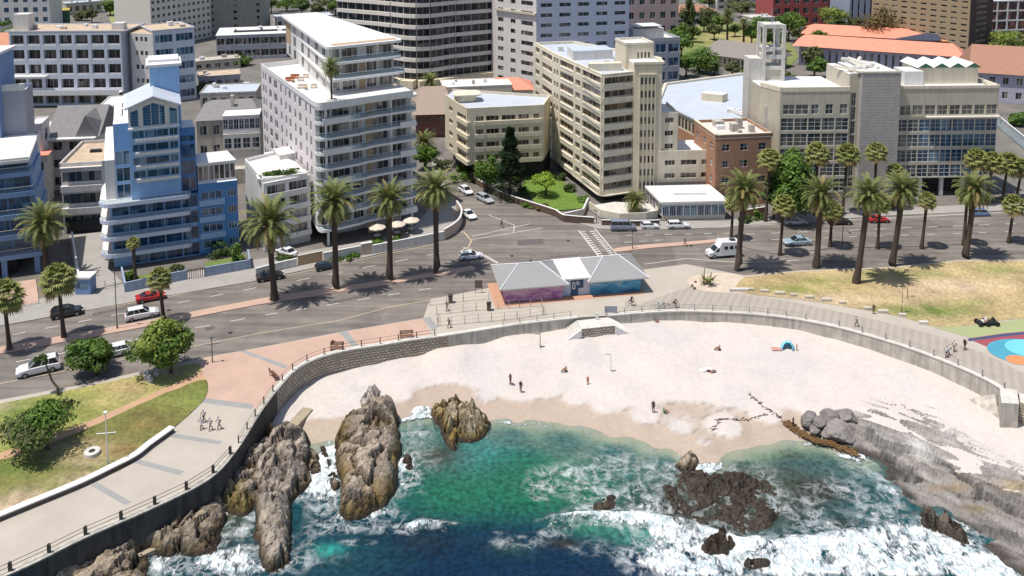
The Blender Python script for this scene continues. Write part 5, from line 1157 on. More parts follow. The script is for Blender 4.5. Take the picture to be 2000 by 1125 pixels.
# ------------------------------------------------------------------ houses between, and the blocks behind
def low_block():
    B = box_house('apartment_house', 'low white balconied block with a gravel roof behind the driveway', (126,456), (207,450), 326, 15, 3, 1, M['white_wall'], G_SL, M['metal'], mroof=M['roof_tan'], par=.6, nm=6, nh=1, wf=.94, sill=.35, head=.8)
    A, U, V, W, h = B.frame
    B.part('garage_shade_panel', lambda m: m.slab(A+U*.5, A+U*(W-.5), .21, .3, 0, 2.4, M['shade']))  # dark panel paints the shadow inside the garage
    for k in range(1, 4): B.part('balcony', lambda m: m.slab(A, A+U*W, .21, 1.0, h/3*k-(.4 if k < 3 else .1), h/3*k+(.75 if k < 3 else .0), M['white_wall']))
    roof_stuff(B, 3, 8, 2, 1, .5, M['dark'], 'roof_vent'); B.finish()
low_block()
B = box_house('house', 'old villa with brown pitched roof wedged between the blue blocks', (102,372), (196,368), 268, 14, 3, 3, M['white_wall'], G_DK, M['white'], roof='gable', mroof=M['roof_slate'], ridge=5.2, wf=.6, over=.3)
A, U, V, W, h = B.frame
B.part('dormer', lambda m: m.add([tuple(v) for v in (A+U*(W*.55)-V*.6+Vector((0,0,h)), A+U*(W*1.02)-V*.6+Vector((0,0,h)), A+U*(W*.78)-V*.6+Vector((0,0,h+4.6)), A+U*(W*.78)+V*7+Vector((0,0,h+4.8)), A+U*(W*.5)+V*4+Vector((0,0,h+2)), A+U*(W*1.05)+V*4+Vector((0,0,h+2)))], [(0,1,2),(2,1,5,3),(0,2,3,4)], M['roof_slate']))
roof_stuff(B, W*.3, 10, W*.6, 2, 3.0, M['white_wall']); B.part('verandah', lambda m: m.slab(A, A+U*W, .2, 2.0, h-.3, h, M['white'])); B.finish()
B = box_house('outhouse', 'narrow plain white house with a flat roof beside the blue terraces', (64,392), (88,390), 246, 6, 3, 1, M['pinkwhite'], G_SL, None, mroof=M['white'], wf=.5, sides='R', scol=1, par=.3); B.finish()
B = box_house('outhouse', 'small garden outbuilding with a red tile top behind the left block', (76,400), (98,398), 305, 4, 2, 1, M['concrete_pale'], G_DK, None, mroof=M['roof_coral'], wf=.3, par=0); B.finish()
B = box_house('house', 'pale green grey villa with white sunroom between blue block and white tower', (388,352), (512,344), 236, 17, 3, 5, mat('weathered cream villa wall', (.44,.41,.34), .8, .1, .6, stain=.3), G_DK, M['white'], roof='hip', mroof=M['roof_slate'], ridge=2.6, wf=.55, over=.2, hipf=.2)
A, U, V, W, h = B.frame
def sunroom(m):
    m.prism([tuple(p)[:2] for p in (A+U*W*.42-V*1.6, A+U*W-V*1.6, A+U*W-V*.25, A+U*W*.42-V*.25)], 0, h-3, M['concrete_pale']); m.prism([tuple(p)[:2] for p in (A+U*W*.42-V*1.6, A+U*W-V*1.6, A+U*W+V*4, A+U*W*.42+V*4)], h+.9, h+1.15, M['white'])
B.part('sunroom', sunroom); B.facade(A+U*W*.42-V*1.3, A+U*W-V*1.3, h-2.9, 3.4, 1, even(7,.9), .9, 3.2, M['white'], G_SL, M['white'], .1, nm=2, nh=2, top=h+.8)
B.facade(A+U*W*.42-V*1.61, A+U*W-V*1.61, h-6.8, 3.4, 1, even(4,.8), .5, 2.9, M['concrete_pale'], G_SL, M['white'], .1, nm=2, nh=2, top=h-3)
B.part('chimney', lambda m: m.prism([tuple(p)[:2] for p in (A+U*W*.5+V*5, A+U*W*.55+V*5, A+U*W*.55+V*6, A+U*W*.5+V*6)], h, h+4.2, M['grey_render']))
B.part('terrace_wall', lambda m: m.slab(A-U*.5, A+U*W*.35, .3, 4.5, 0, 4.6, M['concrete_pale'])); B.part('forecourt', lambda m: m.slab(A+U*W*.36, A+U*(W+1), .3, 4.0, 0, 3.2, M['concrete'])); B.finish()

B = box_house('apartment_block', 'long white apartment block with open terraces and peach gravel roof at upper left', (30,205), (246,203), 62, 13, 5, 7, mat('blue white render', (.56,.60,.68), .7, .05, .5, stain=.12), G_DK, M['white'], mroof=M['roof_tan'], wf=.80, sill=.14, head=.84, nm=2, t=1.3, par=.3)
A, U, V, W, h = B.frame
roof_stuff(B, .3, 1, 4.4, 4, 5.0, M['white_wall']); roof_stuff(B, W-4, 2, 3.5, 3, 2.0, M['white_wall'], 'water_tank')
for k in range(1, 5): B.part('balustrade', lambda m: m.slab(A+U*1, A+U*(W-.4), 1.1, 1.2, h/5*k, h/5*k+.95, M['white']))
B.part('awning', lambda m: m.prism([tuple(p)[:2] for p in (A+U*.5-V*3.5, A+U*11-V*3.5, A+U*11-V*1.0, A+U*.5-V*1.0)], h*.40, h*.42, M['white']))
B.part('terrace_wall', lambda m: (m.slab(A+U*.2, A+U*W, 1.2, 4.5, h*.19, h*.2, M['white']), m.slab(A+U*.2, A+U*W, 4.4, 4.55, h*.17, h*.24, M['white']))); B.finish()
B = box_house('apartment_block', 'pale blue white block with tan roof and banded corner windows behind the gable', (305,203), (384,192), 62, 15, 5, 2, mat('blue white render', (.56,.60,.68)), G_BL, M['white'], mroof=M['roof_tan'], wf=.84, sill=.25, head=.78, nm=4, par=.3)
A, U, V, W, h = B.frame
L0 = G(262,200); B.prism([L0, A, A+V*14, L0+V*14], 0, h*.97, M['white_wall'], M['roof_tan'])
B.facade(L0, A, .5, h/5.2, 5, [(.2,.32),(.42,.55),(.62,.74)], h*.07, h*.13, M['white_wall'], G_DK, None, .15, top=h*.97); B.finish()
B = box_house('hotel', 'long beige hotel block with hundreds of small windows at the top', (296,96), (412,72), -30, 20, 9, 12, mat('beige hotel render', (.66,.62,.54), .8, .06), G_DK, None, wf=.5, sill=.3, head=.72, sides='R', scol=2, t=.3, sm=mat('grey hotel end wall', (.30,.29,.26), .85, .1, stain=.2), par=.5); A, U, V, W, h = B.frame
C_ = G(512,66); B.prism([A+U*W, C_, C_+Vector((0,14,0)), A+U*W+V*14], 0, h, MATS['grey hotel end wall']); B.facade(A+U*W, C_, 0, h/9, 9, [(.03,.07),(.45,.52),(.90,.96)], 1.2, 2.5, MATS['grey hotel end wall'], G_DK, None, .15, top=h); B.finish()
B = box_house('office', 'dark glazed two storey building with bright white roof behind the white tower', (424,118), (560,112), 70, 20, 2, 8, M['cool_grey'], G_DK, M['white'], wf=.92, sill=.25, head=.8, mroof=M['white'], par=.0, sides='R')
A, U, V, W, h = B.frame; B.part('rooflight', lambda m: m.prism([tuple(p)[:2] for p in (A+U*6+V*6, A+U*26+V*6, A+U*26+V*9, A+U*6+V*9)], h+.12, h+.5, M['dark'])); B.finish()
B = box_house('apartment_block', 'white block with violet windows cut by the top left corner', (-70,66), (100,62), -8, 16, 3, 9, M['white_wall'], G_BL, None, wf=.5, par=.3, base=3.5); B.finish()
B = box_house('shop', 'small dark green shed with a mustard roof by the car park', (100,52), (136,50), 22, 10, 1, 1, M['dark_green'], G_DK, None, wf=.1, mroof=mat('mustard roof', (.42,.32,.06), .8), par=0); B.finish()
B = box_house('house', 'orange tiled house at the left edge behind the blue tower', (-60,150), (28,148), 96, 16, 2, 4, mat('red brown wall', (.26,.13,.10), .8), G_DK, M['white'], roof='hip', mroof=M['roof_coral'] if False else mat('orange roof tiles', (.52,.25,.15), .85, .1, 2), ridge=4.5, hipf=.25); B.finish()
# banded tower in the middle
def banded():
    P0, P1, P2, P3, P4 = G(662,150), G(742,160), G(815,170), G(890,160), G(972,150); dp = Vector((3,20,0)); z1 = 32
    B = Bd('apartment_tower', 'curving apartment tower banded in cream and dark glass behind the white tower', 'building', (P0+P4)/2+dp*.5)
    line_ = smooth_line([P0,P1,P2,P3,P4], 3); B.prism([tuple(p)[:2] for p in line_]+[tuple(p+dp)[:2] for p in line_[::-1]], 0, 42, M['white_wall'])
    nf = 11; fh = 3.65; ca, cb = mat('cream band', (.70,.65,.58), .7, .05), M['cool_grey']
    for i in range(len(line_)-1):
        p, q = line_[i], line_[i+1]; mm = ca if i < 9 else M['white_wall']
        B.facade(p, q, 1.5, fh, nf, [(.01,.495),(.505,.99)], .95, 3.25, mm, G_NT, None, .25, nm=2, top=42)
    for k in range(nf):
        z = 1.5+k*fh
        def f(m):
            for i in range(len(line_)-1):
                w = .9 if i % 4 else .5; m.slab(line_[i], line_[i+1], .252, w, z-.3, z+.93, ca if i < 7 else M['white_wall'])
        B.part('balcony_band', f)
    B.part('podium', lambda m: [m.slab(line_[i], line_[i+1], .3, 3.5, 0, 2.6, M['cream']) for i in range(len(line_)-1)])
    B.finish()
banded()
B = box_house('apartment_tower', 'white tower with small windows and a blue shaded front behind the cream block', (1048,178), (1226,168), -40, 26, 11, 5, mat('white wall painted blue for shade', (.44,.49,.60), .7, .06), G_SL, M['white'], wf=.62, sill=.32, head=.72, par=.5, nm=2)  # front wall coloured bluer and darker for shade; side stays white
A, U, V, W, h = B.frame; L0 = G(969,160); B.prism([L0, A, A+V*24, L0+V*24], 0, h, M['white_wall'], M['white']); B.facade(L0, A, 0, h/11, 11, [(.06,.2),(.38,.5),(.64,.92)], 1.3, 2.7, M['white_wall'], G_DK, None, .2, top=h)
B.part('terrace', lambda m: (m.slab(A+U*1, A+U*16, .3, 4, 0, 7.5, M['white_wall']), m.slab(A+U*8, A+U*20, .3, 5, 0, 9.5, M['white'])))
B.part('setback_band', lambda m: m.slab(L0+(A-L0)*.02, A, .2, .9, h*.68, h*.70, M['grey_render'])); B.finish()
B = box_house('apartment_block', 'dark blue glass block with white roof terraces right of the white tower', (1226,166), (1326,160), 82, 16, 3, 4, M['cool_grey'], G_BL, M['white'], wf=.8, sill=.2, head=.8, par=.8, mroof=M['white_wall'], nm=2); A, U, V, W, h = B.frame
roof_stuff(B, 3, 3, W*.6, 7, 3.6, M['white_wall']); B.part('roof_canopy', lambda m: m.prism([tuple(p)[:2] for p in (A+U*4+V*2, A+U*13+V*2, A+U*13+V*9, A+U*4+V*9)], h+4.5, h+4.8, M['white'])); B.finish()
B = box_house('apartment_block', 'pink block with white balconies at the top right of the blue block', (1222,74), (1324,70), -10, 16, 3, 5, mat('dusty pink render', (.48,.36,.35), .8), G_SL, M['white'], wf=.5, par=.3); B.finish()
B = box_house('office', 'crimson painted block with white window grid at the top edge', (1508,52), (1655,46), -8, 16, 3, 8, mat('crimson render', (.36,.08,.08), .8), G_DK, M['white'], wf=.6, sill=.2, head=.8, par=.3); B.finish()
B = box_house('office', 'slate blue finned block between the crimson and the brown towers', (1656,58), (1716,56), -30, 16, 1, 5, mat('slate blue fin', (.30,.34,.42), .7), G_DK, None, wf=.35, sill=.02, head=.98, par=.3, t=.6); B.finish()
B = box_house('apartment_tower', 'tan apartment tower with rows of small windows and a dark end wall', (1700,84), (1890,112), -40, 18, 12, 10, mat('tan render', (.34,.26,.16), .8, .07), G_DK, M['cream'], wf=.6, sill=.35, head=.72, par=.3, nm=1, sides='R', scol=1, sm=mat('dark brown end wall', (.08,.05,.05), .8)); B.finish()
B = box_house('office', 'purple brown block framed by a thick white grid at the top right corner', (1922,98), (2080,92), 2, 18, 5, 8, M['white'], glass_mat('copper glass', (.04,.02,.03), (.35,.13,.09)), None, wf=.86, sill=.08, head=.94, t=.5, par=0, sides='L'); B.finish()
# school with coral roofs
B = box_house('school', 'long blue white school wing under a coral tiled roof', (1560,126), (1868,150), 88, 14, 1, 22, mat('lilac wall', (.46,.46,.56), .8), G_DK, M['white'], roof='hip', mroof=M['roof_coral'], ridge=3.2, wf=.38, sill=.1, head=.85, hipf=.06, over=2); B.finish()
B = box_house('school', 'rear coral roofed school range behind the bushy courtyard tree', (1580,88), (1850,104), 64, 14, 1, 10, mat('lilac wall', (.46,.46,.56)), G_DK, M['white'], roof='hip', mroof=M['roof_coral'], ridge=3, wf=.4, hipf=.08, over=3); A, U, V, W, h = B.frame
B.part('solar_panels', lambda m: m.add([tuple(v) for v in (A+U*W*.6-V*9+Vector((0,0,h+.6)), A+U*W*.95-V*6+Vector((0,0,h+.6)), A+U*W*.93-V*1+Vector((0,0,h+2.2)), A+U*W*.86+V*1+Vector((0,0,h+2.5)))], [(0,1,2,3)], mat('solar panel', (.05,.06,.10), .3))); B.finish()
B = box_house('school', 'brown tiled school building running off the right edge', (1896,196), (2140,214), 140, 22, 2, 9, mat('pale violet wall', (.44,.42,.50), .8), G_DK, M['white'], roof='hip', mroof=M['roof_brown'], ridge=7, wf=.45, hipf=.06, over=1); B.finish()
B = box_house('hall', 'grey roofed hall with buttressed wall beside the bell tower', (1378,125), (1500,142), 104, 16, 1, 14, M['cream'], G_DK, None, roof='hip', mroof=mat('brown grey roof', (.24,.215,.19), .85, .08), ridge=4.5, wf=.4, hipf=.1, over=1.5); B.finish()
B = box_house('house', 'brown hipped roof lodge between the white tower and the cream wing', (812,268), (884,266), 222, 22, 2, 5, mat('maroon brick', (.22,.10,.08), .85), G_DK, M['cream'], roof='hip', mroof=mat('taupe roof', (.32,.25,.20), .85, .08), ridge=4.8, wf=.45, hipf=.25, over=1.2); B.finish()
B = box_house('house', 'small coral hipped roof house tucked behind the cream wing', (948,212), (1040,210), 176, 12, 1, 3, M['cream2'], G_DK, None, roof='hip', mroof=M['roof_coral'], ridge=2.5, wf=.4, hipf=.3); B.finish()
B = box_house('outhouse', 'cream walled yard buildings with a white slab roof behind the wing', (868,222), (1000,216), 172, 10, 1, 4, M['cream2'], G_DK, None, wf=.3, mroof=M['white'], par=.2); B.finish()

# ------------------------------------------------------------------ roofed hall and brick annex beside the grey building
def hall():
    z = 8.6; a, b_, c, d = [G(x, y, z) for x, y in ((1288,196),(1395,250),(1500,246),(1500,140))]
    e = G(1300,166,z)
    B = Bd('hall', 'wide pale metal roofed hall with brick side between cream and grey buildings', 'building', (a+c)/2)
    B.prism([a, b_, c, d, e], 0, z-.5, M['red_brick'])
    B.facade(a, b_, 4.2, 3.6, 1, even(16,.8), .3, 3.1, M['cream'], G_BR, M['cream'], .12, nm=1, top=z-.3); B.wall.slab(a, b_, .0, .15, 0, 4.2, M['red_brick'])
    B.part('roof', lambda m: (m.prism([tuple(p)[:2] for p in (a+Vector((-.6,-.8,0)), b_+Vector((0,-1,0)), c, d, e)], z-.4, z, M['roof_grey']), m.slab(a, e, -.4, .4, z+.002, z+.6, M['cream2']), m.slab(e, d, -.4, .4, z+.002, z+.6, M['cream2'])))
    p = G(1370,196,z); B.part('roof_hut', lambda m: m.prism([tuple(p+Vector(v))[:2] for v in ((0,0,0),(5,-2.4,0),(7,0,0),(2,2.6,0))], z+.002, z+2.0, M['cream'], M['roof_white']))
    B.part('scroll_canopy', lambda m: [m.slab(G(1420+i*7,214+i*i*.35,z+.5), G(1427+i*7,214+(i+1)**2*.35,z+.5), -1.2, 1.2, z-.2+.1*i, z+.9-.1*i, M['white_wall']) for i in range(9)])
    B.finish()
hall()
B = box_house('brick_building', 'red brick building with square white windows beside the palms', (1396,402), (1502,396), 270, 12, 4, 3, M['red_brick'], G_DK, M['white'], wf=.42, sill=.3, head=.72, par=.6, nm=2, nh=2, sides='L', mroof=M['concrete_pale'], z_top=14.0); A, U, V, W, h = B.frame
B.part('coping', lambda m: [m.slab(p, q, -.35, .3, h+.74, h+.9, M['cream2']) for p, q in ((A, A+U*W), (A+V*12, A))])
B.part('roof_ducts', lambda m: [m.prism([tuple(A+U*x+V*y)[:2], tuple(A+U*(x+w)+V*y)[:2], tuple(A+U*(x+w)+V*(y+w))[:2], tuple(A+U*x+V*(y+w))[:2]], h+.13, h+.13+hh, M['concrete']) for x, y, w, hh in ((5,4,1.5,1.6),(7,6,1.2,2.2),(3,8,2,1.2),(8.5,3,1,1.5))]); B.finish()

# ------------------------------------------------------------------ grey modernist building
def grey_building():
    A, C = G(1519,388), G(1938,381); U = (C-A).normalized(); V = Vector((-U.y, U.x, 0)); W = (C-A).length; pt = lambda u, v, z=0: A+U*u+V*v+Vector((0,0,z))
    B = Bd('office', 'grey modernist building with white gridded glass and a tall blank tiled slab', 'building', pt(W/2,8)); f = W/419.0; ux = lambda px: (px-1519)*f
    top = ZT(A.y, 172); g = M['grey_render']; uS0, uS1, uE = ux(1668), ux(1742), W
    s0 = ux(1650)
    # left wing
    L1 = G(1480,372); B.prism([pt(0,0), pt(s0,0), pt(s0,15), pt(0,15), L1+V*12, L1], 0, top-.8, g, M['roof_white'])
    fh = 3.25; z0 = 1.2
    B.facade(pt(0,0), pt(s0,0), z0, fh, 5, even(5,.93), .3, 2.95, g, lambda k, j: G_SL, M['white'], .16, nm=2, nh=3, top=z0+5*fh)
    B.facade(pt(0,0), pt(s0,0), z0+5*fh, fh, 1, [(.03,.20),(.215,.40),(.44,.55),(.65,.76),(.86,.97)], .5, 2.6, g, G_SL, M['white'], .16, nm=2, nh=2, top=top)
    B.wall.slab(L1, pt(0,0), -.0, .16, 0, top, g)
    B.part('parapet', lambda m: [m.slab(p, q, -.35, .24, top-.79, top+.15, M['cream2']) for p, q in ((pt(0,0), pt(s0,0)), (L1, pt(0,0)))])
    B.part('chimney', lambda m: m.tube(L1+V*-1.2+U*1.2+Vector((0,0,8)), L1+V*-1.2+U*1.2+Vector((0,0,19)), 1.0, 1.0, M['concrete'], 16))
    # glazed stair slot and blank slab
    st = ZT(A.y, 142)
    B.prism([pt(s0,.4), pt(uS0,.4), pt(uS0,12), pt(s0,12)], 0, st-.5, g, M['roof_white'])
    B.facade(pt(s0,.4), pt(uS0,.4), 1.5, 3.0, 7, [(.25,.75)], .1, 2.8, g, G_SL, M['metal'], .2, nm=2, nh=2, top=st-.4)
    B.part('blank_slab', lambda m: m.prism([tuple(p)[:2] for p in (pt(uS0,-1.2), pt(uS1,-1.2), pt(uS1,11), pt(uS0,11))], 0, st, M['tile_grey'], M['roof_white']))
    B.part('parapet', lambda m: [m.slab(p, q, -.3, .1, st+.002, st+.35, M['cream2']) for p, q in ((pt(uS0,-1.2), pt(uS1,-1.2)), (pt(s0-1,6), pt(uS0,-1.2)))])
    random.seed(5)
    B.part('roof_plant', lambda m: [m.tube(pt(uS0-2+random.random()*8, 3+random.random()*7, st), pt(uS0-2+random.random()*8, 3+random.random()*7, st+.4+random.random()), .5, .4, M['concrete_pale'], 8) for i in range(7)])
    # right wing
    B.prism([pt(uS1,.0), pt(uE,.0), pt(uE,15), pt(uS1,15)], 4.0, top-.6, g, M['roof_white'])
    B.facade(pt(uS1,0), pt(uE,0), 4.0, 3.25, 4, even(9,.95), .25, 2.85, g, lambda k, j: G_BL if j > 1 and k > 0 or j > 3 else G_SL, M['white'], .14, nm=2, nh=3, top=4+13.0)  # blue panes put the sky reflection into the glass colour
    B.facade(pt(uS1,0), pt(uE,0), 17.0, 3.0, 1, even(8,.84,.02,1), .5, 2.6, g, G_SL, M['cream'], .18, nm=2, nh=2, top=top)
    B.part('brise_soleil', lambda m: m.slab(pt(uS1+6,0), pt(uE,0), .2, 1.3, 17.05, 17.3, M['concrete_pale']))
    B.part('parapet', lambda m: [m.slab(p, q, -.4, .3, top-.4, top+.2, M['cream2']) for p, q in ((pt(uS1,0), pt(uE,0)), (pt(uE,0), pt(uE,15)))])
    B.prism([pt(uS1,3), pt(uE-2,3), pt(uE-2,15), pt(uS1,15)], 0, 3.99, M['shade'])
    for i in range(5): B.part('column', lambda m: m.slab(pt(uS1+1+i*4.6,.3), pt(uS1+1.7+i*4.6,.3), -.5, .1, 0, 4.0, M['white_wall']))
    # roof storey with zigzag roof
    B.prism([pt(uS1+7,5), pt(uE-1.5,5), pt(uE-1.5,12), pt(uS1+7,12)], top-.6, top+3.0, M['cream'])
    B.prism([pt(uS1+3,3), pt(uS1+7,3), pt(uS1+7,8), pt(uS1+3,8)], top-.6, top+2.6, M['white'])
    def zig(m):
        n = 4; w = (uE-1-(uS1+6.5))/n
        for i in range(n):
            u = uS1+6.5+w*i; a, b, c = pt(u,4.6,top+3.0), pt(u+w/2,4.6,top+4.0), pt(u+w,4.6,top+3.0); k = V*7.8
            m.add([a,b,c,a+k,b+k,c+k], [(0,1,4,3),(1,2,5,4)], M['roof_white']); m.add([a+V*.02,b+V*.02,c+V*.02], [(0,1,2)], M['dark_green'])
    B.part('zigzag_roof', zig)
    B.finish()
    def tower():
        p = G(1512,152,top); c = Vector((p.x, p.y+3, 0)); tz = ZT(c.y, 45)
        B = Bd('bell_tower', 'open concrete bell tower rising above the grey building roof', 'tower', (c.x, c.y, 0)); w = 2.1; m_ = M['concrete_pale']
        for x, y in ((-w,-w),(w,-w),(w,w),(-w,w)): B.wall.box(c.x+x-.35, c.y+y-.35, 0, c.x+x+.35, c.y+y+.35, tz, m_)
        for z, h_ in ((tz-10.0,.8),(tz-7.6,.9),(tz-.9,.9),(tz-13,.8),(tz-5.6,.5)): B.wall.box(c.x-w, c.y-w, z, c.x+w, c.y+w, z+h_-.01, m_)
        B.wall.box(c.x-w+.2, c.y-w+.2, 0, c.x+w-.2, c.y+w-.2, tz-9.9, M['grey_render']); B.wall.box(c.x-w-3.2, c.y-w, 0, c.x-w-.36, c.y+w, tz-7.5, M['concrete_pale'])
        B.part('mast', lambda m: m.tube((c.x,c.y,tz), (c.x,c.y,tz+3.4), .12, .04, M['metal'])); B.part('mullion', lambda m: [m.box(c.x-.15, c.y-w-.2, tz-6.6, c.x+.15, c.y-w+.1, tz-.92, m_)]); B.finish()
    tower()
grey_building()

# ------------------------------------------------------------------ beach pavilion with murals
def mural(name, cols, sc=.5):
    if name in MATS: return MATS[name]
    m = mat(name, cols[0], .75, .06); N, L = nodes_of(m); P = N['Principled BSDF']
    ge = N.new('ShaderNodeNewGeometry'); mp = N.new('ShaderNodeMapping'); mp.inputs['Scale'].default_value = (sc*.6, sc*.6, sc*1.6); L.new(ge.outputs['Position'], mp.inputs[0])
    n = N.new('ShaderNodeTexNoise'); n.inputs['Scale'].default_value = 1; n.inputs['Detail'].default_value = 3; n.inputs['Distortion'].default_value = 1.6; L.new(mp.outputs[0], n.inputs['Vector'])
    sx = N.new('ShaderNodeSeparateXYZ'); L.new(ge.outputs['Position'], sx.inputs[0])
    mr = N.new('ShaderNodeMapRange'); mr.inputs[1].default_value = 0; mr.inputs[2].default_value = 3; mr.inputs[3].default_value = -.22; mr.inputs[4].default_value = .22; L.new(sx.outputs[2], mr.inputs[0])
    ad = N.new('ShaderNodeMath'); ad.operation = 'ADD'; L.new(n.outputs[0], ad.inputs[0]); L.new(mr.outputs[0], ad.inputs[1])
    cr = N.new('ShaderNodeValToRGB'); e = cr.color_ramp.elements; e[0].position = .3; e[0].color = (*cols[0], 1); e[1].position = .72; e[1].color = (*cols[-1], 1)
    for i, c in enumerate(cols[1:-1]): x = e.new(.3+.42*(i+1)/(len(cols)-1)); x.color = (*c, 1)
    L.new(ad.outputs[0], cr.inputs[0]); L.new(cr.outputs[0], P.inputs['Base Color']); return m
def pavilion():
    FLP, FRP = G(987,593), G(1252,571); U = (FRP-FLP).normalized(); V = Vector((-U.y, U.x, 0)); W = (FRP-FLP).length; pt = lambda u, v, z=0: FLP+U*u+V*v+Vector((0,0,z)); f = W/265; ux = lambda x: (x-987)*f
    B = Bd('beach_pavilion', 'beach pavilion with two grey hipped roofs and a pink and blue mural wall', 'building', pt(W/2,4))
    u1, u2 = ux(1098), ux(1153); D = 7.2; h = 2.7
    pk = mural('pink purple mural', [(.30,.10,.32),(.50,.28,.42),(.58,.38,.46),(.60,.46,.44)]); bl = mural('blue wave mural', [(.03,.14,.26),(.06,.26,.42),(.12,.38,.55),(.50,.46,.42)]); pw = mural('pale blue mural', [(.42,.52,.66),(.55,.55,.66),(.62,.60,.68)])
    B.part('mural_wall', lambda m: m.prism([tuple(p)[:2] for p in (pt(0,0), pt(u1,0), pt(u1,D), pt(0,D))], 0, h, pk))
    B.part('mural_wall', lambda m: m.prism([tuple(p)[:2] for p in (pt(u1+.01,.6), pt(u2-.01,.6), pt(u2-.01,D-1), pt(u1+.01,D-1))], 0, h, pw))
    B.part('mural_wall', lambda m: m.prism([tuple(p)[:2] for p in (pt(u2,.2), pt(W,.2), pt(W,D), pt(u2,D))], 0, h, bl))
    def hip(u0, u1_, v0, v1, zt):
        def fn(m):
            o = 1.0; a, b, c, d = pt(u0-o,v0-o,h+.05), pt(u1_+o,v0-o,h+.05), pt(u1_+o,v1+o,h+.05), pt(u0-o,v1+o,h+.05); L_ = (v1-v0)/2; e, g_ = pt(u0+L_*.75,(v0+v1)/2,zt), pt(u1_-L_*.75,(v0+v1)/2,zt)
            m.add([a,b,c,d,e,g_], [(0,1,5,4),(1,2,5),(2,3,4,5),(3,0,4)], mat('ribbed grey roof', (.29,.285,.285), .5, .04, .5))
            dn = Vector((0,0,-.18)); m.add([a,b,c,d,a+dn,b+dn,c+dn,d+dn], [(0,4,5,1),(1,5,6,2),(2,6,7,3),(3,7,4,0),(4,7,6,5)], M['concrete_pale'])
            for p, q in ((a,e),(b,g_),(e,g_),(c,g_),(d,e)): m.tube(p+Vector((0,0,.04)), q+Vector((0,0,.04)), .09, .09, M['roof_white'], 5)
        return fn
    B.part('roof', hip(0, u1-.3, 0, D, 4.7)); B.part('roof', hip(u2+.3, W, .2, D, 4.8))
    B.part('link_roof', lambda m: m.prism([tuple(p)[:2] for p in (pt(u1-.2,.1), pt(u2+.2,.1), pt(u2+.2,D+.6), pt(u1-.2,D+.6))], h+.2, h+.42, M['white']))
    nb = mat('navy door', (.03,.08,.16), .6)
    B.part('door', lambda m: m.slab(pt(ux(1115),.6), pt(ux(1129),.6), .0, .1, 0, 2.6, nb))
    B.part('notice_panel', lambda m: (m.slab(pt(ux(1129),.6), pt(ux(1139),.6), .0, .1, 1.3, 2.6, nb)))
    def letters(m):
        u = ux(1117); w = M['white']
        for a, b, z0, z1 in ((.0,.14,1.25,2.3),(.0,.5,1.2,1.35),(.36,.5,1.35,2.3),(.0,.35,2.2,2.35),(.7,.82,1.9,2.45),(.82,1.15,2.3,2.42),(.82,1.15,1.85,1.97),(1.05,1.17,1.95,2.2),(.7,1.0,2.05,2.15)): m.slab(pt(u+a,.6), pt(u+b,.6), .101, .13, z0, z1, w)
    B.part('painted_sign', letters)
    B.finish()
    b = MB(); b.add([tuple(pt(*q, .13)) for q in ((-1.8,-1.5),(u1+2.5,-1.0),(W+.4,-.9),(W+.4,D),(-1.8,D))], [(0,1,2,3,4)], mat('red painted apron', (.48,.27,.18), .9, .08, .8)); 
    kind(b.build('apron_paving'))
pavilion()
# ------------------------------------------------------------------ more of the town behind
for (a, c, yt, dep, rows, cols, m_, g_, rf, mr_, lab, nm) in [
    ((392,212),(500,208),184,12,1,6,'concrete',G_DK,'flat','roof_grey','long low shed with grey deck roof between boat yard and villa','shed'),
    ((388,178),(470,172),152,10,1,5,'cool_grey',G_DK,'flat','roof_tan','dark carport building behind the lift tower of the blue block','shed'),
    ((380,140),(470,132),122,8,1,5,'grey_render',G_DK,'flat','concrete','narrow grey parking deck behind the blue block','shed'),
    ((196,258),(236,256),210,12,2,2,'white_wall',G_SL,'flat','roof_white','plain white flat roofed house left of the gabled penthouse','house'),
    ((66,330),(100,328),262,10,2,2,'pinkwhite',G_SL,'flat','roof_white','pinkish flat roofed house behind the narrow white house','house'),
    ((540,60),(650,54),36,12,1,8,'concrete_pale',G_DK,'flat','roof_grey','low pale building among trees behind the white tower roof','house'),
    ((1320,48),(1400,44),24,12,2,5,'pinkwhite',G_DK,'hip','roof_brown','brown roofed villa behind the dark background conifer','house'),
    ((1400,20),(1500,16),-4,14,2,6,'concrete_pale',G_SL,'flat','roof_white','pale long building at the top edge behind the park','house'),
    ((1470,64),(1512,62),36,10,2,3,'pinkwhite',G_DK,'flat','concrete_pale','pinkish two storey block left of the crimson block','house'),
    ((1870,172),(1920,176),142,9,1,3,'white_wall',G_DK,'flat','roof_white','white annex between coral and brown school roofs','house'),
    ((640,128),(684,132),88,12,3,3,'white_wall',G_SL,'flat','roof_white','white walk up block beside the banded tower','house'),
    ((130,30),(200,24),8,10,1,5,'grey_render',G_DK,'flat','roof_grey','grey garage beside the upper left car park','garage'),
    ((1690,172),(1760,178),148,8,1,5,'white_wall',G_DK,'flat','roof_white','white low annex behind the grey stair tower','house')]:
    B = box_house(nm, lab, a, c, yt, dep, rows, cols, M[m_], g_, M['white'], roof=rf, mroof=M[mr_], wf=.55, par=.3, ridge=3); B.finish()
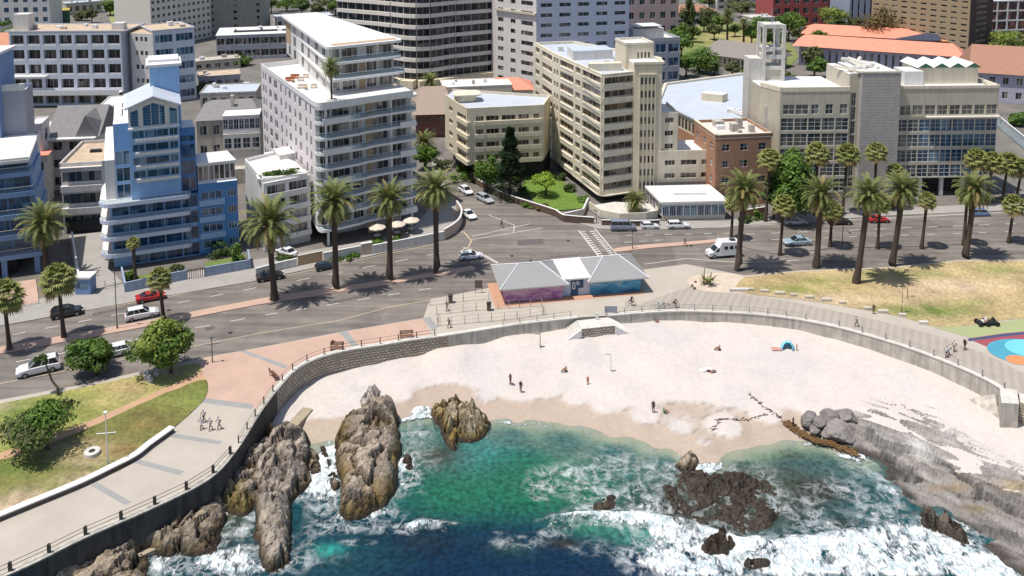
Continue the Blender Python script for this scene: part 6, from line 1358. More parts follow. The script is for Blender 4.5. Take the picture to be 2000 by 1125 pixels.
# ------------------------------------------------------------------ vegetation
def leaf_mat(name, c1, c2, sc=.35):
    if name in MATS: return MATS[name]
    m = bpy.data.materials.new(name); m.use_nodes = True; N, L = nodes_of(m); P = N['Principled BSDF']; P.inputs['Roughness'].default_value = .6; P.inputs['Specular IOR Level'].default_value = .3
    ge = N.new('ShaderNodeNewGeometry'); nz = N.new('ShaderNodeTexNoise'); nz.inputs['Scale'].default_value = sc; nz.inputs['Detail'].default_value = 2; L.new(ge.outputs['Position'], nz.inputs['Vector'])
    ad = N.new('ShaderNodeMath'); ad.operation = 'MULTIPLY_ADD'; ad.inputs[1].default_value = .55; L.new(ge.outputs['Random Per Island'], ad.inputs[0]); L.new(nz.outputs[0], ad.inputs[2])
    mr = N.new('ShaderNodeMapRange'); mr.inputs[1].default_value = .3; mr.inputs[2].default_value = 1.1; L.new(ad.outputs[0], mr.inputs[0])
    mx = N.new('ShaderNodeMix'); mx.data_type = 'RGBA'; mx.inputs['A'].default_value = (*c1, 1); mx.inputs['B'].default_value = (*c2, 1); L.new(mr.outputs[0], mx.inputs['Factor']); L.new(mx.outputs['Result'], P.inputs['Base Color'])
    tl = N.new('ShaderNodeBsdfTranslucent'); L.new(mx.outputs['Result'], tl.inputs[0]); ms = N.new('ShaderNodeMixShader'); ms.inputs[0].default_value = .25
    L.new(P.outputs[0], ms.inputs[1]); L.new(tl.outputs[0], ms.inputs[2]); L.new(ms.outputs[0], N['Material Output'].inputs[0]); MATS[name] = m; return m
L_PALM = leaf_mat('date palm leaf', (.055,.08,.018), (.27,.30,.10)); L_OLD = leaf_mat('old palm leaf', (.20,.16,.05), (.42,.33,.14)); L_FAN = leaf_mat('fan palm leaf', (.12,.16,.03), (.36,.36,.12))
L_DK = leaf_mat('dark tree leaf', (.020,.045,.010), (.10,.15,.035)); L_MD = leaf_mat('green tree leaf', (.035,.085,.012), (.15,.25,.04)); L_YG = leaf_mat('yellow green leaf', (.07,.12,.015), (.30,.36,.07)); L_OL = leaf_mat('olive leaf', (.05,.065,.02), (.17,.19,.07))
L_PINE = leaf_mat('pine needle', (.008,.030,.010), (.035,.075,.025)); L_BR = leaf_mat('bronze leaf', (.09,.07,.03), (.22,.17,.07)); L_LIME = leaf_mat('lime shrub leaf', (.12,.22,.02), (.36,.48,.06))
BARK = mat('palm bark', (.075,.055,.042), .95, .3, 3, bump=.06, bscale=6); BARK2 = mat('tree bark', (.10,.075,.055), .95, .3, 3, bump=.04)
FRUIT = mat('orange date stalks', (.45,.22,.05), .7, .3, 5)
def frond(b, az, el, Lf, droop, m, wl=.72, n=17, base=(0,0,0), tw=0):
    """a feather leaf: an arching rib with narrow leaflets on either side"""
    d = Vector((math.cos(az), math.sin(az), 0)); p = Vector(base); e = el; step = Lf/n; side = Vector((-d.y, d.x, 0)); pts = [p.copy()]; dirs = []
    for i in range(n):
        v = d*math.cos(e)+Vector((0,0,math.sin(e))); p = p+v*step; e -= droop*(.35+1.3*i/n)/n*2; pts.append(p.copy()); dirs.append(v)
    for i in range(2, n):
        q = pts[i]; v = dirs[i-1]; up = side.cross(v); w = wl*math.sin(math.pi*min(1, (i+1.2)/(n+1.5)))**.6*(1.15 if i < n*.6 else .9)
        for s in (-1, 1):
            for h in (0, .5):
                c = q+v*step*h; tip = c+(side*s*.82+v*.50+up*(.22-.35*random.random()))*w; a = v*step*.26
                b.add([c-a, c+a, tip], [(0,1,2)], m)
    b.path(pts, [.05*(1-i/(n+2)) for i in range(n+1)], m, 3)
def date_crown(seed, nf=84, R_=4.9):
    random.seed(seed); b = MB()
    for i in range(nf):
        t = (i+.5)/nf; el = R(86)-R(112)*t**.95; az = i*2.39996+random.uniform(-.2,.2); old = t > .88 or random.random() < .07
        frond(b, az, el+random.uniform(-.1,.1), R_*(.80+.25*math.sin(math.pi*min(1,t+.25)))*random.uniform(.9,1.08), .65+.35*math.cos(el), L_OLD if old else L_PALM, base=(math.cos(az)*.25, math.sin(az)*.25, .25-.8*t))
    for i in range(14):
        a = random.random()*6.28; b.tube((math.cos(a)*.3, math.sin(a)*.3, 0), (math.cos(a)*random.uniform(.8,1.5), math.sin(a)*random.uniform(.8,1.5), random.uniform(-.2,.6)), .12, .05, FRUIT, 4)
    return b.mesh('crown')
def date_trunk(seed):
    random.seed(seed); pts = [(math.sin(i*.5+seed)*.03, math.cos(i*.4+seed)*.03, i/10) for i in range(11)]
    b = MB(); b.path(pts, [.72,.56,.49,.46,.45,.44,.44,.46,.52,.60,.74], BARK, 12)
    return b.mesh('trunk', True)
def fan_crown(seed, nf=44, R_=2.4):
    random.seed(seed); b = MB()
    for i in range(nf):
        t = (i+.5)/nf; el = R(82)-R(125)*t; az = i*2.39996+random.uniform(-.25,.25); d = Vector((math.cos(az)*math.cos(el), math.sin(az)*math.cos(el), math.sin(el))); m = L_OLD if t > .8 else L_FAN
        c = d*R_*.55; b.tube((0,0,0), c, .035, .02, m, 3, False); s = d.cross(Vector((0,0,1))); s = s.normalized() if s.length > .1 else Vector((1,0,0)); u = s.cross(d)
        for k in range(13):
            a = R(-78)+R(156)*k/12; v = (d*math.cos(a)+s*math.sin(a))*R_*.62*(1-.15*abs(a)); tip = c+v+Vector((0,0,-.28*R_*random.uniform(.3,1)*(.5+.5*math.cos(a)))); q = (s*math.cos(a)-d*math.sin(a))*.15
            mid = c+v*.6+Vector((0,0,.05)); b.add([c, mid+q, tip, mid-q], [(0,1,2,3)], m)
    return b.mesh('crown')
def thin_trunk(seed):
    b = MB(); b.path([(0,0,i/8) for i in range(9)], [.58,.44,.38,.36,.35,.34,.36,.42,.50], BARK, 10); return b.mesh('trunk', True)
CROWNS = [date_crown(s) for s in (1, 2, 3)]; TRUNKS = [date_trunk(s) for s in (1, 2)]; FANS = [fan_crown(s) for s in (4, 5, 6)]; THINS = [thin_trunk(1)]
def palm(kind_, bx, by, cx, cy, cs, label, group, seed=0, z0=.12):
    """foot at bearing (bx,by); crown heart seen at (cx,cy)"""
    p = G(bx, by, z0); h = ZT(p.y, cy)-z0; s = SCL(bx, by); lean = (cx-bx)/s
    t = thing('date_palm' if kind_ == 'd' else 'fan_palm', label, 'palm tree', p, 0, group)
    tr = link('trunk', TRUNKS[seed % 2] if kind_ == 'd' else THINS[0], t, False); tr.scale = (1 if kind_ == 'd' else .72, 1 if kind_ == 'd' else .72, h); tr.rotation_euler = (0, 0, seed)
    tr.matrix_parent_inverse = Matrix(((1,0,lean/h,0),(0,1,0,0),(0,0,1,0),(0,0,0,1)))
    cr = link('crown', CROWNS[seed % 3] if kind_ == 'd' else FANS[seed % 3], t, False); cr.location = (lean, 0, h); cr.scale = (cs, cs, cs*random.uniform(.95,1.08)); cr.rotation_euler = (random.uniform(-.06,.06), random.uniform(-.06,.06), seed*1.7)
    return t
random.seed(11)
GD = 'date palms lining the sea road'
for i, (bx, by, cx, cy, cs, lab) in enumerate([
    (92,543,90,440,.95,'date palm in front of the dark carport of the blue terraces'), (536,586,530,438,1.08,'date palm before the low white annex, first from the blue block'), (657,563,655,396,.98,'date palm standing before the tall white tower, second of four'),
    (762,546,762,392,.80,'yellowish date palm before the terrace parasols'), (853,531,852,372,.92,'date palm at the junction end of the median'), (1441,526,1449,374,.92,'date palm beside the camper van and the aloe bed'),
    (1594,521,1599,384,.88,'date palm at the lawn edge below the round green tree'), (1672,553,1690,382,.86,'leaning date palm rooted in the lawn with a spider shaped shadow'), (1743,519,1756,374,.82,'date palm at the lawn edge beside the red car'), (1886,503,1896,373,.86,'date palm with shaggy dark trunk near the end of the lawn')]):
    palm('d', bx, by, cx, cy, cs, lab, GD, i)
GF = 'fan palms along the road'
for i, (bx, by, cx, cy, cs, lab) in enumerate([
    (19,682,14,582,1.1,'fan palm on the median nearest the left edge'), (125,658,120,548,1.05,'fan palm on the median beside the black hatchback'), (320,626,315,546,.75,'small fan palm on the median beside the red coupe'),
    (1523,497,1528,402,.85,'short fan palm left of the silver car'), (1621,482,1623,412,.85,'fan palm with yellow fronds between two date palms'), (1800,484,1806,392,.70,'slim fan palm alone on the right median'), (1970,473,1976,402,.85,'fan palm on the median nearest the right edge'),
    (1428,467,1430,398,.7,'thin fan palm half hidden behind the camper date palm'), (1714,484,1715,398,.75,'fan palm rising behind the red car'), (1882,478,1884,385,.7,'fan palm twin close behind the shaggy date palm')]):
    palm('f', bx, by, cx, cy, cs, lab, GF, i)
GB = 'tall fan palms before the grey building'
for i, (bx, by, cx, cy, cs, lab) in enumerate([
    (1495,432,1500,312,1.0,'fan palm in front of the red brick wall'), (1592,420,1592,302,1.05,'fan palm above the round green tree by the grey building'), (1645,418,1651,302,1.05,'fan palm left of the blank tiled slab'), (1706,410,1707,298,.95,'fan palm against the blank tiled slab'), (1744,408,1745,335,.75,'low fan palm at the corner of the blank slab'),
    (1897,398,1902,312,1.0,'fan palm at the right corner of the grey building'), (1930,395,1934,318,1.05,'fan palm just right of the grey building'), (1958,390,1964,322,1.1,'fan palm by the car park, second from the right edge'), (1985,388,1992,330,1.0,'fan palm by the car park nearest the right edge')]):
    palm('f', bx, by, cx, cy, cs, lab, GB, i+3)
tp = WT_PT(3.4, 1.0); t = thing('date_palm', 'dark potted palm standing on the roof terrace of the white tower', 'palm tree', (tp.x, tp.y, WT_Z))
tr = link('trunk', THINS[0], t, False); tr.scale = (.45,.45,6.2); cr = link('crown', CROWNS[1], t, False); cr.location = (0,0,6.2); cr.scale = (.5,.5,.55)
b = MB(); b.tube((0,0,.0),(0,0,.6),.9,.95,M['concrete_pale'],12); b.build('planter', t, world=False)
for i, (bx, by, cx, cy, cs, k, lab) in enumerate([(1420,85,1420,32,.95,'d','tall background palm by the white sail mast'),(1452,88,1452,48,.8,'d','shorter background palm behind the grey roofed hall'),(840,205,840,160,.75,'d','palm on the podium below the banded tower'),(826,300,828,280,.8,'d','palm in the side garden behind the white tower balconies'),(266,562,264,475,.45,'f','slender little palm against the blue lower balconies'),(1240,420,1240,395,.55,'d','small palm at the restaurant entrance')]):
    palm(k, bx, by, cx, cy, cs, lab, None, i)

def crown_mesh(seed, rx, ry, rz, m, n=2600, leaf=.30, clumps=16, flat=0, m2=None, dense=.55, name='crown'):
    random.seed(seed); b = MB(); cl = []
    for i in range(clumps):
        while 1:
            p = Vector((random.uniform(-1,1), random.uniform(-1,1), random.uniform(-1 if not flat else -.35,1)))
            if .25 < p.length < 1: break
        r = random.uniform(.30,.48); p = p*(1-r*.7)/max(.55, p.length)*p.length; cl.append((p, r))
    for i in range(n):
        p, r = cl[i % clumps]; v = Vector((random.gauss(0,1), random.gauss(0,1), random.gauss(0,1)+.25)).normalized(); q = p+v*r*random.uniform(dense, 1.08)
        c = Vector((q.x*rx, q.y*ry, q.z*rz)); nn = (v+Vector((random.uniform(-.7,.7), random.uniform(-.7,.7), random.uniform(-.2,.9)))).normalized(); a = nn.orthogonal().normalized(); a.rotate(Matrix.Rotation(random.random()*6.28, 3, nn)); d = nn.cross(a); s = leaf*random.uniform(.6,1.3)
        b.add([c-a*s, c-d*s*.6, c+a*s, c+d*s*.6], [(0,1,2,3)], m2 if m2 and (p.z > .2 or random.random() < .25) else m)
    return b.mesh(name)
def limb_mesh(seed, h, rx, r0=.22, n=5, spread=.55):
    random.seed(seed); b = MB(); k = h*.55; b.path([(0,0,-.3),(.05,.03,k*.5),(0.12,0,k)], [r0*1.3, r0, r0*.8], BARK2, 8)
    for i in range(n):
        a = 6.28*i/n+random.random(); q = Vector((math.cos(a)*rx*spread, math.sin(a)*rx*spread, h*random.uniform(.85,1.1))); b.path([(0.1,0,k*.9), (q.x*.5, q.y*.5, k+(q.z-k)*.45), tuple(q)], [r0*.6, r0*.42, r0*.2], BARK2, 6)
    return b.mesh('trunk', True)
def tree(bx, by, cx, cy, rx_px, rz_px, m, label, seed=1, z0=.12, n=2600, leaf=.30, clumps=16, flat=0, m2=None, name='tree', cat='tree', group=None, ry=None, r0=.22, dense=.55):
    p = G(bx, by, z0); s = SCL(bx, by); h = max(.5, ZT(p.y, cy)-z0); rx = rx_px/s*1.08; rz = rz_px/s*1.05
    t = thing(name, label, cat, p, 0, group); c = link('crown', crown_mesh(seed, rx, ry or rx, rz, m, n, leaf, clumps, flat, m2, dense), t, False); c.location = ((cx-bx)/s, 0, h)
    link('trunk', limb_mesh(seed, h, rx*.8, r0), t, False); return t
def shrub(px, py, rx_px, rz_px, m, label, seed=1, z0=.12, n=500, leaf=.22, clumps=8, ry=None, m2=None, cat='shrub', group=None, name='shrub'):
    p = G(px, py, z0); s = SCL(px, py); rx = rx_px/s; rz = rz_px/s; me = crown_mesh(seed, rx, ry or rx, rz, m, n, leaf, clumps, 1, m2, .3, 'foliage')
    o = link(name, me); o.location = p+Vector((0,0,rz*.35)); return tag(o, label, cat, group)
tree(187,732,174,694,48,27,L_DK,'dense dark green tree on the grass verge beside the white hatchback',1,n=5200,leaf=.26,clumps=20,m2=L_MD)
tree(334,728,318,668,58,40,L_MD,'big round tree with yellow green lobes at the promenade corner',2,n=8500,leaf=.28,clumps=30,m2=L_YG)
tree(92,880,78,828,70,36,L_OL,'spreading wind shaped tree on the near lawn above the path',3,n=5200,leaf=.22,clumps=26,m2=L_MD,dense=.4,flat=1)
tree(1545,432,1545,358,50,62,L_MD,'large round green tree between the brick and grey buildings',4,n=6500,leaf=.40,clumps=24,r0=.3)
tree(1510,428,1512,370,26,30,L_DK,'darker tree leaning on the round green one by the brick wall',5,n=2500,leaf=.36)
def conifer():
    p = G(996,386); s = SCL(996,386); h = ZT(p.y, 248); random.seed(6); t = thing('norfolk_pine', 'tall dark conifer standing in front of the cream wing', 'tree', p); b = MB()
    for i in range(7000):
        z = random.random()**.8; r = 4.3*(1-z)**.75*(.75+.25*math.sin(z*34))+.25; a = random.random()*6.28; rr = r*math.sqrt(random.uniform(.25,1)); c = Vector((math.cos(a)*rr, math.sin(a)*rr, 1+z*(h-1)-rr*.12)); d = Vector((math.cos(a), math.sin(a), random.uniform(-.3,.5)))*random.uniform(.3,.6); q = d.cross(Vector((0,0,1))).normalized()*.16
        b.add([c-q, c+q, c+d], [(0,1,2)], L_PINE)
    b.build('crown', t, world=False); b = MB(); b.path([(0,0,0),(0,0,h*.5),(0,0,h*.95)], [.4,.25,.05], BARK2); b.build('trunk', t, world=False)
conifer()
tree(952,372,957,332,30,28,L_MD,'bright green bushy tree left of the conifer',7,n=2600,leaf=.3)
tree(1066,382,1062,352,28,14,L_LIME,'flat topped clipped tree on the hotel garden lawn',8,n=1600,leaf=.25,flat=1)
sheet('garden_lawn', [(1020,365),(1030,340),(1075,335),(1120,375),(1142,402),(1120,408),(1080,410),(1050,400)], .16, mat('bright garden grass', (.12,.20,.03), .95, .3, 1.2, bump=.04, bscale=12), 0, 3)
random.seed(9)
for i, (x, y, a, h_, m, lab) in enumerate([(1012,352,16,10,L_DK,'dark shrub at the foot of the conifer'),(1000,390,22,10,L_OL,'grey green hedge shrub behind the street wall'),(1030,402,22,8,L_MD,'hedge shrub halfway along the street wall'),(1115,372,16,12,L_DK,'dark shrub under the cream tower soffit'),(1095,350,14,10,L_DK,'shrub in the shade of the cream tower'),(1060,408,16,9,L_BR,'bronze spiky shrub at the lawn corner'),(1140,392,14,9,L_MD,'shrub at the garden steps'),(1020,378,14,12,L_MD,'round shrub beside the conifer trunk'),
    (895,352,24,14,L_MD,'leafy shrub bank at the head of the side street'),(870,330,26,16,L_OL,'olive shrub behind the side street'),(905,330,22,16,L_MD,'green shrub under the cream wing'),(845,312,26,18,L_DK,'dark tree like shrub in the white tower side garden'),(930,352,20,10,L_OL,'hedge shrub at the bend of the side street'),
    (430,500,28,24,L_DK,'big rounded dark shrub before the deep blue wall'),(465,508,18,26,L_MD,'upright green shrub at the garden wall end'),(255,545,14,14,L_MD,'green shrub at the driveway corner of the blue garden'),(345,530,16,16,L_OL,'small garden tree like shrub beside the iron gate'),(268,555,14,8,L_YG,'yellow green shrub low in the blue garden'),
    (560,505,22,8,L_DK,'hedge beside the parked white car'),(690,503,22,7,L_MD,'hedge strip below the white boundary wall'),(655,508,16,7,L_DK,'short hedge by the boundary planter'),(735,472,16,6,L_MD,'hedge under the parasols'),(775,466,16,6,L_MD,'second hedge under the parasols'),
    (1455,432,14,10,L_DK,'dark shrub at the foot of the brick building'),(1480,428,16,14,L_MD,'shrub between brick building and fan palm'),(208,202,26,10,L_YG,'flowering shrub row on the white block terrace'),(115,340,9,22,L_YG,'narrow yellow green cypress between the houses')]):
    shrub(x, y, a, h_, m, lab, i+20, n=700)
p = G(547,345,12.6); o = link('hedge', crown_mesh(77, 4.0, 1.0, 1.0, L_DK, 1800, .22, 20, 1, L_MD, .2, 'foliage')); o.location = p+Vector((.3,0,.5)); o.rotation_euler.z = R(22); tag(o, 'dark planter hedge on the roof of the white annex', 'hedge')
b = MB(); b.box(-4.3,-1.2,0,4.3,1.2,.45,M['white']); q = b.build('planter_box'); q.location = p+Vector((.3,0,.05)); q.rotation_euler.z = R(22); tag(q, 'long white planter box on the annex roof', 'planter')
# background trees
for i, (bx, by, cx, cy, a, h_, m, lab, nm) in enumerate([
    (1345,62,1345,22,18,36,L_DK,'tall dark conifer at the top behind the blue block','conifer'),(1365,140,1365,118,42,26,L_MD,'leafy green tree between blue block and grey hall','tree'),(1385,45,1385,28,26,16,L_OL,'olive tree in the park behind the hall','tree'),(1335,75,1335,58,22,16,L_MD,'tree beside the dark background conifer','tree'),
    (1480,70,1480,48,26,18,L_MD,'tree left of the bell tower top','tree'),(1540,80,1540,42,36,22,L_MD,'green tree in front of the crimson block','tree'),(1625,58,1625,30,36,18,L_YG,'rounded yellow green tree by the coral roofs','tree'),(1722,90,1722,45,40,34,L_BR,'bushy olive brown tree rising from the coral roofed courtyard','tree'),(1965,112,1968,84,48,26,L_YG,'broad yellow green tree near the top right corner','tree'),
    (1585,135,1585,110,22,18,L_OL,'small tree between bell tower and coral roof','tree'),(1590,150,1590,125,24,14,L_MD,'tree behind the grey building stair block','tree'),(270,40,270,16,24,14,L_OL,'tree by the car park path at upper left','tree'),(215,30,215,12,18,12,L_MD,'tree beside the upper left car park','tree'),(15,62,12,40,18,12,L_MD,'tree at the upper left corner behind the orange roof','tree'),(160,40,158,30,16,9,L_OL,'low tree shading the car park entry','tree'),
    (560,22,560,4,40,12,L_MD,'tree line tree behind the white tower roof','tree'),(640,22,640,2,36,12,L_OL,'tree at the top edge left of the banded tower','tree'),(1400,12,1400,2,40,10,L_MD,'park tree at the top edge','tree'),(1460,20,1450,6,40,10,L_OL,'park tree at the top edge above the two palms','tree'),(410,178,405,170,22,8,L_DK,'dark creeper covered tree by the boat yard','tree'),(470,128,470,118,26,8,L_MD,'hedge like tree below the dark office','tree'),
    (1990,245,1990,232,20,12,L_MD,'tree at the right edge beyond the grey building','tree'),(830,330,832,300,22,18,L_MD,'garden tree beside the white tower balconies','tree'),(1870,140,1866,130,12,8,L_MD,'small tree beside the brown school roof','tree'),(1530,160,1532,148,20,10,L_OL,'tree peeping over the grey left wing','tree')]):
    tree(bx, by, cx, cy, a, h_, m, lab, i+60, n=1400, leaf=.55, clumps=14, name=nm, r0=.35)
tag(lawn('park_grass', [(1330,60),(1420,40),(1520,70),(1560,110),(1500,140),(1380,100),(1330,130)], .05, (.16,.20,.06), [(1440,80,60,20,DRY,.6)], 4, 2))
tag(lawn('park_grass', [(210,12),(300,8),(310,60),(230,70)], .05, (.18,.21,.06), [(260,30,20,10,BARE,.6)], 4, 2))
random.seed(33); PT = [(crown_mesh(300+i, 4.2, 4.2, 3.0, m, 1300, .55, 14, 0, None, .5), limb_mesh(300+i, 4.5, 3.2, .3)) for i, m in enumerate((L_MD, L_DK, L_OL))]
for i, (x, y, s_) in enumerate([(1330,112,1.1),(1352,82,1),(1395,78,.9),(1410,60,1.2),(1435,72,.8),(1448,34,1.1),(1468,88,1),(1490,98,1.2),(1500,30,1.2),(1520,100,1),(1545,66,1.1),(1385,18,1.1),(1425,12,1.2),(1480,14,1.1),(1350,36,1),(1318,88,.9),(1375,62,1),(1560,84,.9),(1340,150,1),(1395,148,.8),(1430,152,.7),(1460,156,.7),
    (590,30,1.2),(620,34,1.1),(655,30,1.2),(530,26,1.1),(575,14,1.3),(1600,92,.9),(1640,66,1),(1670,60,.9),(240,60,.9),(290,56,.8),(180,44,.8),(25,84,1)]):
    park = x > 1300; t = thing('tree', 'tree in the wooded park behind the grey roofed hall' if park else 'tree among the far houses at the upper left', 'tree', G(x, y, .05), i*1.3, 'park trees behind the hall' if park else 'trees among the far houses'); t.scale = (s_, s_, s_*random.uniform(.8,1.1))
    c, l_ = PT[i % 3]; o = link('crown', c, t, False); o.location.z = 5.2; link('trunk', l_, t, False)
# leaning bare tree, aloe, verge details
t = thing('leaning_tree', 'thin bare trunk bending over the white car on the verge', 'tree', G(113,772,.12)); b = MB(); b.path([(0,0,-.2),(.05,0,1.0),(-.7,.1,1.9),(-1.2,.2,3.4),(-1.7,.3,4.6)], [.17,.15,.12,.10,.06], BARK2, 8); b.build('trunk', t, world=False)
c = link('crown', crown_mesh(99, 1.3, .8, .35, L_DK, 260, .2, 6, 1), t, False); c.location = (-2.2, .3, 4.7)
def aloe():
    t = thing('aloe', 'spiky yellow green aloe plant with flower spears in the sandy bed', 'plant', G(1381,557,.14)); random.seed(4); b = MB()
    for i in range(60):
        a = random.random()*6.28; c = Vector((math.cos(a)*random.uniform(0,.9), math.sin(a)*random.uniform(0,.6), random.uniform(.1,.9))); d = Vector((math.cos(a)*.9, math.sin(a)*.9, random.uniform(.2,1.2))); q = Vector((-math.sin(a),math.cos(a),0))*.11
        b.add([c-q, c+q, c+d], [(0,1,2)], L_YG if i % 3 else L_BR)
    b.build('leaves', t, world=False); b = MB()
    for x, h_ in ((-.6,3.0),(.5,2.2)): b.tube((x,0,.3),(x+.15,0,h_),.10,.05,L_BR,5)
    b.build('stem', t, world=False)
aloe()
for i, (x, y) in enumerate(((1360,552),(1352,560),(1357,565))): shrub(x, y, 4, 4, L_BR, ('brown tuft left of the aloe', 'lowest brown tuft by the aloe bed rim', 'brown tuft nearest the promenade below the aloe')[i], i+200, n=60, leaf=.12, clumps=3)

# ------------------------------------------------------------------ vehicles
def carpaint(name, col):
    if name in MATS: return MATS[name]
    m = mat(name, col, .25, .02, 1, spec=.6); m.node_tree.nodes['Principled BSDF'].inputs['Coat Weight'].default_value = .6; return m
CG = mat('car glass', (.015,.018,.022), .06, 0, 1, spec=.7); TYRE = mat('tyre rubber', (.02,.02,.02), .9); RIM = mat('wheel rim', (.35,.35,.36), .35, .05, metal=.8); LAMP = mat('headlamp', (.7,.7,.68), .15); TAIL = mat('tail lamp', (.35,.02,.02), .25); TRIM = mat('black trim', (.03,.03,.03), .6)
def wheel_mesh(r=.33, w=.22):
    b = MB(); b.tube((0,-w/2,0),(0,w/2,0),r,r,TYRE,14); t = b.mesh('tyre'); b = MB(); b.tube((0,-w/2-.01,0),(0,w/2+.01,0),r*.62,r*.62,RIM,10); return t, b.mesh('rim')
WH = wheel_mesh()
SHAPES = {  # length, width, belt stations (x, z), cabin base x0,x1, roof x0,x1, roof z
 'suv': (4.7,1.88,[(-2.35,.75),(-2.2,.98),(-.9,1.05),(.9,1.02),(1.9,.92),(2.35,.62)],-2.15,1.05,-1.85,.25,1.70),
 'hatch': (4.1,1.75,[(-2.05,.70),(-1.95,.95),(-.8,.98),(.8,.95),(1.6,.82),(2.05,.55)],-1.95,.95,-1.45,.15,1.48),
 'sedan': (4.5,1.8,[(-2.25,.65),(-2.1,.92),(-1.2,.96),(.8,.93),(1.8,.80),(2.25,.52)],-1.55,.95,-.85,.15,1.42),
 'coupe': (4.4,1.82,[(-2.2,.62),(-2.05,.90),(-1.0,.90),(.7,.86),(1.7,.72),(2.2,.46)],-1.6,.85,-.7,.0,1.28),
 'wagon': (4.6,1.8,[(-2.3,.68),(-2.2,.94),(-1.2,.98),(.8,.95),(1.8,.82),(2.3,.55)],-2.15,.95,-1.95,.15,1.50),
 'van': (4.9,1.9,[(-2.45,.7),(-2.4,1.15),(-1.0,1.15),(1.3,1.12),(1.9,1.0),(2.45,.6)],-2.4,1.65,-2.25,.95,1.95)}
def car(kind_, px, py, vx, vy, paint, label, sc=1.0, group='cars on the sea road'):
    L_, W, st, cb0, cb1, cr0, cr1, zr = SHAPES[kind_]; p = G(px, py, .004); q = G(px+vx, py+vy); h = math.atan2(q.y-p.y, q.x-p.x)
    t = thing('van' if kind_ == 'van' else 'car', label, 'van' if kind_ == 'van' else 'car', p, h, group); t.scale = (sc,)*3; w = W/2
    key = (kind_, paint.name)
    if key not in WCACHE:
        b = MB(); vs = []; rings = len(st)
        for i, (x, z) in enumerate(st):
            e = 0 if 0 < i < rings-1 else 1; ww = w*(.86 if e else 1); zl = .28 if not e else .40
            vs += [(x,-ww*.93,zl),(x,-ww,zl+.28),(x,-ww*.97,max(z-.05,zl+.2)),(x,-ww*.86,z),(x,ww*.86,z),(x,ww*.97,max(z-.05,zl+.2)),(x,ww,zl+.28),(x,ww*.93,zl)]
        fs = [(8*i+k,8*(i+1)+k,8*(i+1)+(k+1)%8,8*i+(k+1)%8) for i in range(rings-1) for k in range(8)]+[tuple(range(8))[::-1], tuple(range(8*rings-8,8*rings))]
        b.add(vs, fs, paint); body = b
        zb = 1.14 if kind_ == 'van' else [z for x, z in st if x == -.9 or abs(x+1) < .3][0] if True else .95
        zb = max(z for x, z in st)-.02; wi, wr = w*.86, w*.70
        A = [(cb0,-wi,zb),(cb1,-wi,zb),(cb1,wi,zb),(cb0,wi,zb)]; T = [(cr0,-wr,zr-.05),(cr1,-wr,zr-.05),(cr1,wr,zr-.05),(cr0,wr,zr-.05)]
        rf = [(cr0+.1,-wr*.9,zr),(cr1-.1,-wr*.9,zr),(cr1-.1,wr*.9,zr),(cr0+.1,wr*.9,zr)]
        body.add(T+rf, [(0,1,5,4),(1,2,6,5),(2,3,7,6),(3,0,4,7),(4,5,6,7)], paint)
        for (i, j) in ((0,0),(1,1),(2,2),(3,3)): body.tube(A[i], T[j], .055, .05, paint, 4)
        for s in (0, 3):
            for f in ((.36,.62) if kind_ != 'coupe' else (.5,)): body.tube(Vector(A[s]).lerp(Vector(A[(s+1) if s == 0 else 2]), f), Vector(T[s]).lerp(Vector(T[(s+1) if s == 0 else 2]), f), .04, .04, paint, 4)
        b = MB(); b.box(cr0+.25, -wr*.6, zr, cr1-.25, wr*.6, zr+.012, paint)
        wins = []
        for a_, c_ in ((0,1),(2,3)): g_ = MB(); g_.add([A[a_],A[c_],T[c_],T[a_]], [(0,1,2,3)], CG); wins.append(g_.mesh('side_window'))
        g_ = MB(); g_.add([A[1],A[2],T[2],T[1]], [(0,1,2,3)], CG); ws = g_.mesh('windscreen'); g_ = MB(); g_.add([A[3],A[0],T[0],T[3]], [(0,1,2,3)], CG); rw = g_.mesh('rear_window')
        hl = []; 
        for s in (-1, 1): g_ = MB(); g_.box(st[-1][0]-.25, s*w*.68-.16, .52, st[-1][0]+.0, s*w*.68+.16, .66, LAMP); hl.append(g_.mesh('headlight'))
        for s in (-1, 1): g_ = MB(); g_.box(st[0][0]-.02, s*w*.68-.14, .68, st[0][0]+.2, s*w*.68+.14, .86, TAIL); hl.append(g_.mesh('tail_light'))
        g_ = MB(); g_.box(st[-1][0]-.1, -w*.6, .36, st[-1][0]+.04, w*.6, .48, TRIM); g_.box(st[0][0]-.04, -w*.6, .36, st[0][0]+.1, w*.6, .48, TRIM)
        WCACHE[key] = (body.mesh('body', False), wins, ws, rw, hl)
    bo, wins, ws, rw, hl = WCACHE[key]
    link('body', bo, t, False); 
    for m_ in wins: link('side_window', m_, t, False)
    link('windscreen', ws, t, False); link('rear_window', rw, t, False)
    for m_ in hl: link(m_.name.split('.')[0], m_, t, False)
    for x in (L_*.30, -L_*.30):
        for s in (-1, 1):
            y = link('tyre', WH[0]); 
            bpy.data.objects.remove(y); wobj = bpy.data.objects.new('wheel', WH[0]); COL.objects.link(wobj); wobj.parent = t; wobj.location = (x, s*(w-.08), .33); link('rim', WH[1], wobj, False)
    return t
white = carpaint('white car paint', (.74,.74,.75)); black = carpaint('black car paint', (.012,.012,.014)); red = carpaint('red car paint', (.45,.02,.02)); silver = carpaint('silver car paint', (.42,.44,.46)); teal = carpaint('dark teal car paint', (.01,.03,.05)); grey = carpaint('blue grey van paint', (.22,.25,.32)); ltblue = carpaint('light blue car paint', (.30,.40,.46)); vblue = carpaint('blue van paint', (.16,.24,.44))
